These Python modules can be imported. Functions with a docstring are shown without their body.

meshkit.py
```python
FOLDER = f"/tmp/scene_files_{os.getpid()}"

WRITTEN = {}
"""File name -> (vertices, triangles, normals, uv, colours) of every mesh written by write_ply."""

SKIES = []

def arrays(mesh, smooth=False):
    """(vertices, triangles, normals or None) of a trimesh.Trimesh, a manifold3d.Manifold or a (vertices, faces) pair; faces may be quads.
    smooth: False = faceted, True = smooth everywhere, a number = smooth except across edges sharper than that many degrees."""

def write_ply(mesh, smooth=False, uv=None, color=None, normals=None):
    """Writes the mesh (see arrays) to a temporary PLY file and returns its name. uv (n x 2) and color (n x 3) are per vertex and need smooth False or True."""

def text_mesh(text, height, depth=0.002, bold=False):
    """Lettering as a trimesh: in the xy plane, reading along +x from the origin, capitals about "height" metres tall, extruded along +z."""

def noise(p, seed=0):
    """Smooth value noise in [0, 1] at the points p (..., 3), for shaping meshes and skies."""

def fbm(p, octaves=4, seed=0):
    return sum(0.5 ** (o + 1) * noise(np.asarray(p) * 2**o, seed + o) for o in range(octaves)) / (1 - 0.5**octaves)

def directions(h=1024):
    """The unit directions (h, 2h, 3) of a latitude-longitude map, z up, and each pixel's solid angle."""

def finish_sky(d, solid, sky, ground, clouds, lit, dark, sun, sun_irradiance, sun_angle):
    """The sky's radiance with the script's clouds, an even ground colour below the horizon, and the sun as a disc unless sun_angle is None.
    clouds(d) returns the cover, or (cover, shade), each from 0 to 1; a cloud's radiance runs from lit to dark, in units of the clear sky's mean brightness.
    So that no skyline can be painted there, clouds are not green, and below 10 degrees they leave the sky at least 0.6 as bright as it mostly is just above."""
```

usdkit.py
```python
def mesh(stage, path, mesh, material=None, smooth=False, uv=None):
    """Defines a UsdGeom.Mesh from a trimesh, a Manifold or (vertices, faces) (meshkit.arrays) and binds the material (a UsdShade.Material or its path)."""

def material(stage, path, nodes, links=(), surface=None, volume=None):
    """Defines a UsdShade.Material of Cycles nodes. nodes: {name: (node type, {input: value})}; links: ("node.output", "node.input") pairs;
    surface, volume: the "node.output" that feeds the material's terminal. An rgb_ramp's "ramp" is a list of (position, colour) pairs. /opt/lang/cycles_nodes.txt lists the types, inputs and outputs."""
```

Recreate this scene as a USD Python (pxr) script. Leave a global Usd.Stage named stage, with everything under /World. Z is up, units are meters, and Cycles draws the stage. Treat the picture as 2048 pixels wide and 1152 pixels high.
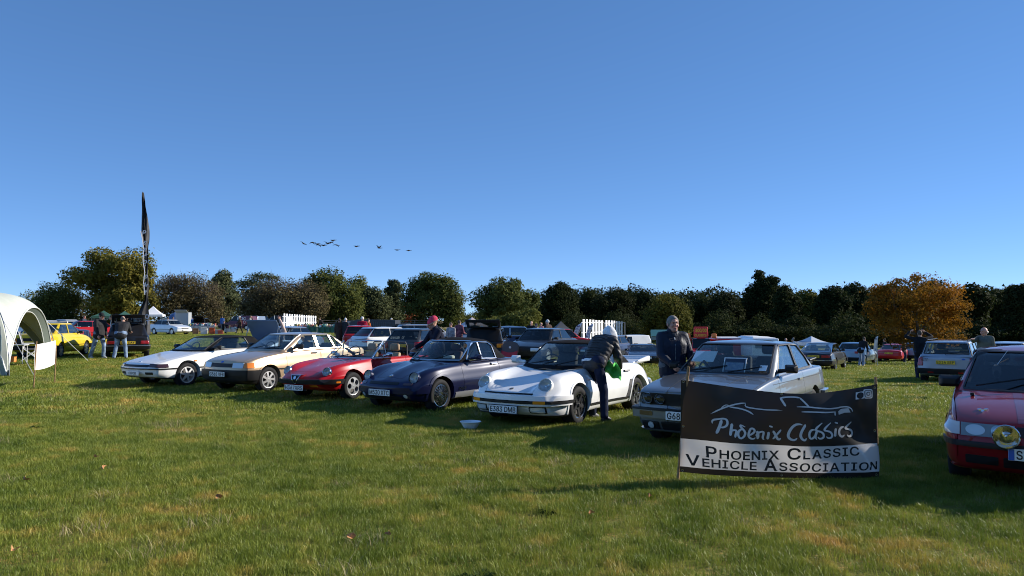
import math, numpy as np, trimesh, usdkit, meshkit
from pxr import Usd, UsdGeom, UsdLux, UsdShade, Gf, Sdf, Vt
from manifold3d import Manifold, Mesh as MMesh, CrossSection, FillRule
from scipy.interpolate import PchipInterpolator
PI = math.pi
stage = Usd.Stage.CreateInMemory()
UsdGeom.SetStageUpAxis(stage, UsdGeom.Tokens.z); UsdGeom.SetStageMetersPerUnit(stage, 1.0)
UsdGeom.Xform.Define(stage, '/World')
# ---------------------------------------------------------------- camera, sky, sun, exposure
EYE, FPX, HORIZON = 1.68, 1507.0, 639.9            # eye height, focal length and horizon row of the 2048 x 1152 photograph
PITCH = math.atan((HORIZON - 576) / FPX)
cam = UsdGeom.Camera.Define(stage, '/World/camera')
cam.CreateHorizontalApertureAttr(36.0); cam.CreateFocalLengthAttr(36.0 * FPX / 2048)
cam.AddTranslateOp().Set(Gf.Vec3d(0, 0, EYE)); cam.AddRotateXOp().Set(90 + math.degrees(PITCH))
cam.CreateExposureAttr(0.5)
SUN_AZ, SUN_EL = math.radians(75.0), math.radians(24.0)
SUN = np.array([math.sin(SUN_AZ) * math.cos(SUN_EL), math.cos(SUN_AZ) * math.cos(SUN_EL), math.sin(SUN_EL)])
usdkit.material(stage, '/World/Looks/sky', {
    'sky': ('sky_texture', {'sky_type': 'single_scattering', 'sun_disc': False, 'sun_elevation': SUN_EL, 'sun_rotation': SUN_AZ, 'altitude': 50.0, 'air_density': 0.45, 'aerosol_density': 0.0, 'ozone_density': 3.0}),
    'h': ('hsv', {'saturation': 1.15}), 'gm': ('gamma', {'gamma': .6}), 'mx': ('mix', {'mix_type': 'multiply', 'fac': 1.0, 'color2': (1.12, 1.43, 1.88)}),
    'b': ('background_shader', {'strength': 0.124})}, [('sky.color', 'h.color'), ('h.color', 'gm.color'), ('gm.color', 'mx.color1'), ('mx.color', 'b.color')], surface='b.background')
dome = UsdLux.DomeLight.Define(stage, '/World/sky')
UsdShade.MaterialBindingAPI.Apply(dome.GetPrim()).Bind(UsdShade.Material.Get(stage, '/World/Looks/sky'))
dome.GetPrim().SetCustomDataByKey('kind', 'structure')
sun = UsdLux.DistantLight.Define(stage, '/World/sun')
sun.CreateIntensityAttr(1.25); sun.CreateAngleAttr(0.5); sun.CreateNormalizeAttr(True); sun.CreateColorAttr(Gf.Vec3f(1.0, 0.94, 0.85))
sun.AddRotateZOp().Set(-math.degrees(SUN_AZ)); sun.AddRotateXOp().Set(-(90 - math.degrees(SUN_EL)))
# ---------------------------------------------------------------- helpers
def at(px, py, d):
    """The point seen at photograph pixel (px, py) at depth d metres."""
    a, b = (px - 1024) / FPX, -(py - 576) / FPX
    y, z = math.cos(PITCH) - b * math.sin(PITCH), math.sin(PITCH) + b * math.cos(PITCH)
    return np.array([a * d / y, d, EYE + z * d / y])
def sstep(t): t = np.clip(t, 0, 1); return t * t * (3 - 2 * t)
def zg(x, y):
    """Height of the field: nearly flat, rising a little to the left and dipping to the right beyond the front row."""
    x, y = np.asarray(x, float), np.asarray(y, float)
    return sstep((-x - 5) / 10) * (.17 * sstep((y - 22) / 8) + .0036 * np.clip(y - 30, 0, 110)) - .033 * np.clip(y - 15, 0, 46) * sstep(x / 9)
def gnd(px, py):
    """The point of the ground seen at a pixel."""
    b = -(py - 576) / FPX
    y, z = math.cos(PITCH) - b * math.sin(PITCH), math.sin(PITCH) + b * math.cos(PITCH); h = 0.0
    for _ in range(60): p = at(px, py, (h - EYE) * y / z); h += .5 * (float(zg(p[0], p[1])) - h)
    p[2] = float(zg(p[0], p[1])); return p
_used = {}
def numbered(parent, name):
    k = (parent, name); n = _used.get(k, 0); _used[k] = n + 1
    return f'{parent}/{name}' if n == 0 else f'{parent}/{name}_{n:03d}'
def tag(o, label=None, cat=None, group=None, kind=None):
    o = o.GetPrim() if hasattr(o, 'GetPrim') else o
    for k, v in (('label', label), ('category', cat), ('group', group), ('kind', kind)):
        if v: o.SetCustomDataByKey(k, v)
    return o
def path_of(p): return '/World' if p is None else str((p.GetPrim() if hasattr(p, 'GetPrim') else p).GetPath())
def obj(name, mesh, m, parent=None, smooth=False, label=None):
    o = usdkit.mesh(stage, numbered(path_of(parent), name), mesh, m, smooth=smooth).GetPrim()
    if label: o.SetCustomDataByKey('label', label)
    return o
def thing(name, label, cat, loc=(0, 0, 0), rz=0.0, group=None):
    x = UsdGeom.Xform.Define(stage, numbered('/World', name)); x.AddTranslateOp().Set(Gf.Vec3d(*map(float, loc))); x.AddRotateZOp().Set(math.degrees(rz))
    return tag(x, label, cat, group)
def sub(name, parent): return UsdGeom.Xform.Define(stage, numbered(path_of(parent), name)).GetPrim()
def arr(m):
    v, f, _ = meshkit.arrays(m); return v, f
def cat(*ms):
    vs, fs, n = [], [], 0
    for m in ms:
        v, f = arr(m); vs.append(v); fs.append(f + n); n += len(v)
    return (np.vstack(vs), np.vstack(fs)) if vs else (np.zeros((0, 3)), np.zeros((0, 3), int))
def xf(m, loc=(0, 0, 0), R=None, s=1.0):
    v, f = arr(m); v = v * s
    if R is not None: v = v @ np.asarray(R).T
    return v + np.asarray(loc), f
def rot(axis, a):
    c, s = math.cos(a), math.sin(a)
    return np.array({'x': [[1, 0, 0], [0, c, -s], [0, s, c]], 'y': [[c, 0, s], [0, 1, 0], [-s, 0, c]], 'z': [[c, -s, 0], [s, c, 0], [0, 0, 1]]}[axis])
def man(v, f):
    m = Manifold(MMesh(np.asarray(v, np.float32), np.asarray(f, np.uint32)))
    return m
def bx(x0, x1, y0, y1, z0, z1): return Manifold.cube([x1 - x0, y1 - y0, z1 - z0]).translate([x0, y0, z0])
def rbx(x0, x1, y0, y1, z0, z1, r=.01, n=8):
    """A box with rounded edges."""
    s = Manifold.sphere(r, n)
    return Manifold.batch_hull([s.translate([x, y, z]) for x in (x0 + r, x1 - r) for y in (y0 + r, y1 - r) for z in (z0 + r, z1 - r)])
def ball(p, r, n=12): return Manifold.sphere(r, n).translate(list(map(float, p)))
def bone(p, q, rp, rq, n=10): return Manifold.batch_hull([ball(p, rp, n), ball(q, rq, n)])
def tube(pts, r, n=6):
    """A tube along a polyline; r a number or one per point."""
    p = np.asarray(pts, float); r = np.broadcast_to(r, (len(p),))
    t = np.gradient(p, axis=0); t /= np.linalg.norm(t, axis=1, keepdims=True) + 1e-12
    ref = np.array([0, 0, 1.0]) if abs(t[:, 2]).mean() < .8 else np.array([1.0, 0, 0])
    a = np.cross(t, ref); a /= np.linalg.norm(a, axis=1, keepdims=True) + 1e-12
    b = np.cross(t, a); ang = np.arange(n) * 2 * PI / n
    v = p[:, None] + r[:, None, None] * (np.cos(ang)[None, :, None] * a[:, None] + np.sin(ang)[None, :, None] * b[:, None])
    v = v.reshape(-1, 3); fs = []
    for i in range(len(p) - 1):
        for j in range(n):
            q = (i * n + j, i * n + (j + 1) % n, (i + 1) * n + (j + 1) % n, (i + 1) * n + j)
            fs += [(q[0], q[2], q[1]), (q[0], q[3], q[2])]
    k = len(v); v = np.vstack([v, p[0], p[-1]]); m = (len(p) - 1) * n
    for j in range(n):
        fs += [(k, j, (j + 1) % n), (k + 1, m + (j + 1) % n, m + j)]
    return v, np.array(fs)[:, ::-1]
def lathe(prof, n=24, axis='x'):
    """A surface of revolution of (radius, along) pairs about an axis through the origin."""
    prof = np.asarray(prof, float); ang = np.arange(n) * 2 * PI / n
    v = np.stack([np.broadcast_to(prof[:, 1:2], (len(prof), n)), prof[:, :1] * np.cos(ang), prof[:, :1] * np.sin(ang)], -1).reshape(-1, 3)
    fs = []
    for i in range(len(prof) - 1):
        for j in range(n):
            a, b, c, d = i * n + j, i * n + (j + 1) % n, (i + 1) * n + (j + 1) % n, (i + 1) * n + j
            fs += [(a, c, b), (a, d, c)]
    if axis == 'y': v = v[:, [1, 0, 2]]; fs = [f[::-1] for f in fs]
    if axis == 'z': v = v[:, [1, 2, 0]]
    return v, np.array(fs)
def prism(poly, h0, h1, view='z'):
    """A polygon extruded: view 'y' takes (x, z) points along y, 'x' takes (y, z) along x, 'z' takes (x, y) along z."""
    m = Manifold.extrude(CrossSection([np.asarray(poly, float)], FillRule.NonZero) if not isinstance(poly, CrossSection) else poly, abs(h1 - h0)).translate([0, 0, min(h0, h1)])
    if view == 'y': return m.transform(np.array([[1, 0, 0, 0], [0, 0, -1, 0], [0, 1, 0, 0]], float)).mirror([0, 1, 0])
    if view == 'x': return m.transform(np.array([[0, 0, 1, 0], [1, 0, 0, 0], [0, 1, 0, 0]], float))
    return m
def mir(m): return m.mirror([0, 1, 0])
_mats = {}
def mat(name, color, rough=.6, metal=0.0, coat=0.0, spec=.5, var=0.0, vscale=6.0, bump=0.0, bscale=60.0, sheen=0.0, space='object', trans=0.0, emit=0.0, color2=None, lo=.35, hi=.65):
    if name in _mats: return _mats[name]
    path = f'/World/Looks/{name}'
    N = {'p': ('principled_bsdf', {'base_color': color, 'roughness': rough, 'metallic': metal, 'coat_weight': coat, 'coat_roughness': .04, 'specular_ior_level': spec, 'sheen_weight': sheen, 'transmission_weight': trans})}
    L = []
    if emit: N['p'][1].update(emission_color=color, emission_strength=emit)
    if var or bump or color2 is not None:
        N['tc'] = ('texture_coordinate', {}) if space == 'object' else ('geometry', {})
        src = 'tc.object' if space == 'object' else 'tc.position'
    if var or color2 is not None:
        N['n'] = ('noise_texture', {'scale': vscale, 'detail': 5.0, 'roughness': .6})
        c = np.array(color)
        c2 = np.array(color2) if color2 is not None else np.clip(c * (1 + var), 0, 1)
        N['r'] = ('rgb_ramp', {'ramp': [(lo, tuple(c * (1 - var) if color2 is None else c)), (hi, tuple(c2))]})
        L += [(src, 'n.vector'), ('n.fac', 'r.fac'), ('r.color', 'p.base_color')]
    if bump:
        N['bn'] = ('noise_texture', {'scale': bscale, 'detail': 3.0}); N['b'] = ('bump', {'strength': bump, 'distance': .02})
        L += [(src, 'bn.vector'), ('bn.fac', 'b.height'), ('b.normal', 'p.normal')]
    _mats[name] = usdkit.material(stage, path, N, L, surface='p.BSDF')
    return _mats[name]
def paint(name, color, metal=0.0, rough=.38, coat=1.0):
    """Car paint: a coloured coat under clear lacquer with a trace of dust and orange peel."""
    if name in _mats: return _mats[name]
    c = np.array(color)
    _mats[name] = usdkit.material(stage, f'/World/Looks/{name}', {
        'tc': ('texture_coordinate', {}), 'n': ('noise_texture', {'scale': 2.3, 'detail': 6.0, 'roughness': .65}),
        'r': ('rgb_ramp', {'ramp': [(.3, tuple(c * .93)), (.7, tuple(np.clip(c * 1.04 + .004, 0, 1)))]}),
        'rr': ('map_range', {'from_min': .3, 'from_max': .8, 'to_min': .02, 'to_max': .10}),
        'bn': ('noise_texture', {'scale': 9.0, 'detail': 1.0}), 'b': ('bump', {'strength': .05, 'distance': .01}),
        'p': ('principled_bsdf', {'roughness': rough, 'metallic': metal, 'coat_weight': coat, 'coat_ior': 1.38, 'specular_ior_level': .15})},
        [('tc.object', 'n.vector'), ('n.fac', 'r.fac'), ('r.color', 'p.base_color'), ('n.fac', 'rr.value'), ('rr.result', 'p.coat_roughness'), ('tc.object', 'bn.vector'), ('bn.fac', 'b.height'), ('b.normal', 'p.coat_normal')], surface='p.BSDF')
    return _mats[name]
def glass(name, tint, f0=.045):
    """A clear pane: what lies behind shows through, with a Schlick reflection of the surroundings."""
    if name in _mats: return _mats[name]
    _mats[name] = usdkit.material(stage, f'/World/Looks/{name}', {
        't': ('transparent_bsdf', {'color': tint}), 'g': ('glossy_bsdf', {'color': (1, 1, 1), 'roughness': .01}), 'f': ('layer_weight', {'blend': .5}),
        'pw': ('math', {'math_type': 'power', 'value2': 5.0}), 'ma': ('math', {'math_type': 'multiply_add', 'value2': 1 - f0, 'value3': f0}), 'm': ('mix_closure', {})},
        [('f.facing', 'pw.value1'), ('pw.value', 'ma.value1'), ('ma.value', 'm.fac'), ('t.BSDF', 'm.closure1'), ('g.BSDF', 'm.closure2')], surface='m.closure')
    return _mats[name]
def leafmat(name, cols, trans=.25, rough=.6):
    """Foliage: a colour per leaf from a ramp, part of the light shining through."""
    if name in _mats: return _mats[name]
    _mats[name] = usdkit.material(stage, f'/World/Looks/{name}', {
        'g': ('geometry', {}), 'n': ('noise_texture', {'scale': .35, 'detail': 2.0}), 'a': ('math', {'math_type': 'multiply_add', 'value2': .6}),
        'ns': ('math', {'math_type': 'multiply_add', 'value2': 1.0, 'value3': -.3}), 'r': ('rgb_ramp', {'ramp': cols}),
        'p': ('principled_bsdf', {'roughness': .8, 'specular_ior_level': .08}), 't': ('translucent_bsdf', {}), 'm': ('mix_closure', {'fac': trans})},
        [('g.position', 'n.vector'), ('g.random_per_island', 'a.value1'), ('n.fac', 'ns.value1'), ('ns.value', 'a.value3'), ('a.value', 'r.fac'), ('r.color', 'p.base_color'), ('r.color', 't.color'), ('p.BSDF', 'm.closure1'), ('t.BSDF', 'm.closure2')], surface='m.closure')
    return _mats[name]
BLACK = mat('black_plastic', (.012, .012, .013), .45, var=.2, spec=.3)
RUBBER = mat('black_rubber', (.016, .016, .017), .75, var=.25, vscale=14, spec=.2)
CHROME = mat('chrome', (.78, .79, .80), .12, 1.0)
STEEL = mat('bare_steel', (.42, .43, .44), .35, 1.0, var=.1)
WHITEPLASTIC = mat('white_plastic', (.78, .78, .77), .5, var=.03)
DARKINT = mat('dark_interior', (.025, .026, .028), .8, var=.3)
WOOD = mat('stake_wood', (.30, .17, .075), .8, var=.35, vscale=18, bump=.3)
# ---------------------------------------------------------------- the field
rng = np.random.default_rng(11)
usdkit.material(stage, '/World/Looks/field', {
    'g': ('geometry', {}), 'n1': ('noise_texture', {'scale': .18, 'detail': 6.0, 'roughness': .65}), 'n2': ('noise_texture', {'scale': 1.7, 'detail': 5.0, 'roughness': .7}), 'n3': ('noise_texture', {'scale': 22.0, 'detail': 4.0, 'roughness': .7}),
    'a': ('math', {'math_type': 'multiply_add', 'value2': .55}), 'a2': ('math', {'math_type': 'multiply_add', 'value2': .45, 'value3': 0.0}), 'a3': ('math', {'math_type': 'multiply_add', 'value2': .5}),
    'r': ('rgb_ramp', {'ramp': [(.40, (0.0730, 0.0822, 0.0149)), (.62, (0.1409, 0.1519, 0.0242)), (.78, (0.2106, 0.1888, 0.0344)), (.92, (0.4515, 0.2680, 0.0687))]}),
    # the unmown margin under the trees: dry straw-coloured grass
    'sx': ('separate_xyz', {}), 'ed': ('noise_texture', {'scale': .05, 'detail': 4.0}), 'edm': ('math', {'math_type': 'multiply_add', 'value2': 40.0}), 'mr': ('map_range', {'from_min': 138.0, 'from_max': 150.0, 'clamp': True}),
    'dry': ('rgb_ramp', {'ramp': [(.35, (.10, .085, .035)), (.65, (.23, .17, .085))]}), 'mx': ('mix', {}),
    'bn': ('bump', {'strength': .6, 'distance': .05}), 'p': ('principled_bsdf', {'roughness': .85, 'specular_ior_level': .2})},
    [('g.position', 'n1.vector'), ('g.position', 'n2.vector'), ('g.position', 'n3.vector'), ('n2.fac', 'a2.value1'), ('n3.fac', 'a3.value1'), ('n1.fac', 'a.value1'), ('a2.value', 'a3.value3'), ('a3.value', 'a.value3'), ('a.value', 'r.fac'),
     ('g.position', 'sx.vector'), ('g.position', 'ed.vector'), ('ed.fac', 'edm.value1'), ('sx.y', 'edm.value3'), ('edm.value', 'mr.value'), ('n2.fac', 'dry.fac'), ('mr.result', 'mx.fac'), ('r.color', 'mx.color1'), ('dry.color', 'mx.color2'),
     ('n3.fac', 'bn.height'), ('bn.normal', 'p.normal'), ('mx.color', 'p.base_color')], surface='p.BSDF')
xs = np.concatenate([-np.geomspace(30, 900, 20)[::-1], np.linspace(-28, 28, 85), np.geomspace(30, 900, 20)]); ys = np.concatenate([-np.geomspace(5, 900, 16)[::-1], np.linspace(-4, 50, 82), np.geomspace(52, 1200, 26)])
gx, gy = np.meshgrid(xs, ys, indexing='ij')
gz = zg(gx, gy) + (meshkit.fbm(np.stack([gx * .12, gy * .12, gx * 0], -1), 3, 5) - .5) * .05 * np.exp(-((gx / 60) ** 2 + (gy / 80) ** 2))
nx, ny = gx.shape; idx = np.arange(nx * ny).reshape(nx, ny)
quads = np.stack([idx[:-1, :-1], idx[1:, :-1], idx[1:, 1:], idx[:-1, 1:]], -1).reshape(-1, 4)
tag(obj('ground', (np.stack([gx, gy, gz - .012], -1).reshape(-1, 3), quads), UsdShade.Material.Get(stage, '/World/Looks/field'), None, True), kind='structure')
# grass: tufts of real blades, dense near the eye
usdkit.material(stage, '/World/Looks/grass_blade', {
    'g': ('geometry', {}), 'n1': ('noise_texture', {'scale': .55, 'detail': 5.0, 'roughness': .65}), 'n2': ('noise_texture', {'scale': 2.4, 'detail': 5.0, 'roughness': .65}),
    'a': ('math', {'math_type': 'multiply_add', 'value2': .36, 'value3': -.32}), 'b': ('math', {'math_type': 'multiply_add', 'value2': .85}), 'c': ('math', {'math_type': 'multiply_add', 'value2': .75}),
    'r': ('rgb_ramp', {'ramp': [(.14, (0.0624, 0.1045, 0.0121)), (.36, (0.1453, 0.1981, 0.0225)), (.54, (0.2581, 0.2919, 0.0403)), (.70, (0.5580, 0.3635, 0.0871)), (.88, (1.000, 0.615, 0.208))]}),
    'p': ('principled_bsdf', {'roughness': .45, 'specular_ior_level': .35}), 't': ('translucent_bsdf', {}), 'm': ('mix_closure', {'fac': .3})},
    [('g.position', 'n1.vector'), ('g.position', 'n2.vector'), ('g.random_per_island', 'a.value1'), ('n1.fac', 'b.value1'), ('a.value', 'b.value3'), ('n2.fac', 'c.value1'), ('b.value', 'c.value3'), ('c.value', 'r.fac'),
     ('r.color', 'p.base_color'), ('r.color', 't.color'), ('p.BSDF', 'm.closure1'), ('t.BSDF', 'm.closure2')], surface='m.closure')
def blades(n, half, h0, h1, w, seed, lean=.5):
    r = np.random.default_rng(seed)
    cx, cy = r.uniform(-half, half, (2, n)); h = r.uniform(h0, h1, n) * (.55 + .9 * meshkit.noise(np.stack([cx * 9, cy * 9, cx * 0 + seed], -1)))
    az = r.uniform(0, 2 * PI, n); ln = np.abs(r.normal(0, lean, n)) * h + .1 * h
    dx, dy = np.cos(az), np.sin(az); fx = az + r.uniform(-1.2, 1.2, n) + PI / 2; wx, wy = np.cos(fx) * w / 2 * r.uniform(.6, 1.3, n), np.sin(fx) * w / 2
    z0 = cx * 0
    P = [np.stack([cx - wx, cy - wy, z0], -1), np.stack([cx + wx, cy + wy, z0], -1),
         np.stack([cx + dx * ln * .4 + wx * .8, cy + dy * ln * .4 + wy * .8, h * .62], -1), np.stack([cx + dx * ln * .4 - wx * .8, cy + dy * ln * .4 - wy * .8, h * .62], -1),
         np.stack([cx + dx * ln, cy + dy * ln, h * .95], -1)]
    v = np.stack(P, 1).reshape(-1, 3); o = np.arange(n)[:, None] * 5
    return v, np.vstack([o + [0, 1, 2], o + [0, 2, 3], o + [3, 2, 4]])
pi = UsdGeom.PointInstancer.Define(stage, '/World/grass')
tag(pi, 'short green and straw coloured grass covering the whole show field', 'grass', kind='stuff')
GM = UsdShade.Material.Get(stage, '/World/Looks/grass_blade')
protos = []
for k in range(5): protos.append(obj(f'patch_near', blades(1350, .3, .026, .058, .0034, k), GM, pi).GetPath())
for k in range(3): protos.append(obj(f'patch_far', blades(420, .42, .030, .062, .0095, 20 + k), GM, pi).GetPath())
for k in range(2): protos.append(obj(f'tuft_tall', blades(70, .10, .07, .13, .0045, 40 + k, .7), GM, pi).GetPath())
for k in range(2): protos.append(obj(f'patch_distant', blades(380, .9, .035, .07, .022, 60 + k), GM, pi).GetPath())
def rosette(n, L, w, seed):
    r = np.random.default_rng(seed); V, Fq = [], []
    for i in range(n):
        a = r.uniform(0, 2 * PI); l = L * r.uniform(.6, 1.1); d = np.array([math.cos(a), math.sin(a), 0]); s = np.array([-d[1], d[0], 0]) * w * r.uniform(.7, 1.2); h = r.uniform(.02, .06); o = d * .01 + [*r.normal(0, .02, 2), 0]; k = len(V)
        V += [o, o + d * l * .5 + s + [0, 0, h], o + d * l + [0, 0, h * .6], o + d * l * .5 - s + [0, 0, h]]; Fq += [(k, k + 1, k + 2), (k, k + 2, k + 3)]
    return np.array(V), np.array(Fq)
WM = leafmat('weed_leaves', [(0, (.020, .040, .012)), (1, (.060, .095, .025))], .2)
for k in range(2): protos.append(obj('weed', rosette(14, .11, .022, 80 + k), WM, pi).GetPath())
for k in range(2): protos.append(obj('straw_tuft', blades(60, .16, .05, .11, .0032, 90 + k, 1.1), mat('dead_straw', (.34, .27, .14), .7, var=.3, vscale=30), pi).GetPath())
pos, ids, rots, scl = [], [], [], []
def scatter(d0, d1, step, kinds, z=0.0, smin=.9, smax=1.15, keep=1.0):
    y = d0
    while y < d1:
        half = .74 * y + 1.2; x = -half
        while x < half:
            px, py = x + rng.uniform(-.4, .4) * step, y + rng.uniform(-.4, .4) * step
            if rng.random() < keep:
                pos.append((px, py, float(zg(px, py)) - .008)); ids.append(int(rng.choice(kinds))); rots.append(rng.uniform(0, 2 * PI)); scl.append(rng.uniform(smin, smax))
            x += step
        y += step
scatter(3.6, 13.5, .42, [0, 1, 2, 3, 4]); scatter(13.5, 34, .62, [5, 6, 7], smin=1.0, smax=1.25); scatter(34, 78, 1.55, [10, 11], smin=1.0, smax=1.25)
scatter(3.8, 16, .5, [8, 9], smin=.5, smax=1.15, keep=.32)
scatter(4.0, 18, .8, [12, 13], z=.022, smin=.5, smax=1.2, keep=.10); scatter(4.0, 22, .55, [14, 15], z=.004, smin=.6, smax=1.3, keep=.16)
pi.CreatePrototypesRel().SetTargets(protos)
pi.CreateProtoIndicesAttr(Vt.IntArray(ids)); pi.CreatePositionsAttr(Vt.Vec3fArray.FromNumpy(np.array(pos, np.float32)))
pi.CreateOrientationsAttr(Vt.QuathArray([Gf.Quath(math.cos(a / 2), 0, 0, math.sin(a / 2)) for a in rots]))
pi.CreateScalesAttr(Vt.Vec3fArray.FromNumpy(np.repeat(np.array(scl, np.float32)[:, None], 3, 1)))
# ---------------------------------------------------------------- trees
BARK = mat('bark', (.085, .065, .045), .9, var=.4, vscale=4, bump=.5, bscale=12, space='world')
OAK = leafmat('oak_leaves', [(.0, (0.1084, 0.1104, 0.0205)), (.5, (0.2710, 0.2138, 0.0412)), (.8, (0.4533, 0.2792, 0.0560)), (1, (0.6160, 0.3029, 0.0732))])
SHADEGREEN = leafmat('shaded_green_leaves', [(.0, (0.0216, 0.0318, 0.0102)), (.55, (0.0486, 0.0588, 0.0168)), (1, (0.0948, 0.0906, 0.0276))])  # right-hand wood: shade of the backlit trees put into the leaf colour
PARKGREEN = leafmat('park_green_leaves', [(.0, (0.0690, 0.0879, 0.0240)), (.55, (0.1553, 0.1628, 0.0400)), (1, (0.3018, 0.2507, 0.0653))])  # the same green made lighter in colour for the sunlit park trees
MIDGREEN = leafmat('mid_green_leaves', [(.0, (0.0862, 0.1022, 0.0252)), (.5, (0.2033, 0.2007, 0.0458)), (1, (0.3807, 0.2970, 0.0777))])
BROWN = leafmat('brown_twig_leaves', [(.0, (.070, .058, .026)), (.5, (.175, .142, .066)), (1, (.31, .245, .118))], .2)
PINE = leafmat('pine_needles', [(.0, (0.0641, 0.0784, 0.0343)), (.6, (0.1442, 0.1520, 0.0629)), (1, (0.2551, 0.2186, 0.0881))], .1)
WILLOW = leafmat('willow_leaves', [(.0, (0.0801, 0.0836, 0.0167)), (.5, (0.1690, 0.1531, 0.0317)), (1, (0.2851, 0.2165, 0.0493))])
ORANGE = leafmat('autumn_leaves', [(.0, (.13, .070, .012)), (.25, (.25, .125, .016)), (.5, (.40, .165, .018)), (.75, (.50, .155, .018)), (1, (.42, .090, .014))], .35)
REDBROWN = leafmat('red_brown_leaves', [(.0, (0.3622, 0.1366, 0.0606)), (1, (0.7972, 0.3029, 0.1327))])
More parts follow.
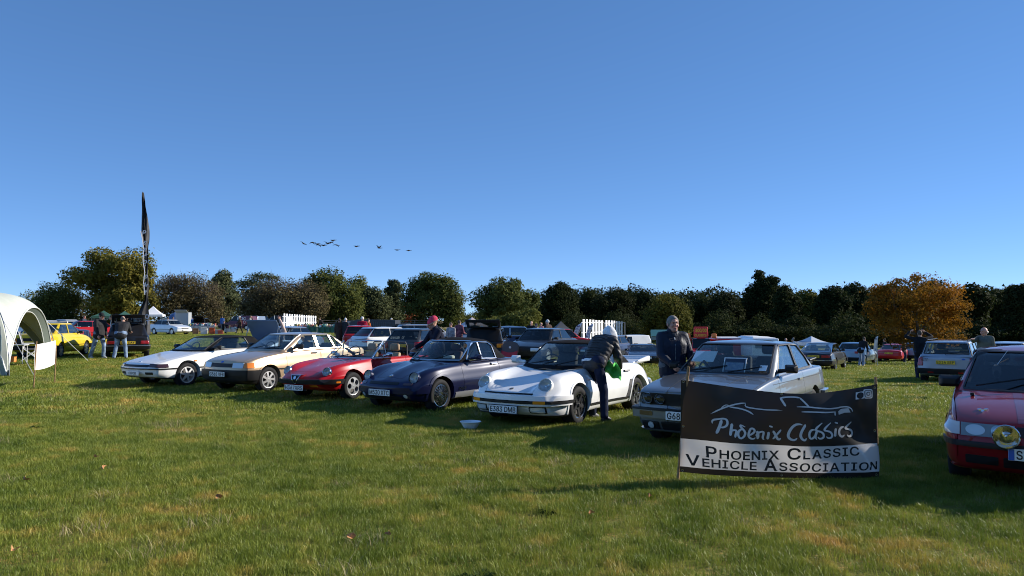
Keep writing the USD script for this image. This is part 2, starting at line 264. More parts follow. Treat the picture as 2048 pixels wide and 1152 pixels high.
def tree(name, label, cat_, d, base, lobes, m, n=7000, leaf=.42, seed=0, group=None, trunk=.35, gap=.42, flat=1.0, twigs=0, limbs=6, up=.35, depth=1.0, tcol=None, skirt=.8, grow=1.06):
    """lobes: (px, py, rx, ry) seen in the photograph at depth d; each becomes an ellipsoid shell of leaves set at its own depth."""
    n, leaf = int(n * 3.0), leaf * .62; r = np.random.default_rng(seed + 1000); b = at(base, HORIZON, d); b[2] = zg(b[0], b[1])
    t = thing(name, label, cat_, b, 0, group)
    L = []
    lobes = [(a, b_, c * grow, e * grow) for a, b_, c, e in lobes]
    if skirt:
        x0, x1, yb = min(l[0] - l[2] for l in lobes), max(l[0] + l[2] for l in lobes), HORIZON + EYE * FPX / d; w = (x1 - x0) / 2 * skirt; ys = max(l[1] + .6 * l[3] for l in lobes)
        lobes += [((x0 + x1) / 2 + q * w, yb - max(8, (yb - ys) * .45), w * .5, max(10, (yb - ys) * .75)) for q in (-.6, 0, .6)]
    for (px, py, rx, ry) in lobes:
        c = at(px, py, d) - b; s = d / FPX
        dep = max(rx, ry) * s * depth; c[1] += r.uniform(-.45, .45) * dep if len(lobes) > 1 else 0
        L.append((c, np.array([rx * s, dep * .95, ry * s])))
    A = np.array([l[1][0] * l[1][2] for l in L]); pick = r.choice(len(L), n, p=A / A.sum())
    C = np.array([l[0] for l in L])[pick]; R = np.array([l[1] for l in L])[pick]
    u = r.normal(size=(n, 3)); u /= np.linalg.norm(u, axis=1, keepdims=True)
    rad = r.uniform(.12, 1, n) ** .5
    # clumps: the crown's surface swells and sinks, and sinks leave gaps
    P0 = C + u * R
    clump = meshkit.fbm(P0 / (leaf * 6.5) + seed * 3.1, 3, seed)
    big = meshkit.fbm(P0 / 3.2 + seed * 7.7, 2, seed + 5)
    rad = rad * (.70 + .62 * big) * (.66 + .66 * clump) * (1 + .13 * np.abs(r.normal(size=n)) * (rad > .7))
    P = C + u * R * rad[:, None]
    keep = (clump > gap * r.uniform(.75, 1.25, n)) & (P[:, 2] > .25)
    P, u, R_ = P[keep], u[keep], R[keep]; n = len(P)
    nrm = u / (R_ / R_.mean(1, keepdims=True)); nrm /= np.linalg.norm(nrm, axis=1, keepdims=True)
    nrm = nrm * .65 + r.normal(size=(n, 3)) * .55 + [0, 0, up]; nrm[:, 2] *= 1 / flat; nrm /= np.linalg.norm(nrm, axis=1, keepdims=True)
    ta = np.cross(nrm, r.normal(size=(n, 3))); ta /= np.linalg.norm(ta, axis=1, keepdims=True); tb = np.cross(nrm, ta)
    sz = leaf * r.uniform(.7, 1.6, n)[:, None]
    q = np.stack([P - ta * sz * .55 - tb * sz * .3, P + ta * sz * .6, P + tb * sz * .55 - ta * sz * .1], 1).reshape(-1, 3)
    obj('crown', (q, np.arange(3 * n).reshape(-1, 3)), m, t)
    # trunk and limbs reach into the lobes
    low = min(l[0][2] - l[1][2] for l in L)
    top = max(l[0][2] for l in L); order = np.argsort([-a for a in A]); parts = []
    cz = np.average([l[0][2] for l in L], weights=A); cx = np.average([l[0][0] for l in L], weights=A)
    fork = np.array([cx * .35, 0, cz * .55]); parts.append(tube([(0, 0, -.1), (0, 0, .4), fork * .5 + r.normal(size=3) * .03 * cz, fork], [trunk * 1.35, trunk, trunk * .85, trunk * .7], 7))
    for i in list(order)[:limbs] if len(L) > 1 else []:
        c = L[i][0] + np.array([0, 0, .2 * L[i][1][2]]); mid = (fork + c) / 2 + r.normal(size=3) * .06 * cz
        parts.append(tube([fork - [0, 0, .1], mid, c], [trunk * .5, trunk * .32, trunk * .1], 5))
    if len(L) == 1: parts.append(tube([fork, L[0][0] + [0, 0, L[0][1][2] * .6]], [trunk * .7, trunk * .15], 6))
    obj('trunk', cat(*parts), tcol or BARK, t, 50)
    if twigs:
        i = r.choice(len(L), twigs, p=A / A.sum()); c = np.array([L[j][0] for j in i]); rr = np.array([L[j][1] for j in i])
        w = r.normal(size=(twigs, 3)); w[:, 2] = np.abs(w[:, 2]) * .9 + .1; w /= np.linalg.norm(w, axis=1, keepdims=True)
        s0 = c + w * rr * r.uniform(.35, .8, twigs)[:, None]; dirn = w * .5 + [0, 0, .55] + r.normal(size=(twigs, 3)) * .32; e0 = s0 + dirn * (rr.mean(1) * r.uniform(.22, .52, twigs))[:, None]
        side = np.cross(dirn, r.normal(size=(twigs, 3))); side /= np.linalg.norm(side, axis=1, keepdims=True); side *= .036 * d / 120
        v = np.stack([s0 - side, s0 + side, e0], 1).reshape(-1, 3)
        obj('twigs', (v, np.arange(twigs * 3).reshape(-1, 3)), mat('twig_bark', (.13, .095, .065), .9), t)
    return t
G1 = 'trees of the parkland edge'
tree('oak_tree', 'tallest spreading oak on the left turning olive and brown behind the feather flag', 'tree', 118, 236, [(198, 525, 34, 26), (178, 556, 34, 22), (262, 535, 40, 32), (232, 572, 50, 36), (290, 560, 20, 24), (258, 605, 48, 42), (205, 612, 32, 36), (292, 548, 22, 12), (300, 612, 20, 28), (222, 548, 26, 26)], OAK, 15000, .5, 1, trunk=.7, skirt=.42, grow=1.0, gap=.45)
tree('holm_oak_tree', 'low dark round evergreen tree left of the tallest oak', 'tree', 120, 118, [(112, 600, 38, 30), (138, 606, 22, 28), (95, 612, 24, 26)], PARKGREEN, 8000, .36, 2, gap=.3, trunk=.5)
tree('hawthorn_tree', 'thin pale bushy tree showing left of the dark round evergreen', 'tree', 150, 70, [(70, 602, 22, 20), (48, 610, 22, 14), (85, 620, 20, 20)], MIDGREEN, 2600, .4, 3, gap=.5, twigs=250)
tree('hawthorn_tree', 'thin greyish scrubby tree between the dark round evergreen and the oak', 'tree', 150, 165, [(165, 615, 22, 26), (180, 625, 20, 20)], BROWN, 2600, .4, 4, gap=.48, twigs=200)
tree('cherry_tree', 'wide brown twiggy tree right of the feather flag above the white gazebo', 'tree', 122, 372, [(345, 590, 40, 34), (395, 596, 44, 36), (370, 575, 36, 24), (330, 615, 26, 26), (410, 618, 34, 26), (372, 612, 50, 28)], BROWN, 11000, .34, 5, gap=.40, twigs=2600, trunk=.4)
tree('cypress_tree', 'dark conifer with pointed top between the two brown twiggy trees', 'tree', 140, 446, [(446, 556, 16, 14), (440, 576, 28, 18), (448, 600, 34, 26), (446, 630, 30, 24)], PINE, 7000, .45, 6, trunk=.45, gap=.36)
tree('cedar_tree', 'flat topped cedar with layered boughs behind the right brown twiggy tree', 'tree', 150, 512, [(525, 553, 26, 7), (545, 556, 10, 5), (492, 566, 24, 8), (515, 568, 34, 8), (500, 582, 34, 9), (528, 585, 34, 10), (495, 605, 40, 20), (530, 610, 40, 22)], PINE, 7000, .45, 7, trunk=.4, gap=.38, flat=.6, tcol=mat('pale_bark', (.22, .19, .16), .9, var=.3), skirt=.6)
tree('cherry_tree', 'wide brown twiggy tree behind the left white slatted sight screen', 'tree', 112, 576, [(560, 592, 44, 30), (600, 598, 38, 34), (535, 612, 40, 30), (622, 618, 32, 32), (575, 618, 50, 30), (500, 615, 26, 28)], BROWN, 12000, .34, 8, gap=.40, twigs=2600, trunk=.4)
tree('lime_tree', 'big dark green tree right of the left sight screen with a rounded top', 'tree', 125, 668, [(665, 565, 34, 22), (632, 572, 22, 20), (655, 590, 42, 34), (690, 592, 32, 34), (640, 618, 34, 34), (685, 625, 36, 30)], PARKGREEN, 13000, .45, 9, trunk=.6)
tree('lime_tree', 'olive green tree peeping out between the big dark tree and the pines', 'tree', 145, 716, [(714, 570, 20, 16), (718, 595, 24, 30), (715, 625, 24, 26)], MIDGREEN, 4000, .45, 10)
tree('pine_tree', 'squat dark pine group left of the tall thin pine', 'tree', 132, 746, [(742, 588, 20, 12), (752, 600, 24, 16), (735, 615, 22, 22), (758, 622, 22, 24)], PINE, 6000, .42, 11, flat=.8, gap=.36)
tree('scots_pine', 'tall thin Scots pine with sky showing through its broken crown', 'tree', 135, 787, [(786, 567, 10, 8), (792, 576, 12, 8), (780, 582, 10, 8), (792, 592, 14, 8), (778, 600, 12, 9), (796, 604, 12, 6), (784, 620, 20, 14), (790, 635, 22, 14)], PINE, 4600, .42, 12, flat=.7, trunk=.3, gap=.40, skirt=0)
tree('sycamore_tree', 'broad rounded dark green tree right of the tall thin pine', 'tree', 118, 868, [(850, 566, 26, 18), (885, 574, 30, 20), (845, 590, 36, 30), (890, 596, 36, 34), (860, 615, 50, 32), (905, 622, 24, 30), (822, 608, 20, 24), (872, 585, 30, 24)], PARKGREEN, 15000, .42, 13, trunk=.6)
tree('copper_beech', 'small reddish brown tree beneath the broad rounded tree', 'tree', 150, 815, [(815, 625, 18, 20), (828, 635, 18, 14)], REDBROWN, 2600, .4, 14, gap=.45)
tree('chestnut_tree', 'large dark tree right of the sky gap behind the pale pink gazebo', 'tree', 112, 1010, [(1005, 578, 30, 18), (1032, 570, 10, 10), (975, 600, 30, 22), (1010, 606, 40, 30), (1045, 615, 34, 28), (990, 628, 34, 22), (1060, 600, 22, 18)], PARKGREEN, 13000, .42, 15, trunk=.5)
tree('holly_bush', 'low light green bush filling the sky gap behind the pale pink gazebo', 'bush', 140, 945, [(940, 636, 28, 9), (965, 632, 22, 12), (915, 638, 20, 10)], MIDGREEN, 2600, .36, 16, gap=.36)
tree('hazel_bush', 'lighter yellow green bush at the foot of the large dark tree', 'bush', 98, 1045, [(1040, 640, 34, 16), (1000, 645, 26, 12), (1065, 632, 16, 14)], MIDGREEN, 3400, .34, 17, gap=.36)
G2 = 'dark trees of the shaded wood on the right'
SHADEMID = leafmat("shaded_mid_leaves", [(.0, (.018, .024, .008)), (.5, (.042, .048, .015)), (1, (.085, .078, .026))])  # mid green darkened in colour to stand for the backlit shade
wood = [(1120, 566, 30, 'ash_tree', 'raised crown standing first in the shaded wood right of the large dark tree', SHADEGREEN), (1180, 580, 30, 'ash_tree', 'lower crown in the shaded wood right above the white banner flag', SHADEGREEN),
        (1232, 578, 38, 'oak_tree', 'round olive tree in the shaded wood directly above the right sight screen', SHADEMID), (1290, 584, 32, 'ash_tree', 'shaded wood tree right of the right sight screen and left of the standing man', SHADEGREEN),
        (1345, 588, 34, 'ash_tree', 'shaded wood tree rising straight above the standing man', SHADEGREEN), (1400, 596, 34, 'ash_tree', 'lowest top in the shaded wood right of the standing man', SHADEGREEN),
        (1452, 588, 30, 'alder_tree', 'loose topped shaded wood tree above the silver coupe windscreen', SHADEMID), (1522, 556, 34, 'poplar_tree', 'tallest ragged tree of the shaded wood above the silver coupe roof', SHADEGREEN),
        (1575, 574, 26, 'alder_tree', 'shaded wood tree directly right of the tallest ragged one', SHADEGREEN), (1615, 582, 34, 'willow_tree', 'yellow green willow in the shaded wood right of the tallest tree', WILLOW),
        (1668, 576, 30, 'ash_tree', 'dark crown between the willow and the orange tree', SHADEGREEN), (1715, 570, 36, 'ash_tree', 'dark wood tree rising just left of the orange tree', SHADEGREEN),
        (1785, 566, 38, 'ash_tree', 'dark wood tree behind the left half of the orange tree', SHADEGREEN), (1862, 564, 36, 'ash_tree', 'dark wood tree behind the right half of the orange tree', SHADEGREEN),
        (1935, 572, 36, 'ash_tree', 'dark wood tree just right of the orange tree', SHADEGREEN), (1995, 580, 34, 'ash_tree', 'dark wood tree above the bald man on the right', SHADEGREEN), (2050, 566, 34, 'ash_tree', 'dark wood tree cut by the right edge of the picture', SHADEMID)]
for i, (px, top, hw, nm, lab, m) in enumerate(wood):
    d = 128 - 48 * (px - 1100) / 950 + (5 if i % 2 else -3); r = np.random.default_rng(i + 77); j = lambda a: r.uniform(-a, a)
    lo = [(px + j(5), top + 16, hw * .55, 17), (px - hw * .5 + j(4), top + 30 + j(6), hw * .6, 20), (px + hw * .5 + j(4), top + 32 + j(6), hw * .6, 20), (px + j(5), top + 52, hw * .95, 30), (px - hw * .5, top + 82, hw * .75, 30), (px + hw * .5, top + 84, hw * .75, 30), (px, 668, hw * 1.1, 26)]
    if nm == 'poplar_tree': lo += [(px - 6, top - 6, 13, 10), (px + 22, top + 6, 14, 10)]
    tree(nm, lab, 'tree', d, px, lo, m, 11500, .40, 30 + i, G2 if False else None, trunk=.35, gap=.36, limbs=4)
for i, px in enumerate(range(1080, 2110, 50)):                     # the second rank, seen only in the gaps
    d = 150 - 44 * (px - 1100) / 950; r = np.random.default_rng(i + 500); top = 584 + r.uniform(-8, 10)
    tree('wood_tree', 'tree of the wood behind the front rank, showing only in the gaps between crowns', 'tree', d, px, [(px, top + 26, 44, 28), (px + r.uniform(-20, 20), top + 66, 52, 50), (px, 660, 54, 40)], SHADEGREEN, 4600, .62, 80 + i, 'trees of the wood behind the front rank', gap=.22, limbs=2)
tree('thorn_bush', 'scrubby dark undergrowth bush below the left part of the shaded wood', 'bush', 104, 1190, [(1120, 655, 26, 14), (1150, 650, 30, 22), (1190, 658, 26, 14), (1230, 648, 28, 24), (1275, 660, 30, 14)], SHADEGREEN, 4000, .30, 120, gap=.3)
tree('thorn_bush', 'scrubby dark undergrowth bush below the middle of the shaded wood', 'bush', 92, 1480, [(1400, 660, 30, 14), (1440, 650, 28, 26), (1480, 664, 30, 12), (1515, 655, 26, 22), (1560, 664, 34, 14), (1600, 654, 28, 24)], SHADEGREEN, 4500, .30, 121, gap=.3)
tree('thorn_bush', 'scrubby dark undergrowth bush below the right end of the shaded wood', 'bush', 76, 1900, [(1660, 668, 40, 16), (1700, 656, 30, 30), (1760, 670, 40, 18), (1840, 668, 60, 20), (1930, 662, 34, 30), (1985, 672, 40, 18), (2040, 660, 34, 34)], SHADEGREEN, 5500, .30, 122, gap=.3)
tree('field_maple', 'small yellowing tree behind the shoulder of the standing man', 'tree', 78, 1338, [(1335, 618, 28, 24), (1355, 640, 26, 26), (1318, 645, 30, 26), (1368, 655, 16, 20)], leafmat('yellowing_leaves', [(.0, (0.071, 0.080, 0.017)), (.6, (0.173, 0.151, 0.026)), (1, (0.405, 0.237, 0.036))]), 6500, .28, 18, gap=.38)
tree('autumn_tree', 'rounded tree in bright orange autumn leaf at the right of the field', 'tree', 47, 1836, [(1838, 585, 50, 30), (1785, 605, 46, 36), (1885, 610, 46, 34), (1835, 630, 70, 40), (1770, 645, 34, 28), (1905, 640, 34, 26), (1800, 672, 40, 20), (1868, 672, 46, 22), (1832, 558, 10, 12), (1925, 612, 20, 14), (1748, 618, 20, 20), (1760, 580, 18, 12), (1900, 580, 22, 14), (1790, 565, 20, 10)], ORANGE, 11500, .19, 19, gap=.54, trunk=.2, twigs=240, skirt=0)

unseen_tree = None  # unseen trees behind the viewer, placed to dim sky light on the car fronts
for i, (az, d, s) in enumerate(((112, 46, 1.0), (128, 40, 1.1), (145, 44, .95), (160, 38, 1.05), (178, 42, 1.15), (195, 38, 1.0), (212, 43, 1.1), (228, 40, 1.0), (245, 46, 1.05))):
    a = math.radians(az); x, y = d * math.sin(a), d * math.cos(a); lab = 'unseen tree out of view behind the viewer, dimming sky light on the cars and mirrored in their lamps'
    if unseen_tree is None:
        unseen_tree = tree('lime_tree', lab, 'tree', 44, 1024, [(1024, 380, 190, 130), (930, 480, 150, 140), (1120, 480, 150, 140), (1024, 560, 220, 110)], MIDGREEN, 5200, .85, 300, 'unseen trees behind the viewer', trunk=.5, gap=.25)
        unseen_tree.GetAttribute('xformOp:translate').Set(Gf.Vec3d(x, y, 0))
    else:
        q = thing('lime_tree', lab, 'tree', (x, y, 0), i * 1.1, 'unseen trees behind the viewer'); UsdGeom.Xformable(q).AddScaleOp().Set(Gf.Vec3f(s, s, s)); q.GetReferences().AddInternalReference(unseen_tree.GetPath()); q.SetInstanceable(True)
        tag(q, lab, 'tree', 'unseen trees behind the viewer')
# ---------------------------------------------------------------- cars
from manifold3d import JoinType
GLASS = glass('window_glass', (.88, .92, .91)); GLASS_DARK = glass('tinted_glass', (.50, .54, .56)); LENS = glass('lamp_glass', (.95, .96, .96))
AMBER = mat('amber_lens', (.75, .22, .015), .15, coat=1); REDLENS = mat('red_lens', (.32, .012, .012), .15, coat=1); SMOKE = mat('smoked_lens', (.05, .02, .02), .12, coat=1); CLEARLENS = mat('clear_lens', (.60, .63, .64), .12, metal=.25, coat=1); BOWL = mat('lamp_bowl_mirror', (.80, .80, .74), .07, 1.0)
MIRRORGLASS = mat('mirror_glass', (.85, .86, .87), .03, 1.0); SILVER = mat('rim_silver', (.58, .59, .60), .32, .8, var=.05); RIMBLACK = mat('rim_black', (.02, .02, .021), .35, coat=.4)
DISC = mat('brake_disc', (.10, .095, .09), .5, .6, var=.3); PLATEW = mat('plate_white', (.76, .76, .74), .35); PLATEY = mat('plate_yellow', (.80, .53, .035), .35); PLATEB = mat('plate_blue', (.02, .10, .42), .35); PLATETXT = mat('plate_letters', (.012, .012, .014), .5)
FABRICTOP = mat('soft_top_fabric', (.010, .010, .011), .9, var=.3, vscale=5, bump=.3, bscale=120, spec=.12)
SEATDARK = mat('seat_dark_cloth', (.035, .037, .042), .9, var=.3, vscale=20); SEATTAN = mat('seat_tan_leather', (.36, .24, .13), .55, var=.2); SEATGREY = mat('seat_grey_cloth', (.16, .165, .17), .9, var=.2); SEATRED = mat('seat_maroon_leather', (.10, .035, .032), .55, var=.2)
PAPER = mat('paper_sheet', (.72, .72, .70), .7)
def K(k):
    if np.isscalar(k): return lambda s: np.full(np.shape(s), float(k)) if np.ndim(s) else float(k)
    a = np.array(k, float); p = PchipInterpolator(a[:, 0], a[:, 1])
    return lambda s: p(np.clip(s, a[0, 0], a[-1, 0]))
def KL(k):
    a = np.array(k, float)
    def f(z):
        z = np.asarray(z, float); y = np.interp(z, a[:, 0], a[:, 1])
        y = np.where(z < a[0, 0], a[0, 1] + (z - a[0, 0]) * (a[1, 1] - a[0, 1]) / (a[1, 0] - a[0, 0]), y)
        return np.where(z > a[-1, 0], a[-1, 1] + (z - a[-1, 0]) * (a[-1, 1] - a[-2, 1]) / (a[-1, 0] - a[-2, 0]), y)
    return f
def closed(rings, caps):
    """Joins rings of equal length into one closed solid; caps = (tip rings at the start, at the end) end in a single point."""
    v = np.vstack(rings); n = len(rings[0]); m = len(rings); fs = []
    i, j = np.meshgrid(np.arange(m - 1), np.arange(n), indexing='ij'); j2 = (j + 1) % n
    q = np.stack([i * n + j, i * n + j2, (i + 1) * n + j2, (i + 1) * n + j], -1).reshape(-1, 4)
    fs.append(np.vstack([q[:, [0, 1, 2]], q[:, [0, 2, 3]]]))
    k = len(v); v = np.vstack([v, caps[0], caps[1]]); j = np.arange(n)
    fs.append(np.stack([np.full(n, k), (j + 1) % n, j], -1)); fs.append(np.stack([np.full(n, k + 1), (m - 1) * n + j, (m - 1) * n + (j + 1) % n], -1))
    s = man(v, np.vstack(fs))
    if s.volume() < 0: s = man(v, np.vstack(fs)[:, ::-1])
    return s
class Shape:
    def __init__(self, C):
        self.C = C; self.L = C['L']; self.cb, self.cg = {}, {}
        for k, d in (('w', None), ('zb', None), ('zt', None), ('zc', None), ('zm', .5), ('ti', .05), ('tk', .06), ('rs', .06), ('yc', 0.0), ('zh', 0.0), ('yh', .5)): setattr(self, k, K(C.get(k, d)))
        self.front, self.rear = KL(C['front']), KL(C['rear']); self.n = C.get('n', 60); self.er = C.get('er', .05)
    def section(self, s, ins):
        w, zb, zt, zc = float(self.w(s)) - ins, float(self.zb(s)) + ins, float(self.zt(s)) - ins, float(self.zc(s)) - ins
        rs, ti, tk = float(self.rs(s)), float(self.ti(s)), float(self.tk(s)); sub = self.C.get('sub', 4)
        rs = min(rs, (zc - zb) * .3); zm = min(max(float(self.zm(s)), zb + .12), zc - rs - .04); lo = min(zb + .11, zm - .03)
        yc = float(self.yc(s)) or 0; yc = (w - ins * 0 - yc) if yc else w - ti - rs
        zh = float(self.zh(s)); zh = (zh - ins) if zh else zt + (zc - zt) * .35
        yh = float(self.yh(s)) * yc
        P = [(0, zb), (.8 * w, zb), (w - tk - .02, zb + .015), (w - tk * .4, lo), (w, zm), (w - ti * .55, zm + (zc - rs - zm) * .6), (w - ti, zc - rs), (w - ti - .3 * rs, zc - .28 * rs), (yc, zc), (yh, zh), (0, zt)]
        P = np.array(P); t = np.concatenate([[0], np.cumsum(np.linalg.norm(np.diff(P, axis=0), axis=1) + 1e-4)])
        tt = np.concatenate([np.linspace(t[i], t[i + 1], (1 if i == 0 else sub), endpoint=False) for i in range(len(t) - 1)] + [[t[-1]]])
        return np.stack([PchipInterpolator(t, P[:, 0])(tt), PchipInterpolator(t, P[:, 1])(tt)], -1)
    def body(self, ins=0.0):
        key = round(ins, 4)
        if key in self.cb: return self.cb[key]
        L, er = self.L, self.er; e0, e1 = ins, L - ins; rings = []; B = np.radians([90, 68, 45, 22])
        st = [(e0 + er * (1 - math.sin(b)), er * (1 - math.cos(b))) for b in B] + [(s, 0) for s in np.linspace(e0 + er, e1 - er, self.n)] + [(e1 - er * (1 - math.sin(b)), er * (1 - math.cos(b))) for b in B[::-1]]
        wf, wr = float(self.w(.3)), float(self.w(L - .3))
        def place(s, yz):
            y, z = yz[:, 0], yz[:, 1]
            a = np.clip(1 - (s - e0) / .65, 0, 1) ** 1.5; b = np.clip(1 - (e1 - s) / .65, 0, 1) ** 1.5
            x = s + a * (self.front(z) + self.C.get('pf', .1) * np.clip(np.abs(y) / wf, 0, 1.1) ** 2.4) - b * (self.rear(z) + self.C.get('pr', .06) * np.clip(np.abs(y) / wr, 0, 1.1) ** 2.4)
            return np.stack([L / 2 - x, y, z], -1)
        for i, (s, ex) in enumerate(st):
            h = self.section(s, ins + ex); full = np.vstack([h, h[-2:0:-1] * [-1, 1]])
            if i == 0: c0 = np.array([0, (full[:, 1].min() + full[:, 1].max()) / 2]); rings += [place(s, c0 + (full - c0) * k) for k in (.2, .45, .7, .9)]; tip0 = place(s, c0[None])
            rings.append(place(s, full))
            if i == len(st) - 1: c1 = np.array([0, (full[:, 1].min() + full[:, 1].max()) / 2]); rings += [place(s, c1 + (full - c1) * k) for k in (.9, .7, .45, .2)]; tip1 = place(s, c1[None])
        self.cb[key] = closed(rings, (tip0, tip1)); return self.cb[key]
    def cabin(self, d=0.0, zlow=None):
        key = (round(d, 4), zlow)
        if key in self.cg: return self.cg[key]
        G = self.C['G']; gf, gr, gw = KL(G['gf']), KL(G['gr']), KL(G['gw']); zl = G['zb'] - .12 if zlow is None else zlow
        zt, re, cf, cr, rf, rr, crown, sl = G['zr'] - d - G.get('crown', .04), G.get('re', .06), G.get('cf', .15), G.get('cr', .08), G.get('rf', .10), G.get('rr', .10), G.get('crown', .04), G.get('slope', 0.0)
        def ring(z, ins):
            sf, sr, w = float(gf(z)) + ins, float(gr(z)) - ins, float(gw(z)) - ins; a = np.radians([22, 45, 68]); P = []
            y = np.linspace(-(w - rf), w - rf, 11); P += list(zip(sf + cf * (y / w) ** 2, y))
            q = sf + cf * ((w - rf) / w) ** 2; e = sf + cf + rf
            P += [(e - (e - q) * math.cos(b), w - rf + rf * math.sin(b)) for b in a]
            q2 = sr - cr * ((w - rr) / w) ** 2; e2 = sr - cr - rr
            P += [(s, w) for s in np.linspace(e, e2, 14)]
            P += [(e2 + (q2 - e2) * math.sin(b), w - rr + rr * math.cos(b)) for b in a]
            y = np.linspace(w - rr, -(w - rr), 11); P += list(zip(sr - cr * (y / w) ** 2, y))
            P += [(e2 + (q2 - e2) * math.cos(b), -(w - rr) - rr * math.sin(b)) for b in a]
            P += [(s, -w) for s in np.linspace(e2, e, 14)]
            P += [(e - (e - q) * math.sin(b), -(w - rf) - rf * math.cos(b)) for b in a]
            return np.array(P)
        rings = []; smid = (float(gf(zt)) + float(gr(zt))) / 2; z0 = G['zb']
        def put(P, z): zz = z + sl * (P[:, 0] - smid) * np.clip((z - z0) / (zt - z0), 0, 1.2); return np.stack([self.L / 2 - P[:, 0], P[:, 1], zz], -1)
        for z in np.linspace(zl, zt - re, 9): rings.append(put(ring(z, d), z))
        for b in np.radians([25, 50, 72, 90]): z = zt - re + re * math.sin(b); top = ring(z, d + re * (1 - math.cos(b))); rings.append(put(top, z))
        c = np.array([smid, 0.0])
        for k in (.8, .6, .4, .2): rings.append(put(c + (top - c) * k, zt + crown * (1 - k * k)))
        bot = ring(zl, d); cb = bot.mean(0)[None] * [1, 0]
        self.cg[key] = closed(rings, (put(cb, zl), put(c[None], zt + crown))); return self.cg[key]
    def P(self, poly): return [(self.L / 2 - s, z) for s, z in poly]
    def prism(self, view, poly, side=0, grow=0.0, lim=None):
        L = self.L
        if view in 'FR':
            cs = poly
        else: cs = self.P(poly)
        cs = CrossSection([np.asarray(cs, float)], FillRule.EvenOdd)
        if cs.area() < 0 or cs.is_empty(): cs = CrossSection([np.asarray(cs, float)[::-1]], FillRule.NonZero)
        if grow: cs = cs.offset(grow, JoinType.Round)
        if view == 'F': return prism(cs, L / 2 - (lim or .9), L / 2 + .4, 'x')
        if view == 'R': return prism(cs, -L / 2 - .4, -L / 2 + (lim or .9), 'x')
        if view == 'T': return prism(cs, .3, 2.0, 'z')
        y0, y1 = (.3, 1.3) if side > 0 else (-1.3, -.3)
        return prism(cs, y0, y1, 'y')
    def patch(self, view, poly, t=.012, side=1, inner=.006, lim=None):
        return (self.body(-t) - self.body(inner)) ^ self.prism(view, poly, side, lim=lim)
def circ(y, z, r, n=20, sq=1.0): return [(y + r * math.cos(a), z + r * sq * math.sin(a)) for a in np.arange(n) * 2 * PI / n]
def rect(a0, a1, b0, b1, r=.012):
    out = []
    for cx, cy, q in ((a1 - r, b0 + r, -90), (a1 - r, b1 - r, 0), (a0 + r, b1 - r, 90), (a0 + r, b0 + r, 180)):
        out += [(cx + r * math.cos(math.radians(q + k)), cy + r * math.sin(math.radians(q + k))) for k in (0, 30, 60, 90)]
    return out
def flip(poly): return [(-a, b) for a, b in poly][::-1]
# wheels ------------------------------------------------------------------------------------------
_wheelcache = {}
def wheel_meshes(style, R, tw, Rr, n=28):
    key = (style, R, tw, Rr, n)
    if key in _wheelcache: return _wheelcache[key]
    t = tw; ty = lathe([(Rr - .004, -.008), (Rr + .012, -.002), (Rr + .3 * (R - Rr), .006), (R - .030, .002), (R - .012, -.012), (R - .003, -.035), (R, -.06), (R, -t + .05), (R - .012, -t + .01), (Rr + .02, -t), (Rr - .004, -t + .01), (Rr - .004, -.008)], n, 'y')
    bar = lathe([(Rr - .003, -.004), (Rr + .004, -.002), (Rr - .010, -.012), (Rr - .016, -.05), (Rr - .03, -.10), (Rr - .03, -t + .01)], n, 'y')
    c = lambda r, m=24: CrossSection.circle(r, m)
    def spokes(k, w0, w1, twist=0.0, r0=.03, r1=None, ph=0.0):
        out = CrossSection(); r1 = r1 or Rr - .008
        for i in range(k):
            a = 2 * PI * i / k + ph; b = a + twist; u0, u1 = np.array([math.cos(a), math.sin(a)]), np.array([math.cos(b), math.sin(b)]); n0, n1 = np.array([-u0[1], u0[0]]), np.array([-u1[1], u1[0]])
            out = out + CrossSection([np.array([u0 * r0 - n0 * w0, u1 * r1 - n1 * w1, u1 * r1 + n1 * w1, u0 * r0 + n0 * w0])], FillRule.NonZero)
        return out
    ring = c(Rr - .002, n) - c(Rr - .022, n)
    if style == 'six': f = ring + spokes(6, .030, .017) + c(.062)
    elif style == 'five': f = ring + spokes(5, .034, .026) + c(.07)
    elif style == 'swirl': f = ring + spokes(7, .022, .030, .42) + c(.075)
    elif style == 'holes': f = c(Rr - .004, n) - sum((CrossSection([np.array(circ(math.cos(a) * .62 * Rr, math.sin(a) * .62 * Rr, .055, 14))], FillRule.NonZero) for a in np.arange(5) * 2 * PI / 5 + .3), CrossSection())
    elif style == 'lattice': f = ring + spokes(18, .0045, .0045, .34, .05) + spokes(18, .0045, .0045, -.34, .05) + c(.062)
    elif style == 'fuchs': f = ring + spokes(5, .030, .022, 0, .03, Rr - .02) + c(.066)
    elif style == 'basket': f = ring + spokes(14, .006, .006, .22, .05) + spokes(14, .006, .006, -.22, .05) + c(.065)
    else: f = (c(Rr - .004, n) - sum((CrossSection([np.array(circ(math.cos(a) * .8 * Rr, math.sin(a) * .8 * Rr, .018, 8))], FillRule.NonZero) for a in np.arange(12) * PI / 6), CrossSection()))
    fm = Manifold.extrude(f, .022).transform(np.array([[1, 0, 0, 0], [0, 0, 1, 0], [0, 1, 0, 0]], float))
    v, fa = arr(fm); 
    if fm.volume() < 0: fa = fa[:, ::-1]
    v = v.copy(); rr = np.hypot(v[:, 0], v[:, 2]); v[:, 1] += -.030 + (.014 if style != 'fuchs' else -.02) * (1 - rr / Rr)
    cap = lathe([(0, .004), (.026, .002), (.030, -.010), (.030, -.03)], 14, 'y'); disc = lathe([(0, -.075), (Rr - .05, -.075), (Rr - .05, -.09), (0, -.09)], 20, 'y')
    _wheelcache[key] = (ty, cat(bar, (v, fa), cap), disc, cat(bar), cat((v, fa), cap)); return _wheelcache[key]
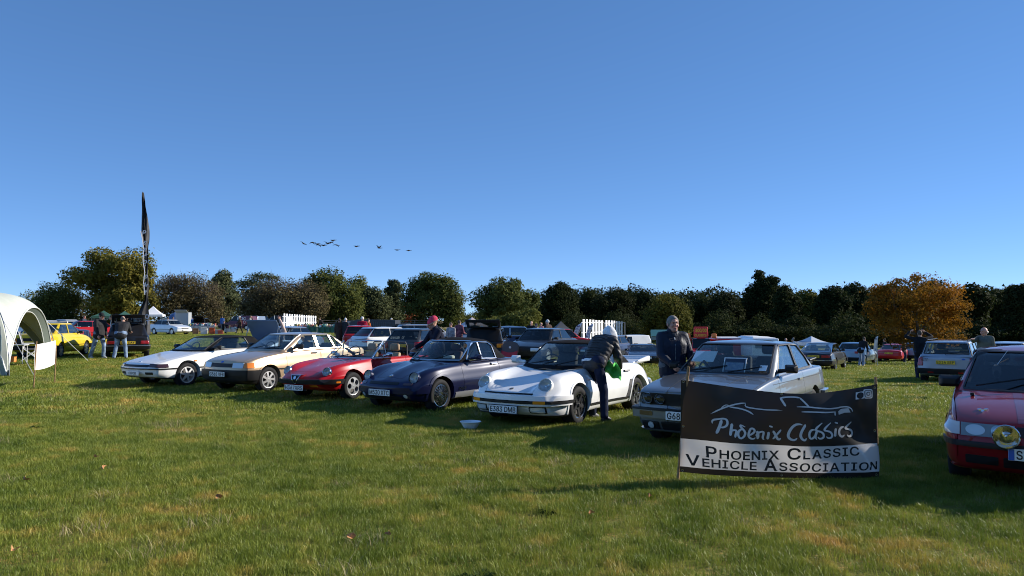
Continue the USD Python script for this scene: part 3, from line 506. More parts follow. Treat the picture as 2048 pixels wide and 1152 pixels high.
def put_wheels(t, C, S):
    R, tw, Rr, st = C.get('R', .30), C.get('tw', .195), C.get('Rr', .20), C.get('rim', 'five')
    for s in (C['fa'], C['fa'] + C['wb']):
        for sd in (1, -1):
            w = sub('wheel', t); y = C['track'] * sd; Rm = np.eye(3) if sd > 0 else rot('z', PI)
            if s == C['fa'] and C.get('steer'): Rm = rot('z', C['steer']) @ Rm
            ph = rot('y', C.get('rimphase', .3) + s * 1.7 + sd)
            ty, rim, disc, bar, face = wheel_meshes(st, R, tw, Rr, C.get('wn', 28)); loc = (S.L / 2 - s, y, R - .012)
            obj('tyre', xf(ty, loc, Rm), RUBBER, w, 50)
            if st == 'fuchs':
                obj('rim', xf(face, loc, Rm @ ph), RIMBLACK, w, 35); obj('rim_lip', xf(bar, loc, Rm), CHROME, w, 35)
            else: obj('rim', xf(rim, loc, Rm @ ph), C.get('rimmat', SILVER), w, 35)
            obj('brake_disc', xf(disc, loc, Rm), DISC, w)
# numberplates --------------------------------------------------------------------------------------
def plate(t, x, z, text, yellow=False, rear=False, y=0.0, w=.52, h=.111, tilt=0.0, frame=None, band=False):
    R = np.array([[0, 0, 1], [1, 0, 0], [0, 1, 0]]) if not rear else np.array([[0, 0, -1], [-1, 0, 0], [0, 1, 0]])
    if tilt: R = rot('y', -tilt if not rear else tilt) @ R
    p = obj('number_plate', xf(rbx(-w / 2, w / 2, -h / 2, h / 2, -.006, .004, .003, 6), (x, y, z), R), PLATEY if yellow else PLATEW, t)
    if frame: obj('plate_frame', xf(rbx(-w / 2 - .014, w / 2 + .014, -h / 2 - .014, h / 2 + .014, -.012, -.001, .003, 6), (x, y, z), R), frame, p)
    x0 = -w / 2 + .02
    if band: obj('country_band', xf(bx(-w / 2 + .002, -w / 2 + .05, -h / 2 + .003, h / 2 - .003, .003, .006), (x, y, z), R), PLATEB, p); x0 += .045
    if text:
        tm = meshkit.text_mesh(text, .079 * h / .111, .0015, True); v = np.array(tm.vertices); a, b = v[:, 0].min(), v[:, 0].max()
        v[:, 0] = x0 + (v[:, 0] - a) * (w / 2 - .02 - x0) / (b - a) if len(text) > 4 else x0 + .02 + (v[:, 0] - a); v[:, 1] -= .0395 * h / .111; v[:, 2] += .0045
        obj('lettering', xf((v, np.array(tm.faces)), (x, y, z), R), PLATETXT, p)
def round_lamp(t, loc, r, tilt=0.0, yaw=0.0, rim=CHROME, name='headlight', rings=1.12):
    R = rot('z', yaw) @ rot('y', -tilt); w = sub(name, t)
    obj('lamp_rim', xf(lathe([(r * .98, -.06), (r * rings, -.05), (r * rings, .0), (r * (rings + 1) / 2, .012), (r * .98, .004), (r * .98, -.01)], 28), loc, R), rim, w, 40)
    obj('reflector', xf(lathe([(.001, -.075), (r * .45, -.07), (r * .8, -.045), (r * .99, -.012)][::-1], 24), loc, R), CLEARLENS, w, 60)
    obj('lamp_bulb', xf(lathe([(0, -.03), (r * .16, -.035), (r * .18, -.07)], 10), loc, R), CHROME, w, 60)
    prof = [(r * .99 * math.sin(a), .002 + r * .22 * (math.cos(a) - math.cos(1.2)) / (1 - math.cos(1.2))) for a in np.linspace(0, PI / 2, 8)]
    obj('lens', xf(lathe(prof, 24), loc, R), LENS, w, 60)
def seat(t, x, y, z, m, w=.48, back=.62, head=True, lean=.25):
    s = sub('seat', t)
    obj('seat_cushion', rbx(x - .02, x + .48, y - w / 2, y + w / 2, z, z + .17, .05, 8), m, s, 50)
    b = Manifold.batch_hull([rbx(x - .05, x + .10, y - w / 2, y + w / 2, z + .08, z + .2, .04, 8), rbx(x - .05 - back * lean, x + .06 - back * lean, y - w * .42, y + w * .42, z + back - .1, z + back, .04, 8)])
    obj('seat_back', b, m, s, 50)
    if head: obj('headrest', rbx(x - .05 - (back + .15) * lean, x + .05 - (back + .15) * lean, y - .13, y + .13, z + back + .03, z + back + .20, .04, 8), m, s, 50)
def steering(t, x, y, z, r=.185):
    R = rot('y', -.45); a = np.linspace(0, 2 * PI, 25)
    ring = tube(np.stack([a * 0, r * np.cos(a), r * np.sin(a)], -1), .013, 6); sp = [tube([(0, 0, 0), (0, r * math.cos(b), r * math.sin(b))], .014, 5) for b in (0.2, PI - .2, -PI / 2)]
    obj('steering_wheel', xf(cat(ring, *sp, tube([(0, 0, 0), (.3, 0, 0)], .025, 6), ball((-.0, 0, 0), .05, 10)), (x, y, z), R), BLACK, t, 50)
def mirror(t, x, y, z, side, m, w=.20, h=.12, arm=.06):
    y0 = y * side; c = y0 + side * (arm + w / 2)
    g = sub('door_mirror', t)
    sh = Manifold.batch_hull([rbx(x - .03, x + .01, c - w / 2, c + w / 2, z - h / 2, z + h / 2, .025, 8), rbx(x + .03, x + .06, c - w * .36, c + w * .36, z - h * .32, z + h * .32, .02, 8)]) + bone((x + .01, y0 - side * .03, z - h * .3), (x + .01, c - side * w * .3, z - h * .2), .03, .025, 8)
    obj('mirror_shell', sh, m, g, 50); obj('mirror_glass', rbx(x - .034, x - .029, c - w * .42, c + w * .42, z - h * .40, z + h * .40, .002, 4), MIRRORGLASS, g)
def car(C, loc, th, label, name='parked_car', group=None):
    """loc: centre on the ground; th in degrees: 0 = nose towards the camera (-y), growing turns the nose to the left of the picture."""
    th = math.radians(th); F = np.array([-math.sin(th), -math.cos(th)]); rz = math.atan2(F[1], F[0])
    t = thing(name, label, C.get('cat', 'car'), (loc[0], loc[1], float(zg(loc[0], loc[1]))), rz, group)
    S = Shape(C); L = S.L; pm = C['paint']; G = C.get('G'); X = lambda s: L / 2 - s; hero = C.get('hero', False)
    B = S.body(); Ra = C.get('Ra', C.get('R', .30) + .045)
    for s in (C['fa'], C['fa'] + C['wb']):
        w = float(S.w(s)); cy = Manifold.cylinder(.6, Ra, Ra, 40).rotate([-90, 0, 0])
        for sd in (1, -1): B = B - cy.translate([X(s), (w - .30) if sd > 0 else -(w - .30) - .6, C.get('R', .30) + C.get('archdz', 0)])
    if 'arch_t' in C:                                               # flared lips round the wheel openings
        for s in (C['fa'], C['fa'] + C['wb']):
            w = float(S.w(s)); tt, wd = C['arch_t']
            ringm = Manifold.extrude(CrossSection.circle(Ra + wd, 40) - CrossSection.circle(Ra - .001, 40), 3).rotate([90, 0, 0]).translate([X(s), 1.5, C.get('R', .30)])
            lip = (S.body(-tt) - S.body(.004)) ^ ringm ^ bx(-9, 9, -3, 3, float(S.zb(s)) + .02, 3)
            for sd in (1, -1): obj('wheel_arch_lip', lip ^ (bx(-9, 9, .2, 3, -1, 3) if sd > 0 else bx(-9, 9, -3, -.2, -1, 3)), C.get('arch_mat', pm), t, 40)
    if hero and 'lines' in C:                                       # shut lines: narrow grooves
        core = S.body(.012)
        for view, poly in C['lines']:
            for sd in ((1, -1) if view == 'S' else (1,)):
                a = S.prism(view, poly, sd, .004) - S.prism(view, poly, sd, -.004)
                B = B - (a - core)
    cav = None
    if G and not C.get('solid_cabin'):
        c0, c1 = C.get('cav', (float(KL(G['gf'])(G['zb'])) + .22, float(KL(G['gr'])(G['zb'])) - .12)); zf = C.get('floor', .36)
        lim = lambda e: bx(X(c1) + e, X(c0) - e, -2, 2, zf + e, 3)
        wmin = min(float(S.w(c0)), float(S.w(c1))) - .11; wells = sum((Manifold.cylinder(3, Ra + .03, Ra + .03, 32).rotate([-90, 0, 0]).translate([X(s), -1.5, C.get('R', .30)]) for s in (C['fa'], C['fa'] + C['wb'])), Manifold()) - bx(-9, 9, -.5, .5, -1, 3)
        cav = (S.cabin(.055, zf - .05) ^ lim(0) ^ bx(-9, 9, -wmin, wmin, 0, 3)) - wells; inner = (S.cabin(.07, zf - .05) ^ lim(.015) ^ bx(-9, 9, -wmin + .015, wmin - .015, 0, 3)) - wells
        B = B - cav
        obj('interior', (cav - inner) ^ bx(-9, 9, -3, 3, 0, G['zb'] + .0), C.get('intmat', DARKINT), t)
    for s, y, z, r, tilt, yaw, *o in C.get('lamps', []):
        for sd in (1, -1): B = B - Manifold.cylinder(.5, r * 1.02, r * 1.02, 28).rotate([0, 90, 0]).translate([-.085, 0, 0]).rotate([0, -math.degrees(tilt), math.degrees(yaw) * sd]).translate([X(s), y * sd, z])
    for q in C.get('cut', []): B = B - S.prism(*q)
    if C.get('add'): B = B + C['add'](S)
    obj('body', B, pm, t, 32)
    # the cabin: glass in openings of a shell
    if G:
        wins = [('windscreen', 'F', C['ws'], 0, L / 2 + .2), ('rear_window', 'R', C.get('rw'), 0, C.get('rwlim', 2.2))] + [('side_window', 'S', p, sd, None) for p in C.get('sw', []) for sd in (1, -1)]
        wslim = float(KL(G['gf'])(G['zr'])) + .12
        shell = S.cabin(0) - S.cabin(.045); pane = S.cabin(.010) - S.cabin(.016); tr = S.cabin(-.004) - S.cabin(.012)
        shell = shell ^ bx(-9, 9, -3, 3, G['zb'] - .035, 3)
        for nm, view, poly, sd, lim in wins:
            if poly is None: continue
            lm = wslim if nm == 'windscreen' else lim
            pr = S.prism(view, poly, sd, lim=lm); shell = shell - pr
            gl = pane ^ pr
            if nm == 'windscreen' or C.get('glassall', True): obj(nm, gl, C.get('glass', GLASS) if nm != 'rear_window' else C.get('rglass', C.get('glass', GLASS)), t, 30)
            if C.get('trim') is not None:
                obj('window_trim', tr ^ (S.prism(view, poly, sd, .018, lim=lm) - pr), C['trim'], t, 30)
        if 'wsf' in C:
            q = prism(S.P(C['wsf']), -2, 2, 'y'); obj('windscreen_frame', shell ^ q, C.get('wsfmat', BLACK), t, 32)
            if not C.get('open'): obj('soft_top', shell - q, C.get('topmat', FABRICTOP), t, 32)
        else: obj('roof', shell, C.get('topmat', pm), t, 32)
    put_wheels(t, C, S)
    for nm, view, poly, tt, m, both, *lm in C.get('patch', []):
        for k, sd in enumerate((1, -1) if both else (1,)):
            pl = poly if view == 'S' or sd > 0 else flip(poly)
            if view == 'T' and sd < 0: pl = [(a, -b) for a, b in poly]
            q = S.patch(view, pl, tt, sd, lim=lm[0] if lm else None)
            if q.is_empty(): continue
            obj(nm, q, m, t, 32)
    for nm, tt, m, z0, z1, s0, s1 in C.get('strip', []):             # bands that follow the body: bumpers, sills, rubbing strips
        q = (S.body(-tt) - S.body(.004)) ^ bx(X(s1), X(s0), -2, 2, z0, z1)
        for s in (C['fa'], C['fa'] + C['wb']):
            q = q - Manifold.cylinder(3, Ra, Ra, 40).rotate([-90, 0, 0]).translate([X(s), -1.5, C.get('R', .30)])
        obj(nm, q, m, t, 32)
    for p in C.get('plates', []): plate(t, X(p[0]), *p[1:3], **(p[3] if len(p) > 3 else {}))
    for s, y, z, r, tilt, yaw, *o in C.get('lamps', []):
        for sd in (1, -1): round_lamp(t, (X(s), y * sd, z), r, tilt, yaw * sd, *o)
    for s, y, z, m, w, h, arm in C.get('mirrors', []):
        for sd in (1, -1): mirror(t, X(s), y, z, sd, m, w, h, arm)
    for s, y, z, m, kw in C.get('seats', []):
        for sd in (1, -1): seat(t, X(s), y * sd, z, m, **kw)
    if 'dash' in C: s, z, w = C['dash']; obj('dashboard', (rbx(X(s) - .25, X(s) + .5, -w - .1, w + .1, z - .22, z, .06, 8) ^ S.cabin(.05, zf - .05) ^ bx(X(c1), X(c0) - .01, -2, 2, 0, 3)) if G else rbx(X(s) - .05, X(s) + .45, -w, w, z - .22, z, .06, 8), C.get('dashmat', BLACK), t, 40)
    if 'steer_at' in C: steering(t, X(C['steer_at'][0]), C['steer_at'][1], C['steer_at'][2])
    for s, z, m in C.get('handles', []):
        for sd in (1, -1):
            y = float(S.w(s)) - .02; q = (S.body(-.022) - S.body(-.002)) ^ S.prism('S', rect(s - .09, s + .09, z - .014, z + .014, .008), sd)
            obj('door_handle', q, m, t, 40)
    if C.get('wipers'):
        for s0, y0, z0, s1, y1, z1 in C['wipers']: obj('wiper', tube([(X(s0), y0, z0), (X(s1), y1, z1)], .009, 5), BLACK, t)
    if 'extra' in C: C['extra'](t, S, X)
    return t
# ---------------------------------------------------------------- the front row
HEROROW = 'classic cars of the front row on the grass'
def badge(t, S, X, s, y, r, m, name='badge'):
    q = (S.body(-.006) - S.body(.004)) ^ S.prism('T', [(s + r * 1.25 * math.cos(a), y + r * math.sin(a)) for a in np.arange(14) * 2 * PI / 14]); 
    if not q.is_empty(): obj(name, q, m, t, 40)
def decal(t, x, y, z, w, h, text, R, m, n='badge_lettering', depth=.002):
    tm = meshkit.text_mesh(text, h, depth, True); v = np.array(tm.vertices); v[:, 0] -= v[:, 0].mean(); v[:, 1] -= h / 2; v[:, 0] *= w / (v[:, 0].max() - v[:, 0].min())
    obj(n, xf((v, np.array(tm.faces)), (x, y, z), R), m, t)
RSIDE = np.array([[-1, 0, 0], [0, 0, 1], [0, 1, 0]], float)          # text on the left flank, read from outside
WHITEP, GOLD, REDP, NAVY = paint('paint_white', (.80, .80, .79), 0, .4), paint('paint_champagne_gold', (.54, .385, .24), .5, .36), paint('paint_alfa_red', (.42, .005, .010), 0, .35), paint('paint_midnight_blue', (.003, .005, .032), .08, .35)
SILVERP, DKRED = paint('paint_silver_grey', (.15, .16, .17), .6, .36), paint('paint_dark_red', (.20, .005, .009), .05, .35)
# 1 -- white convertible coupe with pop-up lamps and black top
def x_toyota(t, S, X):
    plate(t, X(-.02), .36, '', w=.50, h=.10); 
    decal(t, X(-.028), 0, .36, .30, .06, 'CEPOR', np.array([[0, 0, 1], [1, 0, 0], [0, 1, 0]]), mat('worn_letters', (.30, .30, .30), .6), 'lettering')
    badge(t, S, X, .18, 0, .035, CHROME)
    for y in (.66,): obj('side_repeater', S.patch('S', rect(1.12, 1.20, .62, .66), .012), AMBER, t, 40)
toyota = dict(L=4.38, w=[(0, .76), (.3, .815), (1.2, .85), (3.3, .85), (4.1, .82), (4.38, .77)], zb=[(0, .27), (.5, .20), (3.9, .22), (4.38, .34)], zt=[(0, .605), (.12, .64), (.7, .745), (1.35, .86), (1.6, .90), (3.6, .94), (4.2, .93), (4.38, .88)],
    zc=[(0, .59), (.12, .62), (.7, .715), (1.4, .835), (2, .875), (3.6, .905), (4.2, .90), (4.38, .85)], rs=.07, ti=.045, zm=.52, front=[(.2, .12), (.34, .03), (.48, 0), (.54, .03), (.63, .09)], pf=.17, rear=[(.3, .1), (.5, 0), (.9, .05)], pr=.08, er=.04,
    G=dict(zb=.89, zr=1.26, gf=[(.88, 1.36), (1.24, 2.02)], gr=[(.90, 3.62), (1.0, 3.56), (1.24, 3.30)], gw=[(.88, .715), (1.24, .575)], cf=.2, cr=.10, crown=.03), ws=[(-.63, .90), (.63, .90), (.54, 1.205), (-.54, 1.205)], sw=[[(1.72, .915), (2.20, 1.205), (2.86, 1.205), (3.0, .915)]], rw=[(-.45, 1.0), (.45, 1.0), (.40, 1.18), (-.40, 1.18)],
    wsf=[(1.0, .6), (1.55, .86), (2.12, 1.18), (2.12, 1.5), (1.0, 1.5)], wsfmat=FABRICTOP, trim=BLACK, fa=.95, wb=2.525, track=.80, R=.305, tw=.205, Rr=.205, rim='six', rimmat=mat('rim_white_silver', (.62, .62, .63), .35, .5), Ra=.355, paint=WHITEP, hero=True, dash=(1.55, .90, .62), steer_at=(2.0, -.36, .90),
    seats=[(2.55, .36, .42, SEATDARK, {}), (3.2, .32, .46, SEATDARK, dict(head=False, back=.5))], mirrors=[(1.82, .70, .96, BLACK, .20, .12, .05)],
    lines=[('S', [(1.50, .30), (1.42, .84), (1.40, .98), (2.98, .98), (3.02, .6), (2.9, .30)]), ('T', [(.16, -.60), (.16, .60), (1.32, .68), (1.42, -0), (1.32, -.68)])],
    patch=[('headlight', 'F', [(.50, .52), (.86, .50), (.86, .585), (.50, .60)], .010, SMOKE, True, .40), ('grille', 'F', rect(-.49, .49, .515, .57), .006, BLACK, False), ('fog_lamp', 'F', rect(.40, .62, .33, .39), .008, BLACK, True)],
    strip=[('rubbing_strip', .014, BLACK, .455, .485, -.2, 4.5), ('sill_trim', .006, mat('skirt_navy', (.02, .022, .035), .4), .16, .245, .0, 4.5)], extra=x_toyota)
# 2 -- champagne four-door saloon with black bumpers
def x_ford(t, S, X):
    obj('badge', S.patch('F', circ(0, .705, .045, 16, .5), .006), PLATEB, t, 40)
    obj('indicator_side', S.patch('S', rect(-.2, .24, .565, .69), .013), AMBER, t, 40) if False else None
ford = dict(L=4.23, w=[(0, .765), (.2, .80), (.8, .82), (3.6, .82), (4.23, .77)], zb=[(0, .27), (.3, .20), (3.8, .22), (4.23, .34)], zt=[(0, .715), (.1, .75), (.5, .83), (1.15, .925), (1.4, .95), (3.6, .985), (4.1, .975), (4.23, .92)], zc=[(0, .695), (.1, .725), (.5, .80), (1.15, .885), (1.6, .92), (3.6, .95), (4.1, .94), (4.23, .88)], rs=.055, ti=.04, zm=.55,
    front=[(.2, .12), (.4, .05), (.5, .045), (.56, .05), (.73, .10)], pf=.13, rear=[(.3, .08), (.5, .03), (.95, .03)], er=.035, G=dict(zb=.945, zr=1.365, gf=[(.945, 1.18), (1.35, 1.86)], gr=[(.96, 3.74), (1.35, 3.02)], gw=[(.945, .705), (1.38, .575)], cf=.15, cr=.10, crown=.035),
    ws=[(-.64, .965), (.64, .965), (.545, 1.305), (-.545, 1.305)], rw=[(-.60, 1.0), (.60, 1.0), (.52, 1.28), (-.52, 1.28)], sw=[[(1.56, .975), (2.00, 1.297), (2.34, 1.297), (2.40, .975)], [(2.49, .975), (2.44, 1.297), (2.86, 1.297), (3.02, .975)], [(3.07, .985), (2.92, 1.275), (3.02, 1.265), (3.36, .995)]],
    trim=mat('trim_pale_chrome', (.55, .47, .36), .3, .6), fa=.78, wb=2.40, track=.79, R=.295, tw=.19, Rr=.195, rim='swirl', Ra=.345, arch_t=(.010, .035), paint=GOLD, hero=True, dash=(1.36, .96, .64), steer_at=(1.8, -.36, .96), seats=[(2.25, .36, .46, SEATGREY, dict(back=.66)), (3.0, .34, .48, SEATGREY, dict(head=False, back=.6))], mirrors=[(1.66, .735, 1.03, BLACK, .20, .13, .04)], handles=[(2.22, .86, BLACK), (2.92, .86, BLACK)],
    lines=[('S', [(1.36, .30), (1.30, .88), (1.30, 1.0), (2.44, 1.0), (2.46, .30)]), ('S', [(2.47, .30), (2.455, 1.0), (3.05, 1.0), (3.05, .72), (2.85, .55), (2.8, .30)]), ('T', [(.14, -.64), (.14, .64), (1.12, .70), (1.2, 0), (1.12, -.70)])],
    patch=[('headlight', 'F', rect(.37, .66, .575, .69), .012, CLEARLENS, True), ('indicator', 'F', rect(.672, .86, .575, .69), .014, AMBER, True, .34), ('grille', 'F', rect(-.36, .36, .585, .675), .006, BLACK, False)],
    strip=[('front_bumper', .045, BLACK, .29, .525, -.2, .62), ('rear_bumper', .045, BLACK, .30, .53, 3.6, 4.5), ('rubbing_strip', .012, BLACK, .50, .535, .6, 3.8), ('sill_trim', .006, BLACK, .18, .27, -.2, 4.4), ('spoiler', .02, BLACK, .18, .29, -.2, .62)], plates=[(-.055, .43, 'G565 VFB')], extra=x_ford, wipers=[(1.22, -.5, .965, 1.40, .1, 1.06), (1.22, .1, .965, 1.38, .55, 1.05)])
# 3 -- red open two-seater
def x_alfa(t, S, X):
    tri = [(-.14, .55), (.14, .55), (.02, .36), (-.02, .36)]; w = sub('shield_grille', t)
    q = (S.body(-.062) - S.body(.0)); obj('shield_rim', q ^ (S.prism('F', tri) - S.prism('F', tri, 0, -.014)), CHROME, w, 40); obj('shield_mesh', (S.body(-.055) - S.body(0)) ^ S.prism('F', tri, 0, -.014), BLACK, w); obj('shield_badge', (S.body(-.066) - S.body(0)) ^ S.prism('F', circ(0, .49, .035)), CHROME, w)
    for sd in (1, -1):                                               # quarter-light frames
        a, b, c = (X(1.60), .665 * sd, .83), (X(2.06), .585 * sd, 1.205), (X(2.10), .66 * sd, .85)
        obj('quarterlight_frame', cat(tube([a, b], .012), tube([b, c], .014), tube([c, a], .008)), CHROME, t, 50)
        v = np.array([a, b, c]) * [1, .985, 1]; obj('quarterlight_glass', (v, np.array([[0, 1, 2]])), GLASS, t)
    # wind deflector behind the seats
    fr = [(X(2.98), -.56, .84), (X(3.0), -.555, 1.05), (X(3.02), -.48, 1.15), (X(3.02), 0, 1.17), (X(3.02), .48, 1.15), (X(3.0), .555, 1.05), (X(2.98), .56, .84)]
    g = sub('wind_deflector', t); obj('deflector_frame', tube(fr, .014), mat('deflector_frame_grey', (.10, .10, .10), .5), g, 50)
    v = np.array(fr + [(X(3.0), 0, .84)]); obj('deflector_mesh', (v, np.array([[7, i, i + 1] for i in range(6)])), glass('smoked_mesh', (.50, .49, .46), .02), g)
    obj('folded_hood', Manifold.batch_hull([rbx(X(3.45), X(3.05), -.62, .62, .82, .90, .03, 8), rbx(X(3.3), X(3.1), -.55, .55, .86, .95, .03, 8)]), FABRICTOP, t, 50)
alfa = dict(L=4.25, w=[(0, .60), (.2, .70), (.5, .765), (.85, .80), (2, .81), (3.3, .80), (4, .71), (4.25, .6)], zb=[(0, .27), (.3, .20), (3.8, .24), (4.25, .36)], zt=[(0, .505), (.1, .545), (.5, .66), (1.0, .755), (1.55, .83), (2, .845), (3.0, .86), (3.8, .80), (4.25, .70)], zc=[(0, .475), (.14, .56), (.34, .685), (.6, .745), (.9, .78), (1.5, .82), (2.2, .825), (3, .835), (3.8, .79), (4.25, .68)],
    yc=[(0, .15), (.4, .20), (1.2, .16), (1.8, .09), (3.5, .10), (4.25, .2)], zh=[(0, .49), (.34, .615), (.7, .69), (1.2, .785), (1.6, .83), (3, .85), (3.8, .79), (4.25, .69)], yh=.60, rs=.12, ti=.06, zm=.50, front=[(.2, .16), (.33, .04), (.44, 0), (.52, .03), (.65, .08)], pf=.20, rear=[(.3, .1), (.6, 0), (.75, .03)], pr=.15, er=.06,
    G=dict(zb=.82, zr=1.245, gf=[(.82, 1.46), (1.22, 1.95)], gr=[(.84, 3.3), (1.2, 3.0)], gw=[(.82, .665), (1.22, .575)], cf=.2, cr=.08, crown=.012), ws=[(-.60, .845), (.60, .845), (.54, 1.20), (-.54, 1.20)], open=True, wsf=[(1.0, .6), (1.60, .82), (2.03, 1.17), (2.03, 1.5), (1.0, 1.5)], wsfmat=BLACK, trim=CHROME, cav=(1.75, 2.98), floor=.38,
    fa=.88, wb=2.25, track=.775, R=.295, tw=.185, Rr=.19, rim='holes', rimmat=mat('rim_dull_silver', (.33, .34, .35), .4, .7), Ra=.345, paint=REDP, hero=True, dash=(1.72, .86, .60), steer_at=(2.12, -.34, .90), seats=[(2.62, .34, .36, SEATTAN, dict(w=.46, back=.56))], lamps=[(.285, .565, .605, .088, .35, .10)], mirrors=[(2.0, .70, .90, CHROME, .15, .10, .05)],
    lines=[('S', [(1.60, .30), (1.58, .9), (2.72, .9), (2.75, .5), (2.66, .30)]), ('T', [(.30, -.34), (.30, .34), (1.36, .54), (1.42, 0), (1.36, -.54)])], patch=[('indicator', 'F', rect(.30, .48, .295, .335), .012, AMBER, True), ('side_repeater', 'S', rect(.36, .46, .375, .41), .058, AMBER, True)],
    strip=[('front_bumper', .055, BLACK, .355, .455, -.2, .75), ('rear_bumper', .05, BLACK, .40, .52, 3.6, 4.5), ('sill_trim', .006, BLACK, .16, .25, .5, 3.9)], plates=[(-.07, .285, 'H367XRS', dict(tilt=.05))], extra=x_alfa, wipers=[(1.50, -.35, .84, 1.62, .12, .93), (1.50, .1, .84, 1.64, .46, .95)])
# 4 -- dark blue roadster, black hood up
def x_mg(t, S, X):
    badge(t, S, X, .27, 0, .032, CHROME)
    w = float(S.w(1.35)); decal(t, X(1.38), w + .004, .38, .22, .055, 'RV8', RSIDE, CHROME)
    obj('sill_plate', (S.body(-.012) - S.body(.004)) ^ bx(X(2.68), X(1.16), -2, 2, .20, .31), mat('sill_grey', (.26, .26, .27), .4, .4), t, 32)
    for sd in (1, -1): obj('window_rail', tube([(X(1.70), .715 * sd, .895), (X(2.62), .72 * sd, .905)], .011), CHROME, t, 50)
    obj('parcel', rbx(X(1.72), X(1.60), .12, .36, .90, .98, .03, 8), mat('pale_toy_dog', (.55, .52, .46), .9, var=.3, vscale=30), t, 50)
mg = dict(L=4.01, w=[(0, .70), (.3, .79), (.75, .845), (1.4, .825), (2, .815), (2.8, .845), (3.2, .845), (3.8, .76), (4.01, .68)], zb=[(0, .22), (.3, .18), (3.6, .22), (4.01, .36)], zt=[(0, .56), (.1, .605), (.4, .715), (.8, .82), (1.05, .87), (1.25, .885), (1.45, .88), (2, .905), (3, .92), (3.6, .88), (4.01, .75)], zc=[(0, .52), (.12, .61), (.35, .725), (.75, .805), (1.3, .845), (2, .86), (2.9, .885), (3.6, .84), (4.01, .72)],
    yc=[(0, .14), (.4, .20), (1.2, .17), (1.8, .08), (3.2, .10), (4.01, .16)], zh=[(0, .535), (.3, .655), (.75, .765), (1.2, .845), (2, .885), (3, .905), (4.01, .73)], yh=.66, rs=.13, ti=.05, zm=.50, front=[(.18, .12), (.32, .02), (.46, 0), (.54, .05), (.66, .10)], pf=.17, rear=[(.3, .1), (.6, 0), (.8, .04)], pr=.12, er=.06,
    G=dict(zb=.875, zr=1.325, gf=[(.875, 1.34), (1.30, 1.86)], gr=[(.89, 3.22), (1.0, 3.04), (1.15, 2.86), (1.30, 2.66)], gw=[(.875, .70), (1.30, .575)], cf=.2, cr=.12, crown=.045, re=.08, rr=.2), ws=[(-.62, .905), (.62, .905), (.545, 1.255), (-.545, 1.255)], rw=[(-.40, 1.0), (.40, 1.0), (.36, 1.2), (-.36, 1.2)], sw=[[(1.66, .915), (1.94, 1.225), (2.10, 1.235), (2.14, .915)], [(2.17, .915), (2.13, 1.235), (2.44, 1.22), (2.56, 1.16), (2.62, .915)]],
    wsf=[(1.0, .6), (1.55, .86), (1.96, 1.21), (1.96, 1.6), (1.0, 1.6)], wsfmat=FABRICTOP, trim=CHROME, fa=.75, wb=2.33, track=.80, R=.30, tw=.205, Rr=.205, rim='lattice', rimmat=CHROME, Ra=.345, arch_t=(.012, .04), paint=NAVY, hero=True, dash=(1.50, .92, .60), steer_at=(1.95, -.34, .92), seats=[(2.42, .34, .42, SEATRED, dict(back=.6))], lamps=[(.235, .585, .63, .098, .22, .12, NAVY)], mirrors=[(1.80, .735, .955, NAVY, .16, .11, .04)], handles=[(2.45, .80, CHROME)],
    lines=[('S', [(1.42, .30), (1.40, .95), (2.60, .95), (2.62, .6), (2.50, .30)]), ('T', [(.22, -.30), (.22, .30), (1.30, .50), (1.34, 0), (1.30, -.50)])], patch=[('grille', 'F', rect(-.36, .36, .505, .55), .006, BLACK, False), ('front_intake', 'F', rect(-.42, .42, .225, .30), .006, BLACK, False), ('indicator', 'F', rect(.46, .62, .50, .54), .008, SMOKE, True), ('fog_lamp', 'F', circ(.52, .30, .035), .012, CLEARLENS, True)],
    strip=[('front_bumper', .026, NAVY, .345, .485, -.2, .45), ('rear_bumper', .02, NAVY, .36, .52, 3.6, 4.3)], plates=[(-.05, .36, 'M530 XTC')], extra=x_mg, wipers=[(1.38, -.45, .90, 1.56, .0, 1.02), (1.38, .05, .90, 1.56, .45, 1.02)])
# 5 -- white rear-engined cabriolet with whale tail
def x_porsche(t, S, X):
    badge(t, S, X, .20, 0, .035, mat('crest_bronze', (.10, .085, .06), .4, .6))
    X0 = X; X = lambda s: X0(s - .16)
    tail = Manifold.batch_hull([rbx(X(4.18), X(3.72), -.60, .60, .83, .875, .02, 8), rbx(X(4.30), X(4.2), -.62, .62, .855, .90, .02, 8)]) + Manifold.batch_hull([rbx(X(4.36), X(4.26), -.63, .63, .875, .93, .02, 8)])
    g = sub('whale_tail', t); obj('spoiler_blade', tail, WHITEP, g, 45); obj('spoiler_edge', rbx(X(4.42), X(4.33), -.66, .66, .90, .965, .02, 8) + Manifold.batch_hull([rbx(X(4.42), X(3.85), .60, .66, .86, .90, .02, 8), rbx(X(4.42), X(4.3), .60, .66, .92, .965, .02, 8)]) + Manifold.batch_hull([rbx(X(4.42), X(3.85), -.66, -.60, .86, .90, .02, 8), rbx(X(4.42), X(4.3), -.66, -.60, .92, .965, .02, 8)]), WHITEP, g, 45)
    obj('tail_support', Manifold.batch_hull([rbx(X(4.05), X(3.6), -.5, .5, .70, .85, .03, 8)]), WHITEP, g, 45)
    X = X0
    for sd in (1, -1): obj('stone_guard', S.patch('S', [(2.70, .27), (2.80, .27), (2.885, .45), (2.955, .60), (2.86, .60), (2.78, .5)], .004, sd), mat('stone_guard_black', (.03, .03, .03), .7), t)
    obj('cowl_vent', S.patch('T', rect(1.34, 1.40, -.30, .30), .004), BLACK, t)
    obj('bumper_step', (S.body(-.064) - S.body(.0)) ^ bx(X(.72), X(-.3), -2, 2, .415, .425), BLACK, t)
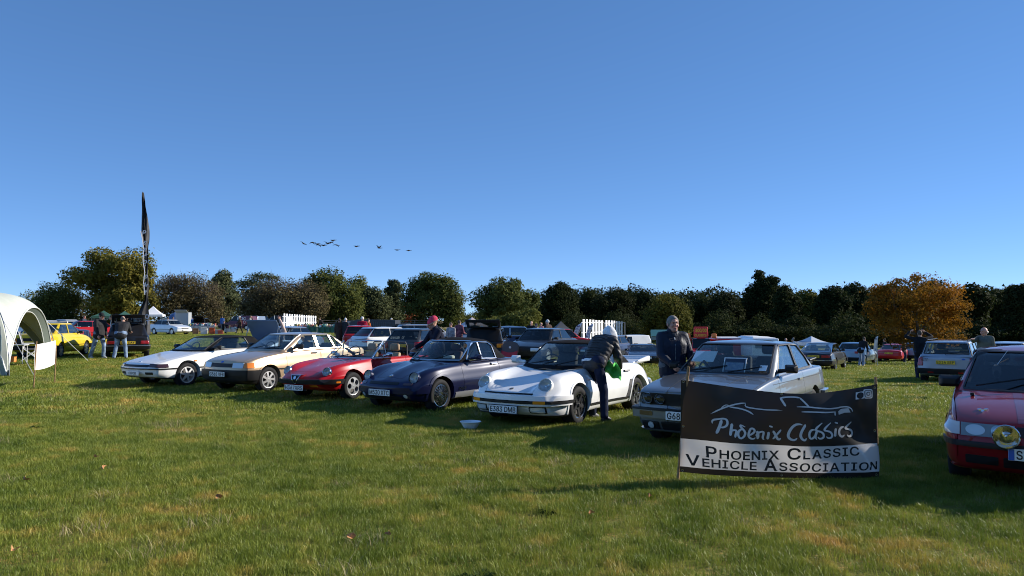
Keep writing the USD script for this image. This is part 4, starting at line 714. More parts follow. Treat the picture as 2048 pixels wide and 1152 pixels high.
porsche = dict(L=4.29, w=[(0, .70), (.2, .775), (.5, .83), (.95, .862), (1.6, .835), (2.3, .83), (2.95, .88), (3.4, .888), (4.0, .80), (4.29, .66)], zb=[(0, .19), (.4, .15), (3.8, .2), (4.29, .35)], zt=[(0, .545), (.12, .572), (.5, .645), (1.0, .74), (1.45, .83), (1.8, .88), (3.0, .92), (3.6, .86), (4.0, .72), (4.29, .55)], zc=[(0, .515), (.08, .60), (.25, .735), (.45, .80), (.95, .84), (1.45, .86), (2, .87), (3.0, .885), (3.4, .86), (3.9, .70), (4.29, .52)],
    yc=[(0, .18), (.3, .235), (1.0, .23), (1.6, .11), (2.5, .10), (3.2, .16), (4.29, .2)], zh=[(0, .535), (.25, .60), (.5, .655), (1.0, .755), (1.45, .84), (2, .875), (3, .90), (4.29, .53)], yh=.60, rs=.17, ti=.05, zm=.46, front=[(.15, .14), (.25, .05), (.42, .03), (.52, .04), (.6, .06)], pf=.20, rear=[(.3, .1), (.5, 0), (.7, .06)], pr=.2, er=.07,
    G=dict(zb=.87, zr=1.315, gf=[(.87, 1.40), (1.29, 2.02)], gr=[(.87, 3.45), (1.0, 3.27), (1.15, 3.0), (1.29, 2.72)], gw=[(.87, .695), (1.29, .56)], cf=.22, cr=.12, crown=.03, rr=.2, re=.07), ws=[(-.61, .895), (.61, .895), (.53, 1.26), (-.53, 1.26)], rw=[(-.40, 1.0), (.40, 1.0), (.36, 1.17), (-.36, 1.17)], sw=[[(1.74, .905), (2.17, 1.23), (2.55, 1.23), (2.80, 1.10), (2.93, .905)]],
    wsf=[(1.0, .6), (1.60, .86), (2.10, 1.21), (2.10, 1.6), (1.0, 1.6)], wsfmat=FABRICTOP, fa=.95, wb=2.272, track=.83, R=.31, tw=.225, Rr=.205, rim='fuchs', Ra=.355, arch_t=(.010, .03), paint=WHITEP, hero=True, dash=(1.60, .90, .60), steer_at=(2.05, -.36, .88), seats=[(2.55, .36, .36, SEATDARK, dict(back=.68)), (3.1, .30, .5, SEATDARK, dict(head=False, back=.4))], lamps=[(.275, .585, .655, .108, .42, .10, WHITEP)], mirrors=[(1.72, .73, .965, WHITEP, .19, .14, .08)], handles=[(2.80, .76, BLACK)],
    lines=[('S', [(1.62, .28), (1.58, .9), (2.90, .9), (2.94, .6), (2.72, .28)]), ('T', [(.10, -.44), (.10, .44), (.5, .50), (1.34, .62), (1.40, 0), (1.34, -.62), (.5, -.50)])],
    patch=[('hood_gap', 'F', rect(-.46, .46, .512, .535), .004, BLACK, False), ('indicator', 'F', rect(.50, .68, .375, .425), .068, AMBER, True), ('fog_lamp', 'F', rect(.42, .64, .235, .315), .010, CLEARLENS, True), ('fog_surround', 'F', rect(.40, .66, .222, .328), .006, BLACK, True)],
    strip=[('front_bumper', .055, WHITEP, .345, .50, -.2, .62), ('bumper_rubber', .064, BLACK, .375, .425, -.2, .62), ('rear_bumper', .045, WHITEP, .36, .54, 3.75, 4.5), ('front_lip', .012, BLACK, .14, .185, -.2, .62), ('sill_trim', .012, BLACK, .255, .295, 1.3, 2.8)], plates=[(-.05, .28, 'E383 DMB', dict(frame=BLACK, tilt=.06))], extra=x_porsche, wipers=[(1.42, -.5, .90, 1.56, .05, 1.0), (1.42, .1, .90, 1.56, .5, 1.0)])
# 6 -- silver two-door saloon with four round lamps
def x_bmw(t, S, X):
    for sd in (1, -1):
        g = sub('kidney_grille', t); q = S.body(-.030) - S.body(.0); k = rect(.012, .095, .555, .70, .02) if sd > 0 else flip(rect(.012, .095, .555, .70, .02))
        obj('kidney_frame', q ^ (S.prism('F', k) - S.prism('F', k, 0, -.010)), CHROME, g, 40)
        for i in range(4): y = (.028 + i * .0175) * sd; obj('kidney_slat', (S.body(-.020) - S.body(0)) ^ S.prism('F', rect(y - .003, y + .003, .565, .69, .002)), BLACK, g)
    g = sub('boot_spoiler', t); obj('spoiler_blade', Manifold.batch_hull([rbx(X(4.30), X(3.98), -.60, .60, .985, 1.02, .015, 8), rbx(X(4.34), X(4.28), -.62, .62, 1.01, 1.04, .012, 8)]), BLACK, g, 45)
    for sd in (1, -1): obj('spoiler_foot', rbx(X(4.28), X(4.02), .52 * sd - .05, .52 * sd + .05, .93, 1.0, .02, 8), BLACK, g, 45)
    # show papers behind the windscreen
    R = rot('y', -.95)
    g = sub('show_sheet', t); obj('sheet', xf(bx(-.001, .001, -.17, .17, -.13, .13), (X(1.72), -.40, 1.13), R), PAPER, g)
    g = sub('picture_board', t); obj('board', xf(bx(-.004, .004, -.15, .15, -.11, .11), (X(1.50), .13, 1.02), rot('y', -.5)), mat('board_dark', (.02, .03, .05), .3), g); obj('board_edge', xf(bx(-.006, .002, -.165, .165, -.125, .125) - bx(-.01, .01, -.15, .15, -.11, .11), (X(1.50), .13, 1.02), rot('y', -.5)), PAPER, g); obj('board_photo', xf(bx(.004, .006, -.13, .13, -.075, .045), (X(1.50), .13, 1.02), rot('y', -.5)), mat('board_photo_blue', (.12, .18, .30), .5, color2=(.3, .33, .36), vscale=16), g)
    obj('tax_disc', xf(bx(-.001, .001, -.05, .05, -.06, .06), (X(1.43), .56, 1.0), R), PAPER, t)
    obj('roundel', S.patch('T', [(.10 + .035 * math.cos(a), .035 * math.sin(a)) for a in np.arange(14) * 2 * PI / 14], .004), CHROME, t)
    obj('leaf_on_bonnet', (np.array([(X(.55), -.36, .855), (X(.60), -.31, .875), (X(.66), -.35, .885), (X(.60), -.40, .87)]), np.array([[0, 1, 2], [0, 2, 3]])), mat('dry_leaf', (.38, .13, .05), .7), t) if False else None
bmw = dict(L=4.325, w=[(0, .765), (.2, .80), (.8, .822), (3.5, .822), (4.1, .80), (4.325, .765)], zb=[(0, .21), (.3, .17), (3.9, .2), (4.325, .3)], zt=[(0, .725), (.08, .755), (.4, .81), (1.2, .905), (1.5, .93), (3.6, .96), (4.2, .95), (4.325, .90)], zc=[(0, .71), (.08, .735), (.4, .785), (1.2, .87), (2, .90), (3.6, .92), (4.2, .91), (4.325, .86)], rs=.05, ti=.04, zm=.56,
    front=[(.15, .16), (.3, .07), (.52, .06), (.55, .075), (.72, .03)], pf=.10, rear=[(.3, .1), (.5, .03), (.9, .02)], er=.03, G=dict(zb=.91, zr=1.37, gf=[(.91, 1.24), (1.345, 1.98)], gr=[(.92, 3.86), (1.0, 3.76), (1.345, 3.20)], gw=[(.91, .715), (1.36, .575)], cf=.16, cr=.12, crown=.035, slope=-.012),
    ws=[(-.64, .935), (.64, .935), (.545, 1.31), (-.545, 1.31)], rw=[(-.56, .99), (.56, .99), (.5, 1.29), (-.5, 1.29)], sw=[[(1.66, .935), (2.12, 1.30), (2.62, 1.30), (2.66, .935)], [(2.73, .935), (2.69, 1.30), (3.08, 1.28), (3.36, 1.10), (3.50, .945)]], trim=BLACK, fa=.77, wb=2.57, track=.79, R=.30, tw=.205, Rr=.20, rim='basket', Ra=.345, paint=SILVERP, hero=True, glass=GLASS,
    dash=(1.40, .95, .64), steer_at=(1.85, -.36, .93), seats=[(2.3, .36, .42, SEATDARK, dict(back=.7)), (3.05, .34, .48, SEATDARK, dict(head=False, back=.6))], mirrors=[(1.70, .735, .985, BLACK, .18, .12, .05)], handles=[(2.5, .80, CHROME)],
    lines=[('S', [(1.42, .28), (1.38, .86), (1.36, .98), (2.70, .98), (2.72, .6), (2.66, .28)]), ('T', [(.05, -.72), (.05, .72), (1.20, .74), (1.26, 0), (1.20, -.74)]), ('T', [(.05, -.30), (.05, .30), (1.24, .42), (1.26, 0), (1.24, -.42)])],
    patch=[('grille', 'F', rect(-.70, .70, .545, .705), .006, BLACK, False), ('indicator', 'F', rect(.50, .70, .405, .465), .076, SMOKE, True), ('front_intake', 'F', rect(-.40, .40, .215, .33), .008, BLACK, False), ('brake_duct', 'F', rect(.44, .70, .215, .325), .008, BLACK, True), ('fog_lamp', 'F', circ(.56, .27, .045), .020, CLEARLENS, True)],
    strip=[('front_bumper', .07, SILVERP, .375, .50, -.2, .62), ('bumper_rubber', .078, BLACK, .475, .505, -.2, .62), ('rear_bumper', .06, SILVERP, .40, .53, 3.75, 4.5), ('front_lip', .025, SILVERP, .165, .215, -.2, .62), ('sill_skirt', .018, SILVERP, .17, .29, .6, 3.9), ('rubbing_strip', .010, BLACK, .545, .57, 1.1, 3.9), ('waist_line', .003, BLACK, .795, .803, 1.1, 4.1)], lamps=[(.075, .595, .63, .072, 0, .05), (.06, .405, .63, .066, 0, .03)], plates=[(-.09, .435, 'G689 WRV')], extra=x_bmw, wipers=[(1.28, -.5, .935, 1.42, .05, 1.02), (1.28, .1, .935, 1.42, .55, 1.02)])
# 7 -- dark red saloon at the right edge with a big driving lamp
def x_mits(t, S, X):
    for sd in (1, -1):
        g = sub('driving_lamp', t); y = -.27 if sd > 0 else .27
        obj('lamp_bowl', xf(lathe([(0, -.10), (.06, -.095), (.10, -.06), (.115, 0), (.108, .008)], 28), (X(-.10), y, .57)), CHROME, g, 50); obj('reflector', xf(lathe([(.001, -.075), (.03, -.071), (.06, -.055), (.09, -.025), (.108, .004)][::-1], 26), (X(-.10), y, .57)), BOWL, g, 60); obj('lamp_bulb', xf(lathe([(0, -.03), (.015, -.035), (.017, -.07)], 10), (X(-.10), y, .57)), CHROME, g, 60); obj('lens', xf(lathe([(.108 * math.sin(a), .004 + .012 * math.cos(a)) for a in np.linspace(0, PI / 2, 8)], 26), (X(-.10), y, .57)), LENS, g, 60)
        obj('lamp_bracket', cat(bx(X(-.08), X(-.06), y - .015, y + .015, .38, .49), bx(X(-.07), X(.12), y - .02, y + .02, .38, .395)), STEEL, g)
    for a in (PI / 2, PI / 2 + 2 * PI / 3, PI / 2 + 4 * PI / 3):       # three-lozenge emblem on the bonnet
        c = np.array([.42 - .030 * math.sin(a), -.47 + .030 * math.cos(a)]); d, e = np.array([-math.sin(a), math.cos(a)]) * .028, np.array([math.cos(a), math.sin(a)]) * .016
        obj('emblem_lozenge', S.patch('T', [tuple(c + d), tuple(c + e), tuple(c - d), tuple(c - e)], .010), CHROME, t)
    obj('air_freshener', xf(Manifold.batch_hull([bx(-.003, .003, -.045, .045, -.05, .03), bx(-.003, .003, -.02, .02, -.09, .06)]), (X(1.72), -.36, 1.10)), mat('freshener_orange', (.55, .22, .10), .6, color2=(.6, .55, .5), vscale=6), t)
    obj('freshener_cord', tube([(X(1.72), -.36, 1.15), (X(1.9), -.25, 1.32)], .003, 4), PAPER, t)
    obj('wiper_nozzle', rbx(min(X(1.02), X(.98)), max(X(1.02), X(.98)), -.60, -.56, .855, .885, .006, 6), BLACK, t)
    obj('bonnet_stripe', S.patch('T', [(.12, -.17), (.12, -.10), (1.12, -.13), (1.12, -.21)], .0015), mat('faded_stripe', (.14, .012, .02), .35, coat=1), t)
mits = dict(L=4.4, w=[(0, .72), (.2, .79), (.6, .83), (1.2, .85), (3.5, .85), (4.4, .78)], zb=[(0, .20), (.3, .17), (3.9, .2), (4.4, .3)], zt=[(0, .665), (.1, .71), (.5, .80), (1.15, .90), (1.5, .955), (3.6, 1.0), (4.4, .95)], zc=[(0, .64), (.1, .675), (.5, .76), (1.15, .86), (1.6, .92), (3.6, .96), (4.4, .9)], rs=.08, ti=.06, zm=.56, front=[(.15, .16), (.28, .06), (.44, 0), (.52, .02), (.58, .05), (.74, .12)], pf=.20, rear=[(.3, .1), (.5, 0), (.95, .05)], er=.05,
    G=dict(zb=.895, zr=1.37, gf=[(.895, 1.12), (1.35, 2.02)], gr=[(.92, 3.9), (1.35, 3.1)], gw=[(.895, .74), (1.35, .58)], cf=.22, cr=.1, crown=.05), ws=[(-.67, .915), (.67, .915), (.55, 1.30), (-.55, 1.30)], rw=[(-.56, 1.0), (.56, 1.0), (.5, 1.29), (-.5, 1.29)], sw=[[(1.62, .965), (2.12, 1.31), (2.5, 1.31), (2.52, .965)], [(2.6, .965), (2.58, 1.31), (3.0, 1.3), (3.4, .98)]], trim=BLACK, fa=.85, wb=2.55, track=.80, R=.31, tw=.205, Rr=.2, rim='five', Ra=.36, paint=DKRED, hero=True, glass=GLASS_DARK,
    dash=(1.40, .96, .66), steer_at=(1.9, -.36, .95), seats=[(2.35, .36, .44, SEATDARK, dict(back=.68))], mirrors=[(1.58, .70, .965, BLACK, .22, .135, .02)], lines=[('S', [(1.42, .28), (1.36, .9), (2.56, 1.0), (2.58, .28)]), ('T', [(.10, -.68), (.10, .68), (1.10, .76), (1.16, 0), (1.10, -.76)])],
    patch=[('indicator', 'F', [(.665, .535), (.90, .53), (.90, .645), (.665, .65)], .010, mat('pale_indicator', (.50, .45, .42), .15, coat=1), True, .45), ('headlight', 'F', [(.20, .54), (.655, .53), (.655, .65), (.20, .655)], .004, mat('lamp_housing', (.16, .18, .18), .3, coat=1), True), ('headlight_reflector', 'F', circ(.345, .597, .052, 20, .95), .008, BOWL, True), ('headlight_lens', 'F', circ(.53, .592, .085, 20, .58), .008, CLEARLENS, True), ('headlight_glass', 'F', [(.20, .54), (.655, .53), (.655, .65), (.20, .655)], .014, LENS, True), ('grille', 'F', rect(-.19, .19, .55, .645), .006, BLACK, False), ('front_intake', 'F', rect(-.30, .30, .24, .345), .006, BLACK, False), ('side_intake', 'F', rect(.34, .62, .255, .345), .006, BLACK, True)],
    strip=[('bumper_rubber', .014, BLACK, .425, .48, -.2, .8), ('front_lip', .010, DKRED, .15, .20, -.2, .8)], plates=[(-.05, .40, 'S378 KNT', dict(band=True))], extra=x_mits, wipers=[(1.14, -.55, .955, 1.36, -.02, 1.05), (1.14, .05, .955, 1.36, .55, 1.05)])
deg = math.radians
HEROES = [('toyota', toyota, (-8.3, 20.69), 30.6, 'white convertible coupe with smoked lamps and black soft top, leftmost of the row'),
          ('ford', ford, (-5.72, 19.35), 30.5, 'champagne gold four-door saloon with black bumpers and amber corner indicators'),
          ('alfa', alfa, (-3.41, 17.52), 29.9, 'red open-top two-seater with tan seats and chrome quarterlight frames'),
          ('mg', mg, (-1.26, 15.5), 34.5, 'dark blue roadster with black hood up and chrome lattice wheels'),
          ('porsche', porsche, (1.06, 13.74), 33.3, 'white rear-engined cabriolet with whale tail and round headlights'),
          ('bmw', bmw, (3.50, 11.59), 34.7, 'silver two-door saloon with four round headlights behind the club banner'),
          ('mits', mits, (6.19, 8.98), 33.5, 'dark red saloon with large chrome driving lamps cut off by the right edge')]
for key, C, loc, th, lab in HEROES:
    if globals().get('ONLY') in (None, key): car(C, loc, th, lab, 'convertible_car' if key in ('toyota', 'alfa', 'mg', 'porsche') else 'saloon_car', HEROROW)
# ---------------------------------------------------------------- people
SKIN = mat('skin', (.50, .28, .20), .55, var=.08, vscale=12); SKINRED = mat('skin_ruddy', (.52, .26, .19), .55, var=.08, vscale=12)
HAIRGREY = mat('hair_grey', (.17, .155, .14), .8, var=.25, vscale=40); HAIRWHITE = mat('hair_white', (.62, .60, .57), .8, var=.15, vscale=40); HAIRBROWN = mat('hair_brown', (.07, .045, .03), .8, var=.3, vscale=40)
JEANS = mat('jeans_faded', (.20, .27, .38), .9, var=.45, vscale=5, bump=.25, bscale=50, spec=.1); JEANSDARK = mat('jeans_dark', (.022, .028, .055), .9, var=.35, vscale=6, bump=.25, bscale=50, spec=.1)
def cloth(n, c, **k): return mat(n, c, k.pop('rough', .85), var=k.pop('var', .2), vscale=7, bump=.25, bscale=40, spec=k.pop('spec', .12), **k)
BLACKCOAT = cloth('coat_black', (.014, .014, .016)); NAVYCOAT = cloth('jacket_navy', (.008, .012, .028), rough=.55, spec=.3); DARKGREY = cloth('jacket_dark_grey', (.034, .034, .036)); GREYTOP = cloth('top_grey', (.20, .20, .19)); KHAKI = cloth('jacket_khaki', (.11, .10, .075)); MAROON = cloth('jacket_maroon', (.30, .012, .035)); BROWNCOAT = cloth('jacket_brown', (.065, .042, .032)); ORANGETOP = cloth('top_orange', (.62, .14, .03)); BLUETOP = cloth('top_blue', (.05, .12, .34)); WHITETOP = cloth('shirt_white', (.70, .72, .75)); GREENGREY = cloth('jersey_grey_green', (.115, .125, .11)); BEIGE = cloth('trousers_beige', (.34, .28, .21)); BLACKTROUSER = cloth('trousers_black', (.018, .018, .02)); GREYTROUSER = cloth('trousers_grey', (.13, .14, .16)); PINKHAT = cloth('hat_pink', (.55, .06, .11)); CAPBLACK = cloth('cap_black', (.016, .018, .02)); SHOE = mat('shoe_dark', (.02, .018, .017), .5); SHOEPALE = mat('shoe_pale', (.40, .40, .40), .6); HOODWHITE = cloth('hood_white', (.74, .76, .78)); PADDED = cloth('padded_jacket_black', (.030, .028, .030), rough=.5, spec=.4)
def vec(*a): v = np.array(a, float); return v / np.linalg.norm(v)
def ik(a, b, l1, l2, pole):
    d = b - a; D = min(np.linalg.norm(d), (l1 + l2) * .999); u = d / np.linalg.norm(d); x = (D * D + l1 * l1 - l2 * l2) / (2 * D); h = math.sqrt(max(l1 * l1 - x * x, 0))
    p = pole - u * (pole @ u); p /= np.linalg.norm(p) + 1e-9
    return a + u * x + p * h
def soften(m, edge, noise_amp=0.0, it=6, freq=9.0, seed=0):
    if edge: m = m.refine_to_length(edge)
    v, f = arr(m); t = trimesh.Trimesh(v, f, process=True)
    if it: trimesh.smoothing.filter_taubin(t, iterations=it)
    if noise_amp:
        n = t.vertex_normals; k = meshkit.fbm(np.array(t.vertices) * [freq, freq, freq * .6], 3, seed) - .5
        t.vertices = t.vertices + n * (k * 2 * noise_amp)[:, None]
    return t
def hand(w, d, n, side, s=1.0, curl=.5, q=6):
    """A hand from the wrist w along d, palm facing n; side +1 puts the thumb along d x n."""
    d = vec(*d); n = n - d * (n @ d); n = vec(*n); b = np.cross(d, n) * side; S = lambda p, r: ball(w + (d * p[0] + b * p[1] + n * p[2]) * s, r * s, q)
    palm = Manifold.batch_hull([S((.0, .018, 0), .017), S((.0, -.018, 0), .017), S((.085, .036, 0), .012), S((.085, -.036, 0), .012)])
    for i, (y, L) in enumerate(((.033, .070), (.011, .080), (-.012, .074), (-.033, .058))):
        a, c1 = np.array([.085, y, 0]), curl * (.7 + .1 * i); k1 = a + L * .5 * np.array([math.cos(c1), 0, math.sin(c1)]); k2 = k1 + L * .5 * np.array([math.cos(c1 * 2.2), 0, math.sin(c1 * 2.2)])
        palm = palm + Manifold.batch_hull([S(a, .0095), S(k1, .009)]) + Manifold.batch_hull([S(k1, .009), S(k2, .0075)])
    t0, t1, t2 = (.025, .030, .004), (.060, .062, .018), (.088, .068, .030)
    return palm + Manifold.batch_hull([S(t0, .013), S(t1, .0105)]) + Manifold.batch_hull([S(t1, .0105), S(t2, .0085)])
def person(label, loc, face, H=1.76, lean=0.0, side=0.0, yaw=0.0, head=(0, 0), arms=((.10, .12, -1), (.18, .02, -1), (.10, .12, -1), (.18, .02, -1)), feet=((0, .11), (0, -.11)), hipdx=0.0, drop=0.0,
           top=BLACKCOAT, bottom=JEANSDARK, shoe=SHOE, hair=HAIRGREY, skin=SKIN, hi=False, cap=None, hem=.08, bulk=1.0, group=None, bald=False, hood=None, curl=.45, reach=None, extra=None, kneepole=(1, 0, 0), headk=1.0, collar=False, long=0.0, hl=None, ripple=0.0):
    """face: 0 looks at the camera, 90 to the picture's left, 180 away, 270 to the right. arms: left upper, left fore, right upper, right fore directions (x forward, y outward, z up)."""
    f = math.radians(face); F = (-math.sin(f), -math.cos(f)); t = thing('person', label, 'person', (loc[0], loc[1], (loc[2] if len(loc) > 2 else 0) + float(zg(loc[0], loc[1]))), math.atan2(F[1], F[0]), group)
    k = H / 1.76; q = 12 if hi else 6; J = {}
    hip = np.array([hipdx, 0, .93 * k - drop]); sp = vec(math.sin(lean), math.sin(side) * .8, math.cos(lean)); lat = np.array([-math.sin(yaw), math.cos(yaw), 0]); lat = lat - sp * (lat @ sp); lat /= np.linalg.norm(lat); fw = np.cross(lat, sp)
    waist, chest, neck = hip + sp * .14 * k, hip + sp * .34 * k, hip + sp * .52 * k
    sh = [neck - sp * .05 * k + lat * .185 * k * s for s in (1, -1)]; hp = [hip + np.array([0, .095 * k * s, -.02 * k]) for s in (1, -1)]
    hy, hpit = head; hd = rot('z', hy) @ vec(math.sin(lean * .6) * 1.0 + .10, math.sin(side) * .4, math.cos(lean * .6)); hd = hd if hl is None else vec(math.sin(hl), 0, math.cos(hl)); hc = neck + hd * .145 * k + fw * .02 * k
    el, wr = [], []
    for i, s in enumerate((1, -1)):
        u, g = [vec(a[0], a[1] * s, a[2]) for a in arms[2 * i:2 * i + 2]]
        if reach and reach[i] is not None:
            tg = np.array(reach[i], float); e = ik(sh[i], tg, .29 * k, .26 * k, np.array([-.3, .6 * s, -.6])); dd = tg - sh[i]; wpos = tg if np.linalg.norm(dd) < .55 * k else sh[i] + vec(*dd) * .549 * k
            el.append(e); wr.append(wpos)
        else: el.append(sh[i] + u * .29 * k); wr.append(el[-1] + g * .25 * k)
    an = [np.array([fx, fy, .085 * k]) for fx, fy in feet]; kn = [ik(hp[i], an[i], .43 * k, .42 * k, np.array(kneepole, float)) for i in (0, 1)]
    def torso(e, low=0.0):
        b = bulk; lv = [[(hip + lat * .07 * k * s - sp * low, (.115 * b + e) * k) for s in (1, -1)], [(waist + lat * .07 * k * s, (.112 * b + e) * k) for s in (1, -1)], [(chest + lat * .09 * k * s, (.118 * b + e) * k) for s in (1, -1)], [(neck - sp * .075 * k + lat * .14 * k * s, (.068 + e) * k) for s in (1, -1)]]
        m = Manifold()
        for a, c in zip(lv[:-1], lv[1:]): m = m + Manifold.batch_hull([ball(p, r, q) for p, r in a + c])
        return m
    def limbs(joints, radii): return sum((Manifold.batch_hull([ball(a, ra, q), ball(c, rc, q)]) for (a, ra), (c, rc) in zip(list(zip(joints, radii))[:-1], list(zip(joints, radii))[1:])), Manifold())
    # body: one continuous figure under the clothes
    R = np.stack([vec(*(rot('z', hy) @ fw)), vec(*(rot('z', hy) @ lat)), np.array([0, 0, 1.0])], 1); R = R @ rot('y', hpit); hk = k * headk
    E = lambda p, r, sc=(1, 1, 1): Manifold.sphere(1.0, 16 if hi else 8).scale([r * hk * a for a in sc]).transform(np.hstack([R, (hc + R @ (np.array(p) * hk))[:, None]]))
    skull = E((-.008, 0, .022), .093, (1.05, .83, 1.06)) + Manifold.batch_hull([E((.012, 0, .0), .078, (1, .82, 1)), E((.050, 0, -.088), .030, (1, 1.2, .8)), E((.02, 0, -.06), .058, (1, .95, .9)), E((-.01, 0, -.05), .06)])
    skull = skull + Manifold.batch_hull([E((.086, 0, .022), .009), E((.102, 0, -.016), .011, (1, 1.2, .9)), E((.082, 0, -.022), .014)]) + E((-.01, .080, -.005), .030, (.6, .35, 1)) + E((-.01, -.080, -.005), .030, (.6, .35, 1))
    if hi: skull = skull + E((.084, .032, .030), .014, (1, 1.5, .6)) + E((.084, -.032, .030), .014, (1, 1.5, .6)) + E((.070, 0, -.058), .024, (.9, 1.2, .7)) + E((.060, .040, -.024), .026) + E((.060, -.040, -.024), .026)
    hands = Manifold()
    for i, s in enumerate((1, -1)):
        d = vec(*(wr[i] - el[i])); hands = hands + hand(wr[i], d, np.array([0, -s, 0.0]) if abs(d[2]) > .5 else np.array([0, 0, -1.0]), -s if abs(d[2]) > .5 else s, k * 1.05, curl, 8 if hi else 4)
    b = torso(-.02) + Manifold.batch_hull([ball(neck - sp * .03 * k, .062 * k, q), ball(hc - R[:, 2] * .07 * k, .054 * k, q)]) + skull
    for i in (0, 1): b = b + limbs([sh[i], el[i], wr[i]], [.047 * k, .038 * k, .026 * k]) + limbs([hp[i], kn[i], an[i]], [.075 * k, .05 * k, .035 * k])
    b = b + hands
    v = soften(b, .016 if hi else 0, 0, 3 if hi else 0); obj('body', v, skin, t, 60)
    # clothes
    low = (hem + long) * k
    j = torso(.018, low)
    for i in (0, 1): j = j + limbs([sh[i], el[i], wr[i] - (wr[i] - el[i]) * .06], [.072 * k * bulk, .062 * k * bulk, .048 * k])
    j = j + Manifold.batch_hull([ball(p_, .070 * k * bulk, q) for p_ in sh] + [ball(chest + lat * .10 * k * c_, .115 * k * bulk, q) for c_ in (1, -1)] + [ball(neck - sp * .02 * k, .075 * k, q)])
    if collar:
        up = sp + fw * .15; j = j + (bone(neck - sp * .05 * k, neck + up * .045 * k, .100 * k, .088 * k, q) - bone(neck - sp * .02 * k, neck + up * .16 * k, .075 * k, .078 * k, q) - bone(neck + fw * .06 * k + sp * .015 * k, neck + fw * .12 * k + sp * .1 * k, .030 * k, .075 * k, q))
    def jk(m):
        if ripple:
            m = trimesh.Trimesh(*arr(m), process=False) if not isinstance(m, trimesh.Trimesh) else m; hgt = (np.array(m.vertices) - hip) @ sp; m.vertices = np.array(m.vertices) + m.vertex_normals * (ripple * np.abs(np.sin(hgt * PI / .075)))[:, None]
        return m
    obj('jacket', jk(soften(j, .022 if hi else (.07 if hi is None else 0), .009 if hi else 0, 8 if hi else 0, 6, 3)), top, t, 60)
    p = Manifold.batch_hull([ball(hp[i] + [0, 0, .05 * k], .118 * k * bulk, q) for i in (0, 1)] + [ball(hip + sp * .06 * k, .10 * k, q)])
    for i in (0, 1): p = p + limbs([hp[i], kn[i], an[i] + [0, 0, .01]], [.100 * k, .074 * k, .064 * k])
    obj('trousers', soften(p, .028 if hi else 0, .010 if hi else 0, 8 if hi else 0, 9, 5), bottom, t, 60)
    for i in (0, 1):
        a = an[i]; obj('shoe', Manifold.batch_hull([ball(a + [-.03, 0, -.045 * k], .045, q), ball(a + [.02, 0, -.01], .045, q), ball((a[0] + .13, a[1], .032), .036, q), ball((a[0] + .06, a[1], .038), .046, q)]), shoe, t, 50)
    # hair, hat
    if hood is not None: obj('hood', soften(Manifold.batch_hull([E((-.02, 0, .03), .125, (1, .95, 1.05)), E((-.05, 0, -.11), .10, (1, 1.15, .8))]) - Manifold.batch_hull([E((.12, 0, .0), .075, (1, .9, 1.2)), E((.20, 0, 0), .09)]), .03 if hi else 0, .008 if hi else 0, 5 if hi else 0), hood, t, 60)
    elif cap == 'woolly': obj('woolly_hat', soften(E((-.012, 0, .050), .108, (1.05, .92, 1.0)) - Manifold.cube([1, 1, 1], True).scale([.8, .8, .4]).transform(np.hstack([R, (hc + R @ np.array([.0, 0, -.20]))[:, None]])), .03 if hi else 0, .004 if hi else 0, 3 if hi else 0), PINKHAT, t, 60); obj('hat_brim', E((-.005, 0, .012), .112, (1.08, .95, .34)), cloth('hat_brim_tan', (.42, .25, .17)), t, 60)
    elif cap is not None: obj('cap', (E((-.010, 0, .045), .103, (1.05, .90, .95)) ^ Manifold.cube([1, 1, 1], True).scale([.8, .8, .4]).transform(np.hstack([R, (hc + R @ np.array([0, 0, .235]))[:, None]]))) + Manifold.batch_hull([E((.09, .05, .042), .010), E((.09, -.05, .042), .010), E((.175, .035, .030), .007), E((.175, -.035, .030), .007)]), cap, t, 50)
    if not hood and cap != 'woolly' and not bald:
        hm = E((-.014, 0, .030), .0985, (1.02, .875, 1.05)) - Manifold.batch_hull([E((.092, 0, -.045), .086, (1, .98, 1.50)), E((.17, 0, -.05), .11, (1, 1, 1.2))]) - Manifold.batch_hull([E((-.02, 0, -.17), .10)])
        if not hm.is_empty(): obj('hair', soften(hm, .02 if hi else 0, .0015 if hi else 0, 2 if hi else 0, 40), hair, t, 60)
    if bald: obj('hair', E((-.03, 0, -.012), .100, (1.0, .86, .55)) - Manifold.batch_hull([E((.06, 0, -.03), .10, (1, 1.1, 1.1)), E((.15, 0, 0), .12)]), hair, t, 60)
    if hi and not hood:
        for s in (1, -1): obj('eye', E((.086, .031 * s, .012), .0075), mat('eye_dark', (.03, .025, .02), .2), t, 60); obj('eyebrow', Manifold.batch_hull([E((.093, .016 * s, .033), .006), E((.086, .048 * s, .034), .005)]), HAIRGREY, t)
        obj('mouth', Manifold.batch_hull([E((.086, .026, -.056), .005), E((.0955, 0, -.060), .006), E((.086, -.026, -.056), .005)]), mat('lips', (.34, .12, .11), .5), t)
    if extra: extra(t, dict(neck=neck, hip=hip, sh=sh, wr=wr, el=el, chest=chest, fw=fw, sp=sp, lat=lat, hc=hc, k=k, R=R))
    return t
def pat(px, py, d): p = at(px, py, d); return (p[0], p[1])
ARMS_DOWN = ((.05, .14, -1), (.15, .04, -1), (.05, .14, -1), (.15, .04, -1)); HANDS_FRONT = ((.15, .15, -1), (.9, -.35, -.15), (.15, .15, -1), (.9, -.35, -.15)); POCKETS = ((-.15, .32, -1), (.35, -.25, -1), (-.15, .32, -1), (.35, -.25, -1))
LATER_PEOPLE = []
